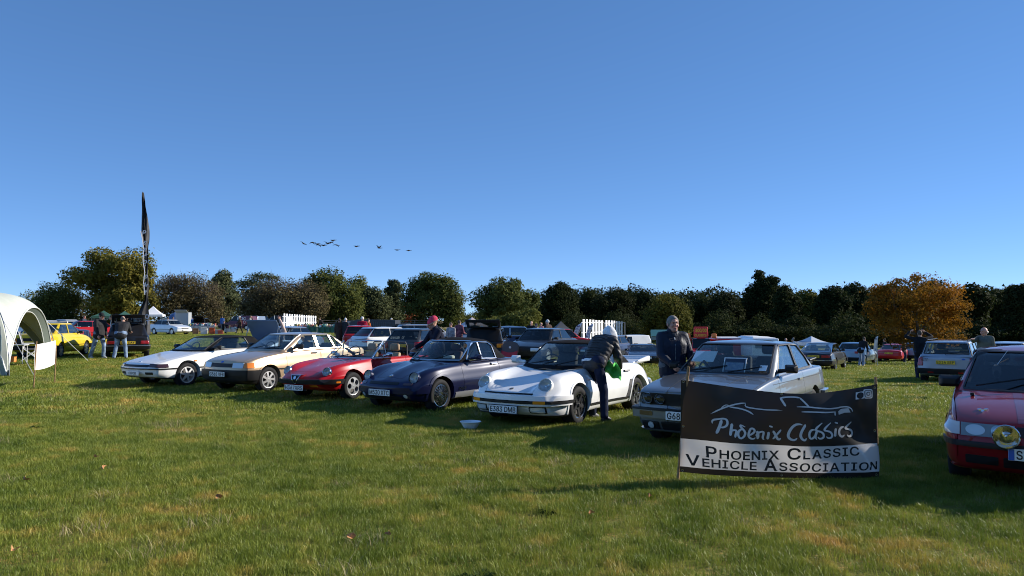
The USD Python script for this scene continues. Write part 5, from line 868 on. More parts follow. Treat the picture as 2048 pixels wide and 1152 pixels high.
def x_lean(t, j):
    for z in np.linspace(.06, .46, 9):                                # quilting seams round the padded jacket
        c = j['hip'] + j['sp'] * z * j['k']; a = np.linspace(0, 2 * PI, 25); rx, ry = .168, .232 - .03 * abs(z - .3) / .3
        obj('quilt_seam', tube([c + j['fw'] * rx * math.cos(b) + j['lat'] * ry * math.sin(b) for b in a], .006, 5), mat('seam_black', (.012, .012, .013), .7), t, 60)
    obj('shirt_hem', soften(Manifold.batch_hull([ball(j['hip'] + j['lat'] * .08 * s - j['sp'] * .02 + j['fw'] * -.012, .142, 12) for s in (1, -1)]) ^ Manifold.batch_hull([ball(j['hip'] - j['fw'] * .12 + j['lat'] * .15, .05), ball(j['hip'] - j['fw'] * .12 - j['lat'] * .02, .05), ball(j['hip'] - j['fw'] * .2 + j['lat'] * .1, .05)]), .02, 0, 2), WHITETOP, t, 60)
def main_people():
    person('man in black padded jacket and dark jeans bending to wipe the white cabriolet', (*pat(1192, 830, 12.75), 0), 226, 1.80, lean=.66, hl=1.25, side=0, hipdx=-.06, feet=((.10, .16), (-.10, -.26)), top=PADDED, bottom=JEANSDARK, hood=HOODWHITE, hi=True, bulk=1.13, hem=-.02, head=(-.3, .6), reach=((.52, .10, .90), (.46, -.14, .86)), extra=x_lean, curl=.8, ripple=.010)
    def ja(t, j):
        obj('shirt_collar', Manifold.batch_hull([ball(j['neck'] + j['sp'] * .03 + j['lat'] * .05 * s + j['fw'] * .045, .018) for s in (1, -1)] + [ball(j['neck'] - j['sp'] * .03 + j['fw'] * .10, .012)]), cloth('shirt_dark', (.05, .055, .07)), t, 60)
        obj('zip', tube([j['neck'] + j['fw'] * .105 - j['sp'] * .06, j['chest'] + j['fw'] * .142, j['hip'] + j['fw'] * .14], .006, 5), STEEL, t)
    person('smiling grey-haired man in navy jacket standing behind the silver saloon wing mirror', (*pat(1346, 830, 12.0), 0), -8, 1.78, top=NAVYCOAT, bottom=GREYTROUSER, hair=HAIRGREY, skin=SKINRED, hi=True, bulk=1.12, hem=.10, collar=True, headk=1.08, reach=(None, (.26, -.10, .98)), arms=((.05, .32, -1), (.25, .15, -1), (.1, .3, -1), (.5, .1, -.6)), head=(.06, -.03), extra=ja, curl=.5)
    person('person in pink woolly hat leaning over between the red and blue roadsters', (*pat(882, 800, 17.3), 0), 60, 1.80, lean=.30, top=cloth('fleece_navy', (.014, .016, .03)), bottom=BLACKTROUSER, cap='woolly', hi=True, head=(-.4, .25), arms=((.5, .1, -.8), (.8, 0, -.4), (.5, .2, -.8), (.8, 0, -.4)), headk=1.12, collar=True)
    person('man in black cap, dark jacket and faded jeans standing by the black hatchback', (*pat(197, 714, 29.6), 0), 285, 1.84, top=DARKGREY, bottom=JEANS, shoe=SHOEPALE, cap=CAPBLACK, hi=True, bulk=1.18, lean=.10, head=(0, .25), feet=((.14, .10), (-.30, -.10)), arms=((.05, .12, -1), (.25, .02, -1), (.12, .10, -1), (.30, -.02, -1)), skin=SKINRED, hair=HAIRBROWN)
    person('man in dark jacket and pale jeans bending into the open boot of the hatchback', (*pat(240, 716, 29.2), 0), 165, 1.80, lean=.55, top=DARKGREY, bottom=JEANS, hi=True, bulk=1.18, hem=.04, hair=HAIRGREY, bald=True, feet=((-.05, .20), (.05, -.20)), arms=((.7, .1, -.7), (.9, -.1, -.3), (.7, .1, -.7), (.9, -.1, -.3)), head=(0, .3))
    person('bald man in grey-green jersey resting his hand on the silver estate roof', (*pat(1972, 760, 22.5), 0), 60, 1.74, top=GREENGREY, bottom=GREYTROUSER, bald=True, hair=HAIRWHITE, skin=SKINRED, hi=True, bulk=1.08, reach=(None, (.50, -.08, 1.36)), arms=((-.1, .12, -1), (.35, .02, -1), (1, 0, 0), (1, 0, 0)), head=(-.25, .05), headk=1.1)
    person('man in black coat shading his eyes beside the silver estate tailgate', (*pat(1842, 760, 26.5), 0), 190, 1.74, top=BLACKCOAT, bottom=JEANSDARK, hi=None, arms=((.4, .7, .25), (.5, -.8, .75), (.4, .7, .25), (.5, -.8, .75)), hair=HAIRBROWN)
    person('person in maroon jacket seen from behind at the red hatchback', (*pat(724, 700, 41), 0), 175, 1.86, top=MAROON, bottom=BLACKTROUSER, hair=HAIRWHITE, arms=HANDS_FRONT, bulk=1.05)
    person('person in orange jacket partly hidden by the one in maroon', (*pat(735, 700, 44), 0), 230, 1.76, top=ORANGETOP, bottom=BLACKTROUSER, hair=HAIRBROWN, skin=SKINRED)
    person('person in brown coat standing left of the grey-coated one near the stalls', (*pat(678, 700, 42), 0), 160, 1.72, top=BROWNCOAT, bottom=BLACKTROUSER, hair=HAIRBROWN, long=.25, skin=SKINRED)
    person('person in long dark grey coat and red scarf beside the red hatchback', (*pat(690, 700, 42), 0), 205, 1.76, top=DARKGREY, bottom=BLACKTROUSER, hair=HAIRWHITE, long=.3, arms=HANDS_FRONT)
    person('person in dark floral top standing left of the pale pink gazebo', (*pat(918, 700, 36), 0), 215, 1.72, top=cloth('top_floral_dark', (.05, .02, .03), color2=(.25, .09, .12)), bottom=BLACKTROUSER, hair=HAIRBROWN, arms=HANDS_FRONT)
    person('man in khaki jacket seen from behind under the pale pink gazebo', (*pat(950, 700, 34), 0), 185, 1.70, top=KHAKI, bottom=BLACKTROUSER, hair=HAIRBROWN, bulk=1.15, arms=HANDS_FRONT)
    person('person in pale flowery top behind the one in the pink hat', (*pat(902, 700, 33), 0), 30, 1.62, top=cloth('top_flowery', (.12, .10, .12), color2=(.45, .42, .42)), bottom=BLACKTROUSER, hair=HAIRBROWN, skin=SKINRED)
    person('white-haired man in brown jacket standing before the dark gazebo', (*pat(1096, 700, 37), 0), 130, 1.82, top=BROWNCOAT, bottom=BEIGE, hair=HAIRWHITE, bulk=1.08, arms=POCKETS)
    person('person in black jacket beside the dark saloon door left of the dark gazebo', (*pat(1063, 700, 38), 0), 20, 1.70, top=BLACKCOAT, bottom=BLACKTROUSER, bald=True, hair=HAIRGREY, arms=HANDS_FRONT)
    person('person in flowered blouse talking beside the man in black by the dark saloon', (*pat(1072, 700, 37), 0), 320, 1.60, top=cloth('blouse_flowered', (.06, .06, .07), color2=(.40, .38, .37)), bottom=BLACKTROUSER, hair=HAIRBROWN)
    person('bald person in pink shirt far behind near the dark gazebo', (*pat(1083, 670, 52), 0), 60, 1.70, top=cloth('shirt_pink', (.50, .22, .22)), bottom=BLACKTROUSER, bald=True, skin=SKINRED)
    person('person in dark blue coat standing in front of the white van', (*pat(1252, 700, 44), 0), 180, 1.62, top=cloth('coat_dark_blue', (.02, .032, .06)), bottom=JEANSDARK, hair=HAIRBROWN, long=.2)
    person('man in white shirt bending behind the black fastback', (*pat(1596, 700, 46), 0), 120, 1.72, lean=.45, top=WHITETOP, bottom=JEANSDARK, hair=HAIRGREY)
    person('bald man whose head shows over the silver saloon roof', (*pat(1572, 690, 50), 0), 190, 1.68, top=BROWNCOAT, bottom=BEIGE, bald=True, hair=HAIRGREY, skin=SKINRED)
    person('person in black jacket leaning at the open bonnet near the white feather flag', (*pat(1722, 712, 42), 0), 240, 1.74, lean=.5, top=BLACKCOAT, bottom=JEANS, hair=HAIRBROWN)
    person('person in dark clothes standing under the orange tree left of the red coupe', (*pat(1770, 705, 56), 0), 90, 1.70, top=cloth('coat_charcoal', (.02, .02, .022)), bottom=BLACKTROUSER, hair=HAIRBROWN)
    person('person in brown jacket under the orange tree behind the red coupe', (*pat(1808, 710, 50), 0), 300, 1.72, top=BROWNCOAT, bottom=JEANSDARK, hair=HAIRBROWN)
    person('old man with bare raised arm holding the raised blue bonnet', (*pat(566, 715, 29.5), 0), 60, 1.55, top=cloth('shirt_pale_pink', (.55, .42, .38)), bottom=BEIGE, hair=HAIRWHITE, skin=SKINRED, arms=((.3, .2, .6), (.4, .1, .8), (.1, .2, -1), (.2, 0, -1)))
    person('man in black jacket and beige trousers facing the white car with its door open', (*gnd(345, 667)[:2], 0), 275, 1.70, top=BLACKCOAT, bottom=BEIGE, hair=HAIRBROWN, skin=SKINRED, arms=HANDS_FRONT)
    person('person in dark jacket left of the beige-trousered man by the white gazebo', (*gnd(336, 666)[:2], 0), 90, 1.66, top=DARKGREY, bottom=JEANS, hair=HAIRBROWN, skin=SKIN)
    person('stallholder in dark blue top behind the long table of goods', (*gnd(384, 662)[:2], 0), 240, 1.74, top=BLUETOP, bottom=BLACKTROUSER, hair=HAIRWHITE)
    person('person in blue hooded top standing right of the long stall table', (*gnd(444, 661)[:2], 0), 180, 1.80, top=BLUETOP, bottom=GREYTROUSER, hair=HAIRBROWN)
    person('person in black crouching at a low white stall table', (*gnd(451, 667)[:2], 0), 270, 1.7, drop=.42, hipdx=-.2, top=BLACKCOAT, bottom=BLACKTROUSER, hair=HAIRBROWN, skin=SKINRED, arms=((.9, .1, -.4), (.9, -.1, -.1), (.9, .1, -.4), (.9, -.1, -.1)))
    person('person in dark top and trousers walking left past the painted van', (*gnd(479, 667)[:2], 0), 80, 1.80, top=BROWNCOAT, bottom=BLACKTROUSER, hair=HAIRWHITE, feet=((.30, .09), (-.28, -.09)), arms=((.4, .1, -1), (.6, 0, -.8), (-.3, .1, -1), (0, 0, -1)))
    person('person in grey top and pale jeans walking right past the vans', (*gnd(500, 667)[:2], 0), 265, 1.84, top=GREYTOP, bottom=JEANS, hair=HAIRBROWN, feet=((.28, .09), (-.26, -.09)))
    person('person in dark coat bending at the green stall tables right of the sight screen', (*gnd(646, 668)[:2], 0), 90, 1.72, lean=.5, top=BLACKCOAT, bottom=BLACKTROUSER, hair=HAIRBROWN)
    person('person in cream top in front of the dark trailer, nearer the white hatchback', (*gnd(783, 672)[:2], 0), 90, 1.70, top=cloth('top_cream', (.55, .44, .34)), bottom=BEIGE, hair=HAIRWHITE)
    person('person in dark top right of the one in cream by the dark trailer', (*gnd(797, 672)[:2], 0), 200, 1.52, top=BLACKCOAT, bottom=BLACKTROUSER, hair=HAIRBROWN)
    person('man in dark blue jacket standing behind the silver estate on the far left', (*pat(167, 672, 56), 0), 270, 1.80, top=cloth('jacket_slate', (.04, .05, .075)), bottom=BLACKTROUSER, hair=HAIRBROWN, skin=SKINRED)
    person('person in pale grey top bending beyond the black hatchback', (*pat(228, 690, 40), 0), 60, 1.80, top=cloth('top_pale_grey', (.42, .42, .42)), bottom=GREYTROUSER, lean=.2, hair=HAIRBROWN, skin=SKINRED)
    person('brown-haired person whose head shows over the bending man by the hatchback', (*pat(252, 690, 37), 0), 330, 1.74, top=DARKGREY, bottom=BLACKTROUSER, hair=HAIRBROWN, skin=SKINRED)
    person('person under the right green gazebo in a dark coat', (*gnd(262, 665)[:2], 0), 200, 1.80, top=DARKGREY, bottom=BLACKTROUSER, hair=HAIRBROWN)
    person('person in cream top under the right green gazebo', (*gnd(270, 665)[:2], 0), 20, 1.84, top=cloth('top_pale_cream', (.50, .45, .36)), bottom=BLACKTROUSER, hair=HAIRGREY)
    person('person in navy trousers and pale shoes sitting inside the dome shelter', (*pat(-4, 740, 26.0), 0), 285, 1.74, drop=.45, hipdx=-.28, top=NAVYCOAT, bottom=cloth('trousers_navy', (.02, .028, .06)), shoe=SHOEPALE, hair=HAIRBROWN, feet=((.22, .10), (.16, -.10)), hi=None)
if globals().get('ONLY') is None or globals().get('ONLY') == 'people': main_people()
# ---------------------------------------------------------------- things on the field
# the club banner -------------------------------------------------------------------------------
def clothmat(name, c, tr, k):
    if name not in _mats: _mats[name] = usdkit.material(stage, f'/World/Looks/{name}', {'p': ('principled_bsdf', {'base_color': c, 'roughness': .5}), 't': ('translucent_bsdf', {'color': tr}), 'm': ('mix_closure', {'fac': k})}, [('p.BSDF', 'm.closure1'), ('t.BSDF', 'm.closure2')], surface='m.closure')
    return _mats[name]
BANNERDARK = clothmat('banner_charcoal', (.024, .021, .020), (.045, .032, .025), .25); BANNERWHITE = clothmat('banner_white', (.70, .70, .71), (.75, .70, .66), .42); INKWHITE = mat('banner_ink_white', (.62, .62, .62), .6); INKDARK = mat('banner_ink_dark', (.022, .020, .020), .6); EYELET = mat('eyelet_brass', (.55, .48, .32), .3, 1.0)
def stroke(pts, w, z=0.0, n=14, taper=(1, 1)):
    """A brush stroke through the points as a flat ribbon; w the pen width, tapered at its ends."""
    p = np.array(pts, float); t = np.concatenate([[0], np.cumsum(np.linalg.norm(np.diff(p, axis=0), axis=1))]); tt = np.linspace(0, t[-1], n if len(p) > 2 else max(2, n // 2))
    from scipy.interpolate import CubicSpline
    q = CubicSpline(t, p)(tt) if len(p) > 2 else np.stack([np.interp(tt, t, p[:, i]) for i in (0, 1)], -1)
    d = np.gradient(q, axis=0); d /= np.linalg.norm(d, axis=1, keepdims=True) + 1e-9; nn = np.stack([-d[:, 1], d[:, 0]], -1)
    u = np.linspace(0, 1, len(q)); ww = w / 2 * np.minimum(1, np.minimum(taper[0] * .35 + u * 6, taper[1] * .35 + (1 - u) * 6)) * (.85 + .3 * np.abs(nn[:, 0]))
    a, b = q + nn * ww[:, None], q - nn * ww[:, None]; v = np.stack([a, b], 1).reshape(-1, 2); v = np.column_stack([v, np.full(len(v), z)]); i = np.arange(len(q) - 1) * 2
    return v, np.vstack([np.stack([i, i + 1, i + 3], -1), np.stack([i, i + 3, i + 2], -1)])
def banner():
    A, B = gnd(1364, 963), gnd(1757, 957)                           # the two stakes
    t = thing('club_banner', 'black and white club banner reading Phoenix Classics tied between two wooden stakes', 'banner', tuple((A + B) / 2), 0)
    o = (A + B) / 2; A, B = A - o, B - o; W = np.linalg.norm((B - A)[:2]); ex = (B - A) / W; ny = np.array([ex[1], -ex[0], 0])
    d = np.hypot(*(gnd(1364, 963) - [0, 0, 0])[:2]); mpp = gnd(1364, 963)[1] / FPX
    H0, H1 = (944 - 763) * mpp, (957 - 770) * mpp                # cloth height at the left and right stake
    z0l, z0r = (963 - 944) * mpp, .015
    def S(u, v, off=0.0):
        """A point of the cloth: u across 0..1, v up 0..1."""
        u, v = np.asarray(u, float), np.asarray(v, float)
        zl = z0l + (z0r - z0l) * u - .028 * np.sin(PI * u) * (1 - v) * 1.0; H = H0 + (H1 - H0) * u - .094 * np.sin(PI * u ** 1.3) * v
        z = zl + H * v - .02 * np.sin(PI * u) * v
        bulge = .12 * np.sin(PI * u) * np.sin(PI * (.15 + .8 * v)) + .034 * np.sin(u * 9 + v * 2.2) * np.sin(PI * u) + .030 * np.sin((u * 2.2 - v) * 7.5) * (1 - u) ** 1.5 * u ** .3 + .030 * np.exp(-((u - .92) / .06) ** 2) * np.sin(v * 9) + .014 * np.sin(u * 21 + v * 5) * (v < .45) * np.sin(PI * v / .45)
        x = u * W + .012 * np.sin(v * 7) * np.exp(-((u - 1) / .15) ** 2) - .055 * (1 - v) * (1 - u) * .4
        P = A + ex * x[..., None] - ny * 0 + ny * (bulge[..., None] + off); P[..., 2] += z
        return P
    nu, nv = 90, 44
    def sheet(v0, v1, m, name, nv, u0=0.0, u1=1.0, off=0.0):
        u, v = np.meshgrid(np.linspace(u0, u1, nu), np.linspace(v0, v1, nv), indexing='ij'); P = S(u, v, off).reshape(-1, 3); Q = S(u, v, off - .0012).reshape(-1, 3)
        i = np.arange(nu * nv).reshape(nu, nv); q = np.stack([i[:-1, :-1], i[1:, :-1], i[1:, 1:], i[:-1, 1:]], -1).reshape(-1, 4); k = len(P)
        rim = np.concatenate([i[:, 0], i[-1, 1:], i[-2::-1, -1], i[0, -2:0:-1]]); r2 = np.roll(rim, -1); e = np.stack([rim, rim + k, r2 + k, r2], -1)
        return obj(name, (P, q), m, t, True)
    sheet(.365, 1, BANNERDARK, 'dark_panel', 30); sheet(.062, .365, BANNERWHITE, 'white_panel', 16); sheet(0, .062, BANNERDARK, 'lower_hem', 4)
    sheet(.062, 1, mat('hem_fold', (.016, .015, .015), .6), 'side_hem', 40, .0, .022, .0015) if False else None
    asp = W / ((H0 + H1) / 2)                                        # drawing units: x in widths, y in heights
    def lay(mesh, m, name, off=.0022):
        v, f = arr(mesh); P = S(v[:, 0], v[:, 1], off); obj(name, (P, f), m, t, 60)
    # picture space of the photograph: px across 105..1880, py 100..970 of its 2048 x 1069 enlargement
    X = lambda px, py: (px - 160 + (py - 120) * .045) / 1690; Yt = lambda px: 100 + 80 * math.sin(PI * min(max((px - 160) / 1690, 0), 1) ** 1.3) + 35 * (px - 160) / 1690; Yb = lambda px: 905 + 60 * (px - 105) / 1770
    pt = lambda px, py: (X(px, py), 1 - (py - Yt(px)) / (Yb(px) - Yt(px)))
    def draw(pts, w, taper=(1, 1)): return stroke([pt(*p) for p in pts], w / 1690, 0, 18, taper)
    class _: pass
    def ribbons(strokes, w):
        out = []
        for st in strokes:
            v, f = stroke(np.array([(p[0], p[1]) for p in st[0]], float), w * st[1], 0, 22, st[2] if len(st) > 2 else (1, 1)); out.append((np.array([[*pt(a, b), 0] for a, b, _z in v]), f))
        return cat(*out)
    logo = [([(385, 392), (470, 350), (560, 318), (660, 296), (698, 294)], 1, (0, 1)), ([(480, 340), (550, 318), (560, 330)], .6), ([(555, 328), (640, 342), (700, 362), (745, 394)], 1), ([(695, 300), (690, 318), (730, 335), (850, 350), (992, 354)], .9, (1, 0)), ([(1018, 318), (985, 243)], 1.3), ([(980, 243), (1060, 232), (1150, 240)], 1.2), ([(1145, 238), (1180, 280), (1218, 330)], 1.1), ([(1110, 324), (1220, 328), (1340, 342), (1460, 342), (1540, 332), (1590, 345), (1610, 378)], 1), ([(1145, 370), (1240, 372), (1340, 378), (1445, 375)], 1), ([(1440, 378), (1436, 408)], .9)]
    lay(ribbons(logo, 13), INKWHITE, 'car_outline')
    tl = np.array([pt(*p) for p in ((1470, 372), (1500, 352), (1572, 345), (1588, 386), (1530, 386), (1472, 402))]); lay((np.column_stack([tl, np.zeros(6)]), np.array([[0, 1, 4], [1, 2, 4], [2, 3, 4], [0, 4, 5]])), INKWHITE, 'car_tail_patch')
    script = [  # Phoenix Classics in a brush hand
        ([(478, 440), (455, 500), (425, 558)], 1.3), ([(400, 472), (400, 450), (450, 434), (520, 442), (520, 478), (480, 505), (452, 500)], 1), ([(560, 470), (545, 530), (535, 575)], 1.2), ([(540, 560), (560, 528), (585, 530), (578, 570), (575, 590)], 1), ([(655, 520), (620, 525), (600, 565), (615, 595), (648, 580), (658, 540), (640, 515), (625, 490), (665, 500)], 1), ([(690, 575), (725, 555), (742, 530), (720, 512), (695, 540), (690, 585), (715, 602), (745, 592)], 1), ([(760, 535), (768, 560), (762, 605)], 1.2), ([(764, 590), (790, 545), (815, 545), (810, 590), (822, 612)], 1), ([(862, 545), (855, 585), (850, 610)], 1.2), ([(884, 492), (880, 505)], 1.6), ([(895, 540), (920, 580), (945, 612), (960, 600)], 1.1), ([(965, 528), (925, 575), (895, 608)], .9),
        ([(1140, 485), (1085, 485), (1040, 530), (1025, 595), (1050, 615), (1090, 600)], 1.2), ([(1165, 480), (1130, 545), (1125, 600), (1145, 618), (1165, 600)], 1.1), ([(1250, 535), (1215, 530), (1190, 570), (1200, 605), (1230, 590), (1255, 540), (1240, 590), (1250, 612)], 1), ([(1308, 470), (1265, 540), (1305, 560), (1310, 590), (1275, 605), (1260, 590)], 1), ([(1385, 470), (1340, 540), (1380, 558), (1385, 590), (1350, 602), (1335, 588)], 1), ([(1430, 520), (1418, 560), (1415, 592)], 1.2), ([(1440, 466), (1436, 480)], 1.6), ([(1510, 510), (1475, 520), (1455, 560), (1470, 590), (1505, 580)], 1.1), ([(1590, 470), (1540, 530), (1580, 545), (1585, 575), (1550, 595), (1535, 580)], 1.1)]
    lay(ribbons(script, 17), INKWHITE, 'script_lettering')
    def line(words, py, big, small, x0, x1, m):
        """Small capitals with serifs, set between pixel columns x0 and x1 on the baseline py(px)."""
        items, x = [], 0.0
        for w in words:
            for i, ch in enumerate(w):
                h = big if i == 0 or (w == 'ASSOCIATION' and i == 0) else small
                tm = meshkit.text_mesh(ch, h, .001, True); v = np.array(tm.vertices); f = np.array(tm.faces); keep = np.all(v[f][:, :, 2] > .0005, axis=1); f = f[keep]
                v[:, 0] = (v[:, 0] - v[:, 0].min()) * 1.28; wd = v[:, 0].max(); items.append((v, f, x)); s_ = h * .10
                feet = {'P': [.08], 'H': [.1, .9], 'N': [.1], 'I': [.5], 'X': [.06, .94], 'L': [], 'A': [.06, .94], 'V': [], 'E': [], 'C': [], 'O': [], 'S': [], 'T': [.5]}.get(ch, [])
                for q in feet: items.append((np.array([[q * wd - s_ * 1.3, 0, 0], [q * wd + s_ * 1.3, 0, 0], [q * wd + s_ * 1.3, s_ * .55, 0], [q * wd - s_ * 1.3, s_ * .55, 0]]), np.array([[0, 1, 2], [0, 2, 3]]), x))
                x += wd + h * .22
            x += big * .55
        x -= big * .55; out = []
        for v, f, xo in items:
            w = v.copy(); px = x0 + (w[:, 0] + xo) * (x1 - x0) / x; yy = py(px) - w[:, 1]
            out.append((np.array([[*pt(a, b), 0] for a, b in zip(px, yy)]), f))
        lay(cat(*out), m, 'small_capitals')
    line(['PHOENIX', 'CLASSIC'], lambda p: 752 + 38 * np.sin(PI * np.clip((p - 160) / 1690, 0, 1) ** .8) - 8, 92, 72, 338, 1640, INKDARK)
    line(['VEHICLE', 'ASSOCIATION'], lambda p: 836 + 52 * np.sin(PI / 2 * np.clip((p - 160) / 1400, 0, 1)), 90, 68, 175, 1805, INKDARK)
    fb = [(1650, 205), (1722, 195), (1716, 258), (1642, 270)]; lay((np.array([[*pt(a, b), 0] for a, b in fb]), np.array([[0, 2, 1], [0, 3, 2]])), INKWHITE, 'social_square')
    lay(ribbons([([(1706, 212), (1692, 212), (1686, 228), (1682, 258)], 1), ([(1676, 232), (1700, 228)], .8)], 11), INKDARK, 'square_letter_f', .0034)
    def rr(cx, cy, hw, hh, r): return [(cx + sx * (hw - r) + r * math.cos(a), cy + sy * (hh - r) + r * math.sin(a)) for sx, sy, a0 in ((1, 1, 0), (-1, 1, PI / 2), (-1, -1, PI), (1, -1, 3 * PI / 2)) for a in np.linspace(a0, a0 + PI / 2, 5)]
    pl = rr(1758, 220, 44, 42, 18); pp = np.array([[*pt(a, b), 0] for a, b in [(1758, 220)] + pl]); lay((pp, np.array([[0, i + 1, (i + 1) % 20 + 1] for i in range(20)])), INKWHITE, 'camera_square')
    lay(ribbons([([(a, b) for a, b in rr(1758, 220, 32, 30, 12)] + [rr(1758, 220, 32, 30, 12)[0]], .55), ([(1758 + 15 * math.cos(a), 220 + 15 * math.sin(a)) for a in np.linspace(0, 2 * PI, 13)], .6), ([(1776, 203), (1779, 205)], .6)], 11), INKDARK, 'camera_mark', .0034)
    for u, v in ((.012, .985), (.5, .985), (.985, .965), (.012, .5), (.988, .5), (.012, .02), (.5, .03), (.985, .03)):
        p = S(np.array(u), np.array(v), .002); Rm = np.stack([ex, np.cross(ny, ex), ny], 1); a = np.linspace(0, 2 * PI, 17)
        obj('eyelet', tube([p + ex * .010 * math.cos(b) + np.array([0, 0, 1]) * .010 * math.sin(b) for b in a], .0035, 5), EYELET, t)
    pA, pB = A + ny * -.015, B + ny * -.018
    obj('stake', tube([pA + [-.045, 0, -.05], pA + [.02, 0, .6], pA + [.085, 0, 1.19]], [.016, .015, .015], 8), WOOD, t, 50); obj('stake', tube([pB + [0, 0, -.05], pB + [0, 0, .6], pB + [0, 0, 1.07]], [.016, .015, .015], 8), WOOD, t, 50)
    for p in (S(np.array(.012), np.array(.02)), S(np.array(.988), np.array(.5)), S(np.array(.985), np.array(.965))): obj('cable_tie', tube([p, p - ny * .03 + [.01, 0, .0], p - ny * .03 + ex * .05], .003, 4), BLACK, t)
def leftovers():
    # white notice cloth on two canes
    a, b = gnd(67, 778), gnd(109, 767); o = (a + b) / 2; t = thing('notice_cloth', 'blank white cloth notice stretched between two wooden canes', 'sign', tuple(o), 0); a, b = a - o, b - o; m = 18.6 / FPX
    obj('cane', tube([a + [0, 0, -.05], a + [.045, 0, 1.16]], .014, 7), WOOD, t, 50); obj('cane', tube([b + [0, 0, -.05], b + [.02, 0, 1.02]], .014, 7), WOOD, t, 50)
    u, v = np.meshgrid(np.linspace(0, 1, 24), np.linspace(0, 1, 16), indexing='ij'); P = (a + [.03, 0, 0]) + (b - a)[None, None] * u[..., None] * .98; P[..., 2] += .46 + .06 * u + (.62 + .05 * u * 0) * v - .035 * np.sin(PI * u) * (1 - v) - .012 * np.sin(PI * u) * v; P[..., 1] -= .03 + .03 * np.sin(PI * u) * np.sin(PI * v) + .008 * np.sin(u * 14 + v * 3)
    i = np.arange(24 * 16).reshape(24, 16); q = np.stack([i[:-1, :-1], i[1:, :-1], i[1:, 1:], i[:-1, 1:]], -1).reshape(-1, 4); obj('cloth_sheet', (P.reshape(-1, 3), q), mat('notice_white', (.82, .81, .80), .8, var=.03, vscale=6), t, True)
    # washing-up bowl
    p = gnd(941, 858); t = thing('plastic_bowl', 'white plastic washing bowl left on the grass in front of the white cabriolet', 'bowl', tuple(p)); prof = [(0, .012), (.085, .012), (.10, .02), (.150, .105), (.165, .112), (.165, .118), (.150, .116), (.093, .024), (0, .022)]
    obj('bowl_body', lathe(prof, 32, 'z'), WHITEPLASTIC, t, 40); obj('bowl_foot', lathe([(.075, 0), (.088, 0), (.088, .014), (.075, .014)], 28, 'z'), WHITEPLASTIC, t, 40)
    # green cloth in the man's hands
    o = at(1224, 733, 12.7); o[2] = 0; t = thing('drying_cloth', 'bright green drying cloth held against the door of the white cabriolet', 'cloth', tuple(o)); u, v = np.meshgrid(np.linspace(0, 1, 26), np.linspace(0, 1, 22), indexing='ij')
    s = 12.9 / FPX; cx = (u - .5) * 34 * s * (.55 + .45 * np.sin(PI * (1 - v * .75))); cz = .97 - v * (20 + 14 * u) * s + .03 * np.sin(u * 9) - .05 * np.abs(u - .45); cy = .05 * np.sin(u * 9 + v * 3) + .035 * np.sin(v * 8 - u * 4) + cx * -.45
    i = np.arange(26 * 22).reshape(26, 22); q = np.stack([i[:-1, :-1], i[1:, :-1], i[1:, 1:], i[:-1, 1:]], -1).reshape(-1, 4); obj('cloth_sheet', (np.stack([cx, cy, cz], -1).reshape(-1, 3), q), mat('cloth_green', (.12, .58, .10), .9, var=.15, vscale=9), t, True)
    # fallen leaves
    LM = mat('fallen_leaf', (.42, .20, .075), .8, var=.4, vscale=30); r = np.random.default_rng(5)
    for px, py, s, lab in ((208, 943, .10, 'brown fallen leaf standing on edge in the grass left of the lower leaf pair'), (193, 921, .09, 'dark reddish fallen leaf above the brown one on the left grass'), (700, 1086, .10, 'pale brown curled leaf low in the middle of the grass'), (28, 1112, .11, 'orange brown leaf near the lower left corner'), (437, 1003, .09, 'tan leaf on the grass left of centre'), (1183, 1037, .09, 'dark red leaf on the grass below the banner shadow'), (50, 966, .11, 'tan leaf lying flat near the left edge of the grass'), (778, 1078, .07, 'small brown leaf right of the pale curled leaf'), (1722, 892, .08, 'leaf lying beside the banner shadow'), (1300, 1002, .06, 'small pale leaf on grass below the banner middle')):
        p = gnd(px, py); a = r.uniform(0, 6.28); n = 9; s *= .68; th = np.linspace(0, 2 * PI, n, endpoint=False); rad = s / 2 * (1 + .35 * np.cos(3 * th)); P = np.stack([rad * np.cos(th), rad * .75 * np.sin(th), .02 * np.sin(2 * th) + .012], -1); P = np.vstack([[0, 0, .0], P]); Rm = rot('z', a) @ rot('x', r.uniform(.2, 1.1))
        o = obj('fallen_leaf', xf((P, np.array([[0, i + 1, (i + 1) % n + 1] for i in range(n)])), (p[0], p[1], .045), Rm), LM, None); tag(o, lab, 'leaf')
    # geese
    GOOSE = mat('goose_dark', (.03, .028, .027), .8); D = 150.0; n = 0
    labs = ['leftmost flying goose with wings slanting down to the right', 'second goose from the left with drooped wings', 'goose in the flock just right of the second from left', 'goose overlapping the third with a lifted wing', 'lowest goose of the bunched flock with wings level', 'goose left of the highest pair in the bunched flock', 'goose below the highest one in the bunched flock', 'highest goose at the right top of the bunched flock', 'goose with arched wings trailing right of the bunch', 'single goose flying between the bunch and the stragglers', 'goose with one wing raised among the stragglers', 'second straggling goose from the right end', 'last straggling goose at the right end of the flight']
    for (px, py, sp, ang, up) in ((607, 487, 12, -.55, .1), (625, 485, 8, -.1, -.7), (634, 488, 9, .05, .25), (638, 490, 8, -.3, -.6), (647, 491, 11, .05, .3), (655, 487, 12, -.15, .45), (661, 485, 10, .3, -.5), (666, 481, 8, .1, .3), (673, 490, 10, -.25, -.45), (713, 493, 8, .1, .35), (758, 496, 8, -.1, 1.2), (794, 500, 8, 0, .05), (817, 501, 8, 0, .05)):
        c = at(px, py, D); L = sp * D / FPX; t = thing('goose', labs[n], 'bird', tuple(c), 0, 'geese flying over the field'); n += 1; Rm = rot('y', -ang)
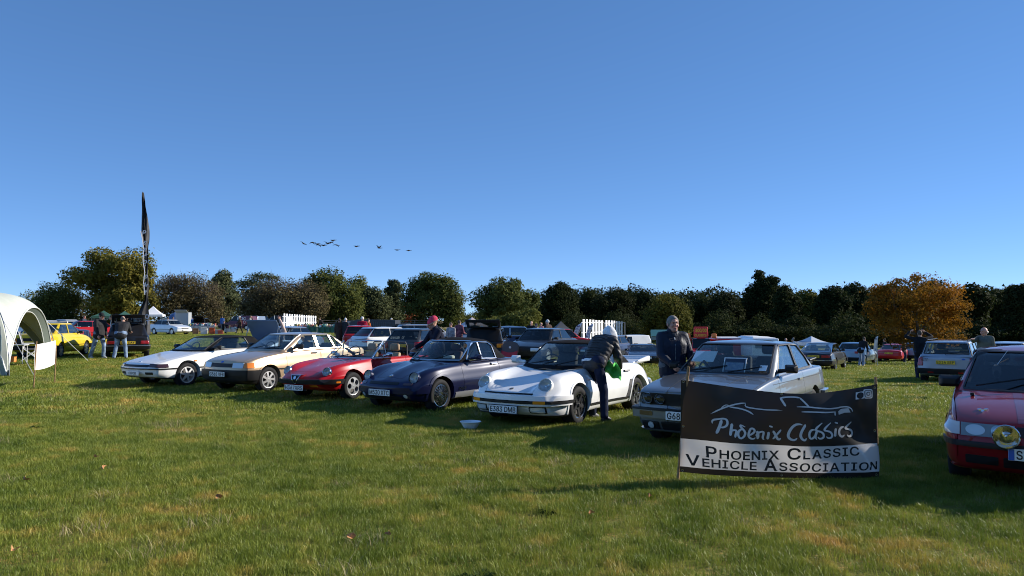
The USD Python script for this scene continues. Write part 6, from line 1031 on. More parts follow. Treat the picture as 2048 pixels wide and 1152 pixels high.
        obj('bird_body', xf(Manifold.batch_hull([ball((0, 0, 0), .13, 8), ball((.32, 0, .02), .07, 8), ball((-.36, 0, .0), .04, 8)]) + bone((.3, 0, .03), (.62, 0, .08), .055, .035, 8) + ball((.66, 0, .09), .055, 8), (0, 0, 0), Rm @ rot('z', .5)), GOOSE, t, 60)
        for s in (1, -1):
            w = L * .62; r0, r1, tip = np.array([.14, 0, .05]), np.array([-.16, 0, .05]), np.array([-.06, 0, 0]) + np.array([s * w, .25 * s, up * w * (1 if s > 0 else .9)]); m0 = (r0 + tip) / 2 + [0.05, 0, .12 * w]; m1 = m0 - [.26, 0, .01]
            P = np.array([r0, r1, m1, m0, tip]); P = np.vstack([P, P - [0, 0, .03]]); F = [[0, 1, 2], [0, 2, 3], [3, 2, 4], [5, 7, 6], [5, 8, 7], [8, 9, 7], [0, 3, 8], [0, 8, 5], [3, 4, 9], [3, 9, 8], [1, 6, 7], [1, 7, 2], [2, 7, 9], [2, 9, 4]]
            obj('wing', xf((P, np.array(F)), (0, 0, 0), Rm), GOOSE, t)
def feather_flag():
    """Tall black feather flag wound round its pole."""
    p = at(290, 716, 31.0); p[2] = zg(p[0], p[1]); z0 = p[2]; t = thing('feather_flag', 'tall black feather flag with white lettering twisted round its pole', 'flag', tuple(p)); s = 31.0 / FPX
    X, Z = lambda px: (px - 290) * s, lambda py: (639.9 - py) * s + EYE - z0
    pole = [(X(293), 0, -.02), (X(292), 0, Z(640)), (X(289), 0, Z(540)), (X(284), 0, Z(450)), (X(278), 0, Z(382))]; obj('flag_pole', tube(pole, [.022, .02, .016, .012, .008], 6), BLACK, t, 60); obj('pole_spike', tube([(X(293), 0, -.1), (X(293), 0, .3)], .018, 6), STEEL, t)
    # the cloth: left and right edge down the pole, twisting about it
    rows = [(383, 277, 279, 0), (400, 276, 283, .1), (430, 276, 288, .2), (460, 278, 291, .4), (480, 281, 291, 1.0), (500, 283, 290, 2.0), (520, 284, 292, 3.0), (540, 287, 293, 4.2), (560, 285, 295, 5.4), (580, 287, 293, 6.4), (600, 287, 292, 7.0), (612, 281, 293, 7.3), (625, 275, 294, 7.45), (640, 272, 295, 7.5), (655, 275, 296, 7.6), (668, 278, 297, 7.8), (676, 284, 292, 7.9)]
    R = np.array(rows, float); yy = np.linspace(383, 676, 90); L, Rr, T = [np.interp(yy, R[:, 0], R[:, i]) for i in (1, 2, 3)]; nu = 12; V = []
    for y, l, r_, tw in zip(yy, L, Rr, T):
        c, h = (l + r_) / 2, (r_ - l) / 2; u = np.linspace(-1, 1, nu); a = tw; fold = .5 * np.sin(u * 5 + y * .06) * .10
        V.append(np.stack([X(c) + h * s * u * (abs(math.cos(a)) * .35 + .65), (h * s * u * math.sin(a) + fold + .04), np.full(nu, Z(y))], -1))
    V = np.array(V).reshape(-1, 3); i = np.arange(90 * nu).reshape(90, nu); q = np.stack([i[:-1, :-1], i[:-1, 1:], i[1:, 1:], i[1:, :-1]], -1).reshape(-1, 4)
    obj('flag_cloth', (V, q), mat('flag_black', (.022, .021, .024), .6, var=.25, vscale=2), t, True)
    FW = mat('flag_letters', (.62, .62, .66), .6)
    for k, (py, px, h, tx, tilt) in enumerate(((638, 284, .17, 'RADIO', -.1), (649, 286, .17, 'PORT', -.05), (470, 287, .18, 'P', .5), (490, 288, .15, 'E', .9), (503, 288, .14, 'R', 1.1), (514, 289, .14, 'F', 1.2), (527, 288, .14, 'O', 1.3), (557, 291, .14, 'R', 1.4), (572, 290, .14, 'M', 1.4), (586, 290, .12, 'S', 1.5))):
        tm = meshkit.text_mesh(tx, h, .004, True); v = np.array(tm.vertices); v[:, 0] -= v[:, 0].mean(); obj('flag_lettering', xf((v, np.array(tm.faces)), (X(px), -.20 if py > 600 else -.16, Z(py)), rot('y', tilt * .5) @ np.array([[1, 0, 0], [0, 0, -1], [0, 1, 0]], float)), FW, t)
    obj('flag_seam', tube([(X(px), -.13, Z(py)) for px, py in ((279, 462), (283, 480), (286, 500), (285, 520), (289, 545), (287, 565), (290, 590))], .016, 5), FW, t)
def shelter():
    """The dome event shelter at the left edge: four curved legs, arched openings."""
    CL = mat('shelter_cloth', (.52, .54, .46), .75, var=.05, vscale=2); CL2 = mat('shelter_lining', (.30, .33, .27), .8); EDGE = mat('shelter_piping', (.72, .72, .68), .6); TRIM = mat('shelter_grey_trim', (.17, .20, .17), .7)
    o = at(17, 742, 22.5); foot = np.array([o[0], o[1], 0]); far = at(110, 712, 27.0); far[2] = 0
    e1 = far - foot; a = np.linalg.norm(e1); e1 /= a; e2 = np.array([-e1[1], e1[0], 0]); e2 = e2 if e2[0] < 0 else -e2; C = foot + e1 * a / 2 + e2 * a / 2
    t = thing('dome_shelter', 'pale green dome event shelter with an arched opening at the left edge', 'tent', tuple(C)); h = a / 2; top = 2.62
    corners = [C + e1 * sx * h + e2 * sy * h for sx, sy in ((-1, -1), (1, -1), (1, 1), (-1, 1))]
    def leg(c, w):                                                    # curve from a foot to the crown, w from 0 to 1
        c = c - C; r = np.cos(w * PI / 2) ** .55; z = top * np.sin(w * PI / 2) ** .92; return np.array([c[0] * r, c[1] * r, z])
    ws = np.linspace(0, 1, 26)
    for k in range(4):
        A, B = corners[k], corners[(k + 1) % 4]; mid = (A + B) / 2 - C; apex = 2.08
        P = []
        for u in np.linspace(0, 1, 33):                               # the arch edge of this side and rows up to the crown
            ua = 2 * u - 1; d = (A - C) * (1 - u) + (B - C) * u; arch = np.array([d[0], d[1], apex * (1 - abs(ua) ** 2.3) ** .75 + .0]) * [.985, .985, 1]
            lw = (math.asin(min(1, (arch[2] / top) ** (1 / .92))) / (PI / 2)); row = []
            for q in np.linspace(0, 1, 12):
                w = lw + (1 - lw) * q; rr = math.cos(w * PI / 2) ** .55 / max(math.cos(lw * PI / 2) ** .55, 1e-3); z = top * math.sin(w * PI / 2) ** .92
                side_ = 1 + .06 * math.sin(PI * q) * (1 - abs(ua)); row.append([arch[0] * rr * side_, arch[1] * rr * side_, max(z, arch[2] if q == 0 else z) + .012 * math.sin(u * 40) * (1 - q) * (abs(ua) > .5)])
            P.append(row)
        P = np.array(P); nu, nv = P.shape[:2]; i = np.arange(nu * nv).reshape(nu, nv); qd = np.stack([i[:-1, :-1], i[1:, :-1], i[1:, 1:], i[:-1, 1:]], -1).reshape(-1, 4)
        obj('roof_panel', (P.reshape(-1, 3), qd), CL, t, True)
        edge = P[:, 0]; inn = edge * [.93, .93, 1] - [0, 0, .13]; n = len(edge); V = np.vstack([edge, inn]); j = np.arange(n - 1); obj('arch_band', (V, np.stack([j, j + 1, j + 1 + n, j + n], -1)), TRIM if k == 0 else CL2, t, True)
        obj('arch_piping', tube(edge + [0, 0, .01], .022, 6), EDGE, t, 60); obj('arch_piping', tube(inn, .014, 5), EDGE, t, 60)
    for c in corners:
        p = np.array([leg(c, w) for w in ws]) * [1.01, 1.01, 1.0]; obj('pole', tube(p, .018, 6), STEEL, t, 60); f0 = c - C; obj('foot_boot', bone(f0 + [0, 0, .0], f0 + [0, 0, .16], .045, .03), BLACK, t, 60)
        out = f0 * 1.42; obj('guy_rope', tube([leg(c, .42) * 1.01, out * [1, 1, 0]], .009, 4), EDGE, t)
    # folding chair, table and box under it
    M = mat('tube_white', (.70, .70, .70), .4); c = gnd(62, 722); t = thing('folding_chair', 'grey-backed folding camping chair with white legs beside the dome shelter', 'chair', tuple(c), .5)
    obj('chair_back', Manifold.batch_hull([rbx(-.25, -.22, -.24, .24, .45, .50, .01, 6), rbx(-.40, -.37, -.24, .24, 1.02, 1.08, .01, 6)]), mat('chair_cloth_grey', (.10, .10, .10), .8), t, 40); obj('chair_seat', rbx(-.25, .25, -.24, .24, .42, .46, .012, 6), mat('chair_cloth_grey', (.1, .1, .1)), t, 40)
    for s in (1, -1):
        obj('chair_leg', tube([(-.32, .25 * s, 0), (.22, .25 * s, .46)], .016, 6), M, t); obj('chair_leg', tube([(.32, .25 * s, 0), (-.22, .25 * s, .46), (-.40, .25 * s, 1.1)], .016, 6), M, t); obj('chair_arm', rbx(-.3, .25, .25 * s - .025, .25 * s + .025, .64, .67, .01, 6), M, t)
    c = gnd(33, 728); t = thing('camping_table', 'small white folding table under the dome shelter', 'table', tuple(c), .3); obj('table_top', rbx(-.5, .3, -.3, .3, .66, .69, .01, 6), M, t, 40)
    for x in (-.45, .25):
        for y in (-.25, .25): obj('leg', tube([(x, y, 0), (x, y, .66)], .014, 6), M, t)
    c = gnd(24, 726); t = thing('orange_box', 'bright orange open box on the grass under the dome shelter', 'box', tuple(c), .2); OB = mat('box_orange', (.75, .25, .06), .6); obj('box_shell', bx(-.10, .10, -.10, .10, 0, .22) - bx(-.09, .09, -.09, .09, .01, .3), OB, t); obj('box_rim', bx(-.112, .112, -.112, .112, .2, .225) - bx(-.09, .09, -.09, .09, .1, .3), OB, t)
if globals().get('ONLY') in (None, 'objects'): banner(); leftovers(); feather_flag(); shelter()
# ---------------------------------------------------------------- the show behind: cars, vans, stalls, gazebos, screens
def gen(L, W, H, kind, pm, nose=.50, belt=.665, fa=None, wb=None, trim=BLACK, lights=(.10, .14), bump=BLACK, rim='disc', doors=4, tail=None, rr=.9, topmat=None, wn=14, glass_=None, plates=(), sw=None, wsl=.62, rake=None, rimmat=None, extra=None, **kw):
    """A car of plain 1970s to 1990s outline: saloon, hatch, estate, fastback or coupe."""
    hw = W / 2; zb_, zr = belt * H, H; zn = nose * H; zd = zb_ + (.04 if kind in ('saloon', 'coupe') else .02); hs = .27 * L
    gr = {'saloon': [(zb_, L - .52), (zr, L - 1.22)], 'coupe': [(zb_, L - .50), (zr, L - 1.55)], 'hatch': [(zb_, L - .10), (zr, L - .62)], 'estate': [(zb_, L - .08), (zr, L - .38)], 'fastback': [(zb_, L - .22), (zr, L - 1.55)]}[kind]
    gf = [(zb_, hs), (zr, hs + wsl)]; gw = [(zb_, hw * .86), (zr, hw * .70)]
    tailz = tail if tail else (zd if kind in ('saloon', 'coupe') else zb_)
    C = dict(L=L, w=[(0, hw * .92), (.3, hw * .97), (L * .3, hw), (L * .8, hw), (L, hw * .93)], zb=[(0, .26), (.4, .20), (L - .5, .22), (L, .30)], zt=[(0, zn), (.1, zn + .03), (hs, zb_ - .01), (hs + .3, zb_ + .01), (L - .4, tailz + .01), (L - .08, tailz), (L, tailz - .05)], zc=[(0, zn - .02), (.1, zn + .005), (hs, zb_ - .04), (hs + .4, zb_ - .02), (L - .4, tailz - .02), (L, tailz - .09)], rs=.06, ti=.04, zm=.40 * H, front=[(.2, .12), (.35, .03), (.5 * zn + .2, 0), (zn, .04)], pf=.10, rear=[(.25, .08), (.45, .0), (zb_, .04)], pr=.07, er=.045, n=30, sub=3,
        G=dict(zb=zb_ - .01, zr=zr, gf=gf, gr=gr, gw=gw, cf=.12, cr=.08, crown=.03, re=.05), paint=pm, fa=fa or .19 * L, wb=wb or .595 * L, track=hw - .03, R=.30, tw=.19, Rr=.195, rim=rim, wn=wn, trim=trim, cat='car', glass=glass_ or GLASS_DARK)
    z0, z1 = zb_ + .025, zr - .085; f = lambda z: float(KL(gf)(z)); r = lambda z: float(KL(gr)(z)); A, B_ = f(z0) + .20, f(z1) + .12; E_, F_ = r(z0) - (.16 if kind != 'estate' else .10), r(z1) - .10
    n = 3 if kind == 'estate' and doors == 4 else (2 if doors == 4 or kind != 'coupe' else 2); xs0, xs1 = np.linspace(A, E_, n + 1), np.linspace(B_, F_, n + 1); mid = (xs0 * .35 + xs1 * .65); mid[0], mid[-1] = 0, 0
    sw_ = []
    for i in range(n):
        a0, a1 = (xs0[i], xs1[i]) if i == 0 else (mid[i] + .03, mid[i] + .03); b0, b1 = (xs0[i + 1], xs1[i + 1]) if i == n - 1 else (mid[i + 1] - .03, mid[i + 1] - .03); sw_.append([(a0, z0), (a1, z1), (b1, z1), (b0, z0)])
    C['sw'] = sw if sw is not None else sw_
    yb, yt = hw * .86 - .09, hw * .70 - .05; C['ws'] = [(-yb, z0), (yb, z0), (yt, z1), (-yt, z1)]; C['rw'] = [(-yb + .02, z0 + .03), (yb - .02, z0 + .03), (yt, z1 - .01), (-yt, z1 - .01)]; C['rwlim'] = max(.9, L - gr[1][1] + .15)
    lz = zn - .05; C['patch'] = [('headlight', 'F', rect(hw * .48, hw * .84, lz - .13, lz), .010, CLEARLENS, True), ('grille', 'F', rect(-hw * .44, hw * .44, lz - .12, lz - .01), .006, BLACK, False), ('tail_light', 'R', rect(hw * .52, hw * .90, tailz - .09 - lights[1], tailz - .09), .010, REDLENS, True, .3)]
    C['strip'] = [('front_bumper', .04, bump, .33, .50, -.2, .5), ('rear_bumper', .04, bump, .33, .50, L - .5, L + .2), ('rubbing_strip', .010, BLACK, .475, .50, .5, L - .5)]
    C['plates'] = list(plates); C['mirrors'] = [(hs + .38, hw * .86, zb_ + .06, BLACK, .17, .11, .04)]; C['dash'] = (hs + .25, zb_ + .02, hw * .74)
    C['seats'] = [(hs + 1.15, .36, .40, SEATDARK, dict(back=.62)), (hs + 2.0, .34, .44, SEATDARK, dict(head=False, back=.5))] if kind != 'coupe' else [(hs + 1.15, .36, .36, SEATDARK, dict(back=.58))]
    if topmat: C['topmat'] = topmat
    if rimmat: C['rimmat'] = rimmat
    if extra: C['extra'] = extra
    C.update(kw); return C
def xy(px, d): p = at(px, HORIZON, d); return np.array(p[:2])
def by_rear(px, d, th, L):                                            # centre of a car whose rear bumper's middle stands at (px, d)
    a = deg(th); return xy(px, d) + np.array([-math.sin(a), -math.cos(a)]) * L / 2
YEL, BLK, REDC, WHT, SLV, SLATE, BLUEC, DKBLUE, GREYC = paint('paint_yellow', (.68, .48, .02), 0), paint('paint_black', (.010, .010, .012), 0), paint('paint_bright_red', (.46, .012, .014), 0), paint('paint_plain_white', (.74, .75, .76), 0), paint('paint_silver', (.46, .47, .48), .6), paint('paint_slate_blue', (.16, .21, .30), .3), paint('paint_pale_blue', (.20, .30, .42), .4), paint('paint_dark_blue', (.015, .022, .06), .3), paint('paint_dark_grey', (.05, .055, .062), .3)
VINYL = mat('vinyl_roof_black', (.016, .016, .018), .6, bump=.2, bscale=90)
BG = 'cars parked in the rows behind'
def lid(name, x0, z0, ln, wd, ang, m, th=.03, window=None):
    """A raised panel hinged at (x0, z0), leaning back by ang from upright; added as a part."""
    def f(t, S, X):
        g = sub(name, t); R = rot('y', ang); p = rbx(-th / 2, th / 2, -wd / 2, wd / 2, 0, ln, .012, 6)
        if window: p = p - bx(-1, 1, -wd / 2 + .12, wd / 2 - .12, window[0], window[1]); obj('lid_glass', xf(bx(-.004, .004, -wd / 2 + .12, wd / 2 - .12, window[0], window[1]), (x0(X), 0, z0), R), GLASS_DARK, g)
        obj('lid_panel', xf(p, (x0(X), 0, z0), R), m, g, 40)
        for s in (1, -1): a = np.array([x0(X), wd / 2 * s, z0]) + R @ np.array([0, 0, ln * .75]); obj('lid_strut', tube([a, (x0(X) + (.35 if ang > 0 else -.35) * 0 + (-.5 if name == 'bonnet_lid' else .4) * -1 * (1 if name == 'bonnet_lid' else 1), wd / 2 * s, z0 - .05)], .012, 5), STEEL, g)
    return f
def background_cars():
    a = deg(172); F = np.array([-math.sin(a), -math.cos(a)]); Rv = np.array([-F[1], F[0]]) * -1; w = gnd(117, 716)[:2]
    yc = gen(4.05, 1.58, 1.41, 'saloon', YEL, rim='five', rimmat=SILVER, plates=[(4.09, .62, '', dict(yellow=True, rear=True))], trim=YEL, glass_=GLASS); yc['patch'].append(('rear_panel', 'R', rect(-.55, .55, .56, .80), .006, BLACK, False)); yc['patch'][2] = ('tail_light', 'R', rect(.50, .72, .54, .82), .012, AMBER, True, .3)
    car(yc, w + F * 1.22 - Rv * -.0 + np.array([-.75, 0]), 172, 'bright yellow four-door saloon seen from the rear beyond the dome shelter', 'saloon_car', BG)
    bh = gen(3.95, 1.64, 1.38, 'hatch', BLK, plates=[(4.0, .60, 'B71 DAY', dict(yellow=True, rear=True))], extra=lid('tailgate', lambda X: X(3.3), 1.36, .95, 1.2, -1.20, BLK, window=(.12, .62)), rw=None); bh['patch'][2] = ('tail_light', 'R', rect(.45, .76, .55, .67), .012, REDLENS, True, .3)
    bh['strip'].append(('bumper_line', .045, SILVER, .47, .485, 3.45, 4.2))
    car(bh, by_rear(257, 30.0, 152, 3.95), 152, 'black hatchback with its boot open and yellow rear plate by the feather flag', 'hatchback_car', BG)
    def open_door(t, S, X):
        g = sub('door', t); R = rot('z', -1.0); p = prism([(0, .28), (-.98, .30), (-1.02, .86), (-.75, 1.30), (-.42, 1.30), (-.02, .90)], -.03, .03, 'y') - prism([(-.12, .90), (-.45, 1.25), (-.73, 1.25), (-.94, .90)], -.1, .1, 'y')
        o = (X(1.55), -.80, 0); obj('door_skin', xf(p, o, R), WHT, g, 40); obj('door_glass', xf(prism([(-.12, .90), (-.45, 1.25), (-.73, 1.25), (-.94, .90)], -.004, .004, 'y'), o, R), GLASS, g); obj('door_trim', xf(prism([(-.1, .48), (-.9, .48), (-.9, .52), (-.1, .52)], -.035, .035, 'y'), o, R), BLACK, g)
    car(gen(4.35, 1.68, 1.40, 'saloon', WHT, bump=WHT, plates=[(-.06, .42, '')], extra=open_door), gnd(340, 669)[:2], 300, 'white saloon with its front door standing open on the far left field', 'saloon_car', BG)
    car(gen(4.1, 1.68, 1.36, 'hatch', REDC, bump=REDC), xy(196, 56), 225, 'red hatchback behind the two men in jeans on the left', 'hatchback_car', BG)
    car(gen(4.3, 1.7, 1.35, 'estate', SLV, bump=SLV), xy(150, 60), 205, 'silver estate left of the red hatchback on the far left', 'estate_car', BG)
    car(gen(4.3, 1.7, 1.42, 'saloon', WHT), xy(128, 68), 110, 'white saloon farthest left behind the silver estate', 'saloon_car', BG)
    car(gen(4.2, 1.68, 1.40, 'hatch', WHT, bump=WHT), xy(68, 55), 100, 'white hatchback seen through the arch of the dome shelter', 'hatchback_car', BG)
    car(gen(4.3, 1.66, 1.34, 'saloon', DKBLUE, topmat=VINYL), xy(92, 42), 80, 'dark blue car with black roof standing just beyond the yellow saloon', 'saloon_car', BG)
    car(gen(4.2, 1.66, 1.36, 'saloon', SLATE, extra=lid('bonnet_lid', lambda X: X(1.10), .86, .92, 1.34, .62, SLATE)), xy(566, 30.5), 15, 'slate blue saloon with its bonnet raised behind the champagne saloon', 'saloon_car', BG)
    car(gen(4.0, 1.65, 1.36, 'hatch', REDC, bump=REDC), by_rear(716, 38, 172, 4.0), 172, 'red hatchback seen from behind next to the person in maroon', 'hatchback_car', BG)
    car(gen(3.85, 1.62, 1.36, 'hatch', WHT, bump=GREYC), xy(783, 35.5), 226, 'white hatchback behind the red roadster, dark glass to the left', 'hatchback_car', BG)
    q = gen(3.9, 1.62, 1.36, 'hatch', GREYC, plates=[(3.95, .72, '', dict(yellow=True, rear=True))]); q['patch'][2] = ('tail_light', 'R', rect(.55, .78, .62, .90), .012, REDLENS, True, .4); car(q, xy(843, 30.2), 197, 'dark grey hatchback with tall red tail light left of the blue roadster', 'hatchback_car', BG)
    car(gen(4.4, 1.7, 1.42, 'estate', SLV, bump=SLV), xy(858, 46), 250, 'silver estate beyond the dark grey hatchback', 'estate_car', BG)
    car(gen(4.3, 1.68, 1.38, 'saloon', BLUEC), xy(934, 40), 20, 'pale blue saloon between the two people by the pale pink gazebo', 'saloon_car', BG)
    q = gen(4.4, 1.68, 1.40, 'estate', BLK, extra=lid('tailgate', lambda X: X(4.0), 1.36, 1.0, 1.3, -1.25, BLK, window=(.12, .72)), rw=None); q['patch'][2] = ('tail_light', 'R', rect(.50, .78, .64, .78), .012, AMBER, True, .3); q['strip'].append(('bumper_line', .045, CHROME, .47, .50, 3.9, 4.7)); car(q, by_rear(967, 28.5, 183, 4.4), 183, 'black estate with its tailgate raised behind the blue roadster', 'estate_car', BG)
    car(gen(4.5, 1.7, 1.40, 'saloon', DKBLUE, trim=CHROME, rim='five'), xy(1030, 36), 262, 'dark blue saloon with chrome window trim left of the white cabriolet', 'saloon_car', BG)
    car(gen(4.4, 1.7, 1.38, 'saloon', BLK), xy(1085, 31), 25, 'black saloon right behind the windscreen of the white cabriolet', 'saloon_car', BG)
    car(gen(4.0, 1.65, 1.42, 'hatch', REDC, bump=REDC), xy(1126, 43), 260, 'red hatchback whose roof shows over the white cabriolet', 'hatchback_car', BG)
    car(gen(4.0, 1.65, 1.38, 'hatch', DKBLUE), xy(1212, 42.5), 30, 'dark blue hatchback between the bending man and the white van', 'hatchback_car', BG)
    def four(t, S, X):
        for y in (.42, .62, -.42, -.62): round_lamp(t, (X(-.01), y, .50), .075, 0, 0, BLACK)
        for k in range(5): obj('bonnet_louvre', S.patch('T', rect(.9, .94, -.55 + k * .24, -.37 + k * .24), .006), BLACK, t)
    w_ = gen(4.25, 1.80, 1.12, 'coupe', paint('paint_black_blue', (.012, .016, .03), .2), nose=.52, belt=.70, wsl=.85, extra=four, plates=[(-.05, .50, '')]); w_['patch'] = [p for p in w_['patch'] if p[0] != 'headlight']; w_['patch'][0] = ('grille', 'F', rect(-.75, .75, .40, .58), .004, BLACK, False)
    car(w_, xy(1286, 39.5), 6, 'low black wedge sports car with four round lamps left of the smiling man', 'sports_car', BG)
    q = gen(4.35, 1.70, 1.32, 'fastback', BLK, rim='five', rimmat=CHROME, trim=CHROME, glass_=GLASS, plates=[(4.40, .70, 'A375 MPH', dict(yellow=True, rear=True))]); q['patch'][2] = ('tail_light', 'R', rect(.34, .72, .64, .76), .012, REDLENS, True, .3); q['strip'].append(('bumper_line', .048, CHROME, .50, .525, 3.8, 4.6)); q['cabin_light'] = 1
    car(q, by_rear(1626, 36, 213, 4.35), 213, 'black fastback coupe with yellow rear plate right of the silver saloon', 'coupe_car', BG)
    car(gen(4.5, 1.7, 1.38, 'saloon', paint('paint_blue_silver', (.26, .33, .40), .6), rim='five', rimmat=CHROME, trim=CHROME), by_rear(1692, 46, 218, 4.5), 218, 'blue silver saloon right of the black fastback', 'saloon_car', BG)
    q = gen(4.35, 1.72, 1.28, 'coupe', REDC, bump=REDC, rim='five', rimmat=CHROME, plates=[(4.40, .66, 'M14 VXR', dict(yellow=True, rear=True))]); q['patch'][2] = ('tail_light', 'R', rect(.28, .78, .66, .76), .010, REDLENS, True, .3); car(q, by_rear(1776, 53, 217, 4.35), 217, 'red coupe seen from behind under the orange tree', 'coupe_car', BG)
    q = gen(4.5, 1.70, 1.37, 'estate', paint('paint_estate_silver', (.34, .37, .42), .5), glass_=GLASS, plates=[(4.54, .70, 'E314 SEP', dict(yellow=True, rear=True))], sub=4); q['patch'][2] = ('tail_light', 'R', rect(.64, .84, .58, .84), .012, REDLENS, True, .35)
    q['patch'] += [('plate_recess', 'R', rect(-.36, .36, .62, .78), .004, paint('paint_estate_silver', (.34, .37, .42)), False), ('bumper_reflector', 'R', rect(.34, .50, .36, .40), .048, REDLENS, True), ('badge', 'R', circ(-.48, .80, .05, 14, .5), .006, PLATEB, False)]
    def est(t, S, X): decal(t, X(4.515), .58, .80, .20, .045, 'SIERRA', np.array([[0, 0, -1], [-1, 0, 0], [0, 1, 0]], float), mat('badge_grey', (.08, .08, .09), .4)); decal(t, X(4.515), .58, .745, .16, .04, '1.8 LX', np.array([[0, 0, -1], [-1, 0, 0], [0, 1, 0]], float), mat('badge_grey', (.08, .08, .09)), 'badge_lettering'); obj('rear_wiper', tube([(X(4.44), 0, .93), (X(4.46), -.02, .985), (X(4.42), -.35, 1.0)], .010, 5), BLACK, t); [obj('roof_rail', tube([(X(1.9), .56 * s, 1.385), (X(4.0), .56 * s, 1.385)], .014, 5), BLACK, t) for s in (1, -1)]
    q['extra'] = est; car(q, by_rear(1889, 23.6, 217, 4.5), 217, 'silver estate with yellow plate seen from behind at the right', 'estate_car', BG)
    car(gen(4.5, 1.72, 1.34, 'estate', SLV), xy(2040, 29), 230, 'silver car with roof bars showing over the dark red saloon roof', 'estate_car', BG)
    car(gen(4.3, 1.7, 1.38, 'saloon', BLUEC), xy(1834, 56), 216, 'pale car half hidden left of the silver estate', 'saloon_car', BG)
    car(gen(4.2, 1.68, 1.5, 'hatch', BLK, extra=lid('tailgate', lambda X: X(3.6), 1.46, .95, 1.2, -1.3, BLK)), gnd(404, 663)[:2], 170, 'dark hatchback with tailgate raised behind the long stall table', 'hatchback_car', BG)
def van(label, px, d, th, pm, L=4.9, W=1.9, H=2.05, nm='van', doors=False, extra=None, roof=None):
    C = gen(L, W, H, 'estate', pm, nose=.44, belt=.54, wsl=.75, plates=(), sw=[], tail=1.12, bump=BLACK); C['rw'] = None; C['sw'] = [[(1.75, 1.16), (2.15, 1.80), (2.75, 1.80), (2.75, 1.16)]]; C['cat'] = 'van'; C['mirrors'] = []; C['Ra'] = .36; C['R'] = .32; C['n'] = 26
    def ex(t, S, X):
        if doors:
            for s in (1, -1):
                g = sub('rear_door', t); R = rot('z', 1.1 * s); p = rbx(-.03, .03, 0, .80, 0, 1.4, .02, 6) if s < 0 else rbx(-.03, .03, -.80, 0, 0, 1.4, .02, 6); wn = bx(-1, 1, .12, .68, .75, 1.25) if s < 0 else bx(-1, 1, -.68, -.12, .75, 1.25)
                o = (X(L - .02), .84 * -s * -1, .42); obj('door_skin', xf(p - wn, o, R), pm, g, 40); obj('door_glass', xf((p ^ wn), o, R), GLASS_DARK, g)
            obj('load_opening', bx(X(L) - .02, X(L) + .05, -.74, .74, .5, 1.85), DARKINT, t)
        if extra: extra(t, S, X)
    C['extra'] = ex; car(C, xy(px, d), th, label, nm, None)
def gazebo(label, px, ey, py, d, hw_, top_m, post_m=STEEL, rz=.4, walls=None, sign=None, name='gazebo'):
    """Peaked canopy on four posts: centre column px, eaves at row ey, peak at row py."""
    c = at(px, HORIZON, d); g0 = float(zg(c[0], c[1])); s = d / FPX; ze, zp = EYE + (639.9 - ey) * s - g0, EYE + (639.9 - py) * s - g0; h = hw_ * s
    t = thing(name, label, 'gazebo', (c[0], c[1], g0), rz); P = []; n = 13
    for k in range(4):
        A, B = np.array([(1, 1), (-1, 1), (-1, -1), (1, -1)][k]) * h, np.array([(-1, 1), (-1, -1), (1, -1), (1, 1)][k]) * h
        u, v = np.meshgrid(np.linspace(0, 1, 9), np.linspace(0, 1, n), indexing='ij'); e = A[None, None] * (1 - u[..., None]) + B[None, None] * u[..., None]; r = (1 - v)[..., None]
        z = ze + (zp - ze) * (v ** 1.45); pts = np.concatenate([e * r, z[..., None]], -1).reshape(-1, 3); i = np.arange(9 * n).reshape(9, n); q = np.stack([i[:-1, :-1], i[1:, :-1], i[1:, 1:], i[:-1, 1:]], -1).reshape(-1, 4); obj('roof_panel', (pts, q), top_m, t, True)
        vl = np.array([[*A, ze], [*B, ze], [*(B * 1.01), ze - .25], [*(A * 1.01), ze - .25]]); obj('valance', (vl, np.array([[0, 1, 2, 3]])), top_m, t)
        obj('post', tube([(*(A * .97), 0), (*(A * .97), ze)], .03, 5), post_m, t)
    if walls:
        for k in walls: A, B = np.array([(1, 1), (-1, 1), (-1, -1), (1, -1)][k]) * h * .96, np.array([(-1, 1), (-1, -1), (1, -1), (1, 1)][k]) * h * .96; obj('side_wall', (np.array([[*A, 0], [*B, 0], [*B, ze], [*A, ze]]), np.array([[0, 1, 2, 3]])), top_m, t)
    if sign: sign(t, h, ze)
    return t
def sight_screen(label, px0, px1, top0, top1, d0, d1, nslat, z_low, slat_w=.55):
    """White slatted cricket screen on a wheeled frame; every slat its own part."""
    A, B = at(px0, HORIZON, d0), at(px1, HORIZON, d1); A[2], B[2] = zg(A[0], A[1]), zg(B[0], B[1]); o = A.copy(); t = thing('sight_screen', label, 'screen', tuple(o)); v = B - A; L = np.hypot(v[0], v[1]); a = math.atan2(v[1], v[0]); R = rot('z', a); Wm = mat('screen_white', (.82, .82, .82), .6, var=.04, vscale=3)
    z0, z1 = EYE + (639.9 - top0) * d0 / FPX - A[2], EYE + (639.9 - top1) * d1 / FPX - A[2]; w = L / nslat
    for i in range(nslat): x = (i + .5) * w; z = z0 + (z1 - z0) * (i + .5) / nslat; obj('slat', xf(bx(x - w * slat_w / 2, x + w * slat_w / 2, -.012, .012, z_low, z), (0, 0, 0), R), Wm, t)
    for zz in (z_low + .25, (z_low + z0) / 2, z0 - .3): obj('rail', xf(bx(-.05, L + .05, .014, .07, zz - .03, zz + .03), (0, 0, 0), R), Wm, t)
    for x in (.1, L / 2, L - .1): obj('frame_leg', xf(cat(tube([(x, .1, 0), (x, .1, min(z0, z1) - .2)], .035, 5), tube([(x, 1.4, .05), (x, .1, z0 * .7)], .03, 5)), (0, 0, 0), R), STEEL, t)
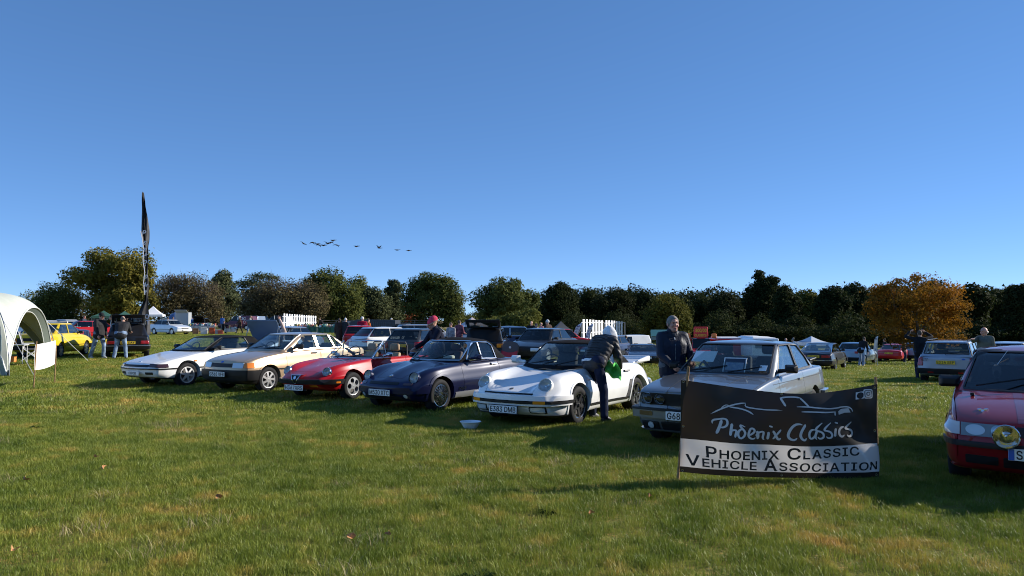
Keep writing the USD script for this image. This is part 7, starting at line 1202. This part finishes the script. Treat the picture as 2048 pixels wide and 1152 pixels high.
def stall(label, px0, px1, d, cloth_, h=.75, seed=0, goods=26, name='stall_table', gl='small goods laid out along the stall table'):
    A, B = at(px0, HORIZON, d), at(px1, HORIZON, d); g0 = float(zg((A[0] + B[0]) / 2, d)); L = B[0] - A[0]; t = thing(name, label, 'table', (A[0], d, g0)); r = np.random.default_rng(seed)
    obj('table_top', rbx(0, L, -.4, .4, h - .03, h, .01, 6), cloth_, t)
    u = np.linspace(0, L, 60); V = np.concatenate([np.stack([u, -.41 - .02 * np.sin(u * 14), np.full(60, h)], -1), np.stack([u, -.43 - .05 * np.sin(u * 14), np.full(60, h * .35)], -1)]); j = np.arange(59); obj('table_skirt', (V, np.stack([j, j + 1, j + 61, j + 60], -1)), cloth_, t, True)
    for x in (.1, L - .1): obj('leg', tube([(x, 0, 0), (x, 0, h - .03)], .025, 5), STEEL, t)
    for ci, col in enumerate(((.7, .68, .64), (.12, .14, .20), (.45, .12, .08), (.50, .38, .12), (.10, .28, .22))):
        parts = []
        for _ in range(goods // 5 + 1):
            x, y, w_, hh = r.uniform(.1, L - .1), r.uniform(-.3, .3), r.uniform(.08, .22), r.uniform(.05, .30); parts.append(rbx(x - w_ / 2, x + w_ / 2, y - w_ / 2, y + w_ / 2, h, h + hh, .01, 4))
        tag(obj('stall_goods', xf(cat(*parts), (A[0], d, g0)), mat(f'goods_{["pale", "navy", "red", "ochre", "green"][ci]}', col, .6, var=.2, vscale=12)), gl + ', ' + ['pale', 'navy', 'red', 'ochre', 'green'][ci] + ' ones', 'goods', None, 'stuff')
def show():
    CG = mat('canopy_green', (.035, .11, .075), .7); CW = mat('canopy_white', (.80, .80, .79), .7); CP = mat('canopy_pale_pink', (.42, .36, .36), .7); CD = mat('canopy_dark_grey', (.085, .088, .09), .7); CB = mat('canopy_pale_blue', (.42, .47, .54), .7)
    gazebo('left dark green gazebo behind the red hatchback on the far left', 207, 632, 621, 84, 19, CG); gazebo('right dark green gazebo behind the man bending at the hatchback', 249, 632, 622, 84, 17, CG, rz=.6); gazebo('white gazebo with a tall peak right of the feather flag', 306, 629, 612, 88, 20, CW, rz=.3)
    gazebo('pale pink gazebo behind the blue roadster', 944, 651, 634, 44, 24, CP, rz=.5, walls=None)
    def sg(t, h, ze): obj('sign_board', xf(rbx(-h * .85, h * .85, -.02, .02, ze - .95, ze - .3, .01, 6), (h * .2, -h - .05, 0)), mat('board_grey', (.30, .31, .30), .6), t); decal(t, h * .2, -h - .08, ze - .62, h * 1.5, .24, 'VAL MOTO', np.array([[1, 0, 0], [0, 0, -1], [0, 1, 0]], float), WHITEPLASTIC, 'sign_lettering')
    gazebo('dark grey gazebo with a lettered board right of the brown-jacketed man', 1122, 659, 642, 52, 19, CD, rz=.15, walls=(0, 1), sign=sg); gazebo('pale blue gazebo peeping over the black fastback', 1622, 684, 672, 56, 22, CB)
    sight_screen('large white slatted sight screen behind the vans on the left', 566, 633, 627, 632, 71, 79, 14, .30, .5); sight_screen('left half of the white slatted sight screen pair behind the bending man', 1164, 1207, 638, 641, 66, 72, 7, .5, .58); sight_screen('right half of the white slatted sight screen pair left of the white van', 1210, 1246, 640, 643, 73, 78, 7, .5, .58)
    c = at(1250, 645, 70); t = thing('screen_post', 'thin steel frame post standing right of the sight screen pair', 'post', (c[0], 70, float(zg(c[0], 70)))); z = c[2] - float(zg(c[0], 70)); obj('upright', tube([(0, 0, 0), (0, 0, z)], .03, 5), STEEL, t); obj('arm', tube([(0, 0, z), (-.45, 0, z)], .03, 5), STEEL, t)
    # lettered feather banners
    def sail(label, px, d, y0, y1, wpx, text, m, ink, lean=.12):
        c = at(px, HORIZON, d); g0 = float(zg(c[0], d)); s = d / FPX; zt, zb_ = EYE + (639.9 - y0) * s - g0, EYE + (639.9 - y1) * s - g0; w = wpx * s; t = thing('sail_banner', label, 'flag', (c[0], d, g0)); v = np.linspace(0, 1, 24); le = lean * (zt - zb_) * v ** 1.5; prof = w * np.minimum(1, ((1 - v) * 4.5) ** .55)
        P = np.concatenate([np.stack([le + w * .5, .04 * np.sin(v * 5), zb_ + (zt - zb_) * v], -1), np.stack([le + w * .5 - prof, .04 * np.sin(v * 5 + 1), zb_ + (zt - zb_) * v], -1)]); j = np.arange(23); obj('sail_cloth', (P, np.stack([j, j + 24, j + 25, j + 1], -1)), m, t, True); obj('pole', tube([(w * .5, .02, 0), (w * .5, .02, zb_)] + [(a + w * .52, .02, zb_ + (zt - zb_) * b) for a, b in zip(le[::4], v[::4])], .02, 5), STEEL, t)
        for k, ch in enumerate(text):
            b = .12 + .70 * k / max(1, len(text) - 1); decal(t, lean * (zt - zb_) * b ** 1.5 - .02, -.06, zb_ + (zt - zb_) * b, w * .62, (zt - zb_) * .11, ch, np.array([[0, -1, 0], [0, 0, -1], [1, 0, 0]], float) if False else np.array([[1, 0, 0], [0, 0, -1], [0, 1, 0]], float), ink, 'sail_lettering')
    SW_, SI = mat('sail_white', (.62, .63, .70), .7), mat('sail_ink_navy', (.02, .03, .12), .6)
    sail('white feather banner with dark letters left of the sight screen pair', 1149, 46, 646, 681, 9, 'ROTOM', SW_, SI, .30); sail('second white feather banner in front of the sight screen slats', 1175, 47, 647, 676, 8, 'ROTOM', SW_, SI, .28); sail('small white feather banner left of the red coupe', 1750, 42, 672, 702, 7, 'LM', mat('sail_grey', (.55, .55, .55), .7), SI, .05)
    # vans and trailer
    PV = paint('paint_van_maroon', (.10, .03, .045), 0)
    def pv(t, S, X):
        for s in (1, -1):
            Rm = RSIDE if s > 0 else np.array([[1, 0, 0], [0, 0, -1], [0, 1, 0]], float); decal(t, X(3.4), .965 * s, 1.45, 1.1, .26, 'ELIC', Rm, WHITEPLASTIC, 'van_lettering'); obj('painted_ring', xf(tube([(.16 * math.cos(b), 0, .16 * math.sin(b)) for b in np.linspace(0, 2 * PI, 17)], .03, 5), (X(3.6), .96 * s, 1.0)), WHITEPLASTIC, t); obj('painted_panel', bx(X(4.3), X(2.9), .955 * s - .004, .955 * s + .004, .75, 1.18), mat('van_red', (.30, .03, .04), .5), t)
    van('dark maroon van painted with white lettering behind the walking people', 478, 96, 95, PV, extra=pv, H=1.8); van('blue-grey van with open rear doors right of the painted van', 524, 104, 195, SLATE, doors=True, H=1.8); van('white van with dark open side left of the left sight screen', 580, 98, 195, WHT, doors=True, L=4.7, H=1.75); van('pale grey high van between the open van and the sight screen', 552, 108, 95, paint('paint_van_grey', (.30, .36, .44), .2), H=1.8); van('white van right of the sight screen pair', 1246, 58, 62, WHT, H=1.95)
    def truck(t, S, X):
        obj('sign_panel', rbx(X(2.3), X(2.2), -.55, .55, 1.72, 2.62, .05, 8), mat('sign_red', (.62, .03, .03), .5), t, 40)
        Rm = np.array([[0, 0, 1], [1, 0, 0], [0, 1, 0]], float); decal(t, X(2.19), 0, 2.34, .85, .26, '800/00', Rm, mat('sign_yellow', (.85, .50, .04), .5), 'sign_lettering'); decal(t, X(2.19), 0, 1.96, .9, .18, 'CLASSICS', Rm, mat('sign_yellow', (.85, .50, .04), .5), 'sign_lettering')
        for s in (1, -1): obj('beacon', rbx(X(2.4), X(2.1), 1.0 * s - .18, 1.0 * s + .18, 1.74, 2.08, .06, 8), mat('beacon_orange', (.80, .22, .05), .4), t, 50)
    van('red truck with a red and yellow roof sign behind the smiling man', 1401, 60, 8, REDC, H=1.75, extra=truck, nm='truck')
    c = at(1511, HORIZON, 58); t = thing('camper_van', 'white camper roof with a raised front showing over the silver saloon', 'camper', (c[0], 58, float(zg(c[0], 58))), 0); z = EYE + (639.9 - 672) * 58 / FPX - float(zg(c[0], 58)); obj('body', rbx(-1.0, 1.0, -2.3, 2.3, .35, z - .12, .12, 8), WHT, t, 40); obj('roof_pod', Manifold.batch_hull([rbx(-.85, .85, -1.9, 1.8, z - .14, z - .08, .03, 8), rbx(-.7, .35, -1.6, 1.5, z - .06, z, .03, 8)]), WHITEPLASTIC, t, 40)
    for y in (-1.5, 1.5):
        for s in (1, -1): w = sub('wheel', t); obj('tyre', xf(wheel_meshes('disc', .32, .2, .2, 14)[0], (.96 * s, y, .32), rot('z', -PI / 2 if s > 0 else PI / 2)), RUBBER, w, 50)
    obj('camper_windscreen', rbx(-.8, .8, -2.34, -2.29, z - .85, z - .3, .01, 6), GLASS_DARK, t)
    c = at(1455, HORIZON, 60); t = thing('flat_trailer', 'red and white low vehicle roof left of the white camper', 'trailer', (c[0], 60, float(zg(c[0], 60)))); z = EYE + (639.9 - 674) * 60 / FPX - float(zg(c[0], 60)); obj('trailer_body', rbx(-1.2, 1.0, -1.5, 1.5, .4, z - .1, .08, 8), REDC, t, 40); obj('trailer_roof', rbx(-1.0, .95, -1.4, 1.4, z - .1, z, .04, 8), WHITEPLASTIC, t, 40); [obj('tyre', xf(wheel_meshes('disc', .32, .2, .2, 14)[0], (1.0 * s, 0, .32), rot('z', -PI / 2 if s > 0 else PI / 2)), RUBBER, t, 50) for s in (1, -1)]
    # the dark horsebox-like trailer in the middle distance
    d = 62; A, B = at(688, HORIZON, d), at(818, HORIZON, d); L = B[0] - A[0]; g0 = float(zg(A[0], d)); t = thing('show_trailer', 'long dark blue-black show trailer with a rounded front end', 'trailer', ((A[0] + B[0]) / 2, d, g0), -.05); z = EYE + (639.9 - 639) * d / FPX - g0; TM = mat('trailer_dark', (.028, .034, .046), .5, var=.2)
    side = [(-L / 2, .5), (-L / 2 + .1, 1.3), (-L / 2 + .7, z - .25), (-L / 2 + 1.3, z), (L / 2 - .9, z - .05), (L / 2 - .9, .5)]; obj('trailer_body', prism(side, -1.1, 1.1, 'y'), TM, t, 30); obj('end_box', rbx(L / 2 - .9, L / 2, -1.0, 1.0, .5, z - .35, .04, 6), TM, t, 40)
    for x in np.arange(-L / 2 + 2.0, L / 2 - 1.0, .16): obj('side_rib', bx(x, x + .07, -1.13, -1.10, .6, z - .2), mat('trailer_rib', (.05, .06, .08), .5), t)
    obj('hatch', bx(-L / 2 + 1.0, -L / 2 + 1.9, -1.125, -1.10, .7, z - .5), DARKINT, t); obj('end_door', bx(L / 2 - .75, L / 2 - .15, -1.025, -1.0, .6, z - .6), mat('trailer_door', (.10, .10, .10), .6), t)
    for x in (-1, 0.2): [obj('tyre', xf(wheel_meshes('disc', .36, .22, .2, 14)[0], (x, 1.05 * s, .36), np.eye(3) if s > 0 else rot('z', PI)), RUBBER, t, 50) for s in (1, -1)]
    # stalls
    GT, WT = mat('tablecloth_green', (.03, .11, .07), .85), mat('tablecloth_pale', (.45, .42, .38), .85)
    stall('long pale stall table heaped with goods right of the white saloon', 378, 432, 76, WT, seed=1, goods=70, gl='small goods heaped on the long pale table'); stall('green stall table behind the champagne saloon roof', 588, 636, 70, GT, seed=2, goods=50, gl='small goods on the left green stall table'); stall('second green stall table left of the two coated people', 637, 672, 66, GT, seed=3, goods=40, gl='small goods on the right green stall table'); stall('low stall table in front of the painted van', 452, 476, 75, WT, .5, 4, 14, gl='small goods on the low stall table')
    for px, w_, h_, col, lab, nm in ((391, .5, .45, (.30, .16, .08), 'brown cardboard box under the long stall table', 'cardboard_box'), (408, .55, .55, (.72, .72, .70), 'white box under the long stall table', 'white_box'), (424, .5, .5, (.60, .10, .03), 'orange red box at the right end of the long stall table', 'red_box'), (436, .5, .35, (.35, .36, .38), 'grey crate right of the orange red box', 'grey_crate'), (441, .45, .25, (.5, .1, .06), 'low red box by the blue-hooded person', 'red_box')):
        p = gnd(px, 668.5); t = thing(nm, lab, 'box', tuple(p), .3); m = mat('box_' + lab.split()[0] + '_' + lab.split()[1], col, .7); obj('box_shell', bx(-w_ / 2, w_ / 2, -w_ / 2, w_ / 2, 0, h_) - bx(-w_ / 2 + .03, w_ / 2 - .03, -w_ / 2 + .03, w_ / 2 - .03, .04, h_ + 1), m, t); obj('box_flap', xf(bx(-w_ / 2, w_ / 2, -.01, .01, 0, .15), (0, -w_ / 2, h_), rot('x', .6)), m, t)
    c = at(367, HORIZON, 90); g0 = float(zg(c[0], 90)); t = thing('box_trailer', 'pale grey box trailer with its side flap raised behind the white saloon', 'trailer', (c[0], 90, g0), .1); obj('trailer_box', rbx(-.75, .75, -.6, .6, .5, 2.2, .03, 6), mat('trailer_pale', (.34, .36, .38), .5), t, 40); obj('flap', xf(rbx(-.7, .7, -.02, .02, 0, .7, .01, 6), (0, -.6, 2.15), rot('x', 1.1)), mat('trailer_pale', (.34, .36, .38)), t, 40); [obj('tyre', xf(wheel_meshes('disc', .3, .18, .18, 12)[0], (0, .0, 0), rot('z', -PI / 2 if s > 0 else PI / 2) ) if False else xf(wheel_meshes('disc', .3, .18, .18, 12)[0], (.8 * s, 0, .3), rot('z', -PI / 2 if s > 0 else PI / 2)), RUBBER, t, 50) for s in (1, -1)]
    c = at(349, HORIZON, 92); t = thing('tarpaulin', 'blue tarpaulin draped over a frame left of the pale grey trailer', 'tarpaulin', (c[0], 92, float(zg(c[0], 92)))); a = np.linspace(0, 2 * PI, 13)[:-1]; P = np.array([[(1.3 - .9 * k) * math.cos(b) * (1 + .12 * math.sin(5 * b)), (1.2 - .8 * k) * math.sin(b), 2.2 * k ** .8] for k in (0, .4, .8) for b in a] + [[.1, 0, 2.3]]); Fq = [[i * 12 + j, i * 12 + (j + 1) % 12, (i + 1) * 12 + (j + 1) % 12] for i in (0, 1) for j in range(12)] + [[i * 12 + j, (i + 1) * 12 + (j + 1) % 12, (i + 1) * 12 + j] for i in (0, 1) for j in range(12)] + [[24 + j, 24 + (j + 1) % 12, 36] for j in range(12)]; obj('sheet', (P, np.array(Fq)), mat('tarpaulin_blue', (.05, .10, .22), .6, var=.3), t, 40)
    # signs and chair
    c = at(1316, 666, 52); t = thing('notice_board', 'pale turquoise lettered board left of the smiling man', 'sign', (c[0], 52, float(zg(c[0], 52)))); z = c[2] - float(zg(c[0], 52)); obj('board', rbx(-.5, .75, -.02, .02, z - .22, z + .22, .01, 6), mat('board_turquoise', (.20, .42, .38), .5), t); obj('board', rbx(-.5, .75, -.02, .02, z - .48, z - .25, .01, 6), mat('board_grey_green', (.16, .19, .18), .6), t); decal(t, .2, -.03, z, .5, .16, 'CLUB', np.array([[1, 0, 0], [0, 0, -1], [0, 1, 0]], float), mat('board_ink', (.03, .10, .10), .5), 'board_lettering'); [obj('leg', tube([(x, .05, 0), (x, .05, z + .2)], .03, 5), STEEL, t) for x in (-.45, .7)]
    c = xy(1014, 21.5); t = thing('camping_chair', 'red and grey folding camping chair with a tall back between the two convertibles', 'chair', (*c, float(zg(*c))), -1.9); s = 21.5 / FPX
    zt, zb_ = EYE + (639.9 - 683) * s, .45; RC, GC = mat('chair_red', (.46, .035, .045), .8), mat('chair_grey', (.09, .08, .08), .8); w0, w1 = .26, .27
    y = np.linspace(-1, 1, 11); top = [(-.30, .24 * math.sin(q * PI / 2), zt - .10 * (1 - math.cos(q * PI / 2))) for q in y]; obj('back_headrest', (np.array([(-.24, .25 * q, zt - .26 - .06 * math.cos(q * PI / 2)) for q in y] + top), np.vstack([[i, i + 1, i + 12, i + 11] for i in range(10)])), GC, t, True); obj('back_panel', (np.array([(-.235, .25 * q, zt - .26 - .06 * math.cos(q * PI / 2)) for q in y] + [(-.05, .22 * q, zb_) for q in y]), np.vstack([[i, i + 11, i + 12, i + 1] for i in range(10)])), RC, t, True); obj('seat', rbx(-.08, .42, -.25, .25, zb_ - .03, zb_, .01, 6), RC, t)
    for q in (1, -1): obj('leg', tube([(-.3, .26 * q, zt - .1), (-.05, .25 * q, zb_), (.35, .25 * q, 0)], .012, 5), BLACK, t); obj('leg', tube([(-.25, .25 * q, 0), (.4, .25 * q, zb_)], .012, 5), BLACK, t); obj('arm', rbx(-.15, .38, .27 * q - .03, .27 * q + .03, .66, .68, .008, 6), BLACK, t)
    obj('headrest_logo', xf(Manifold.batch_hull([ball((0, .03 * math.cos(b), .03 * math.sin(b)), .008, 6) for b in np.arange(5) * 2 * PI / 5]), (-.262, 0, zt - .17)), WHITEPLASTIC, t)
    # field fences along the far edge of the grass
    FW = mat('fence_weathered', (.20, .16, .12), .9, var=.3)
    for k, (p0, p1, d, lab) in enumerate(((120, 200, 118, 'weathered post and rail fence below the dark round evergreen'), (640, 860, 112, 'weathered post and rail fence below the pines in the middle'))):
        A, B = at(p0, HORIZON, d), at(p1, HORIZON, d + 4); A[2], B[2] = zg(A[0], A[1]), zg(B[0], B[1]); t = thing('field_fence', lab, 'fence', tuple(A)); v = B - A; n = int(np.linalg.norm(v) / 2.2)
        for i in range(n + 1): q = v * i / n; obj('post', bx(q[0] - .06, q[0] + .06, q[1] - .06, q[1] + .06, q[2] - .1, q[2] + 1.25), FW, t)
        for i in range(n):
            for zz in (.45, .80, 1.15): obj('rail', tube([v * i / n + [0, -.08, zz], v * (i + 1) / n + [0, -.08, zz]], .05, 4), FW, t)
if globals().get('ONLY') in (None, 'background'): background_cars(); show()
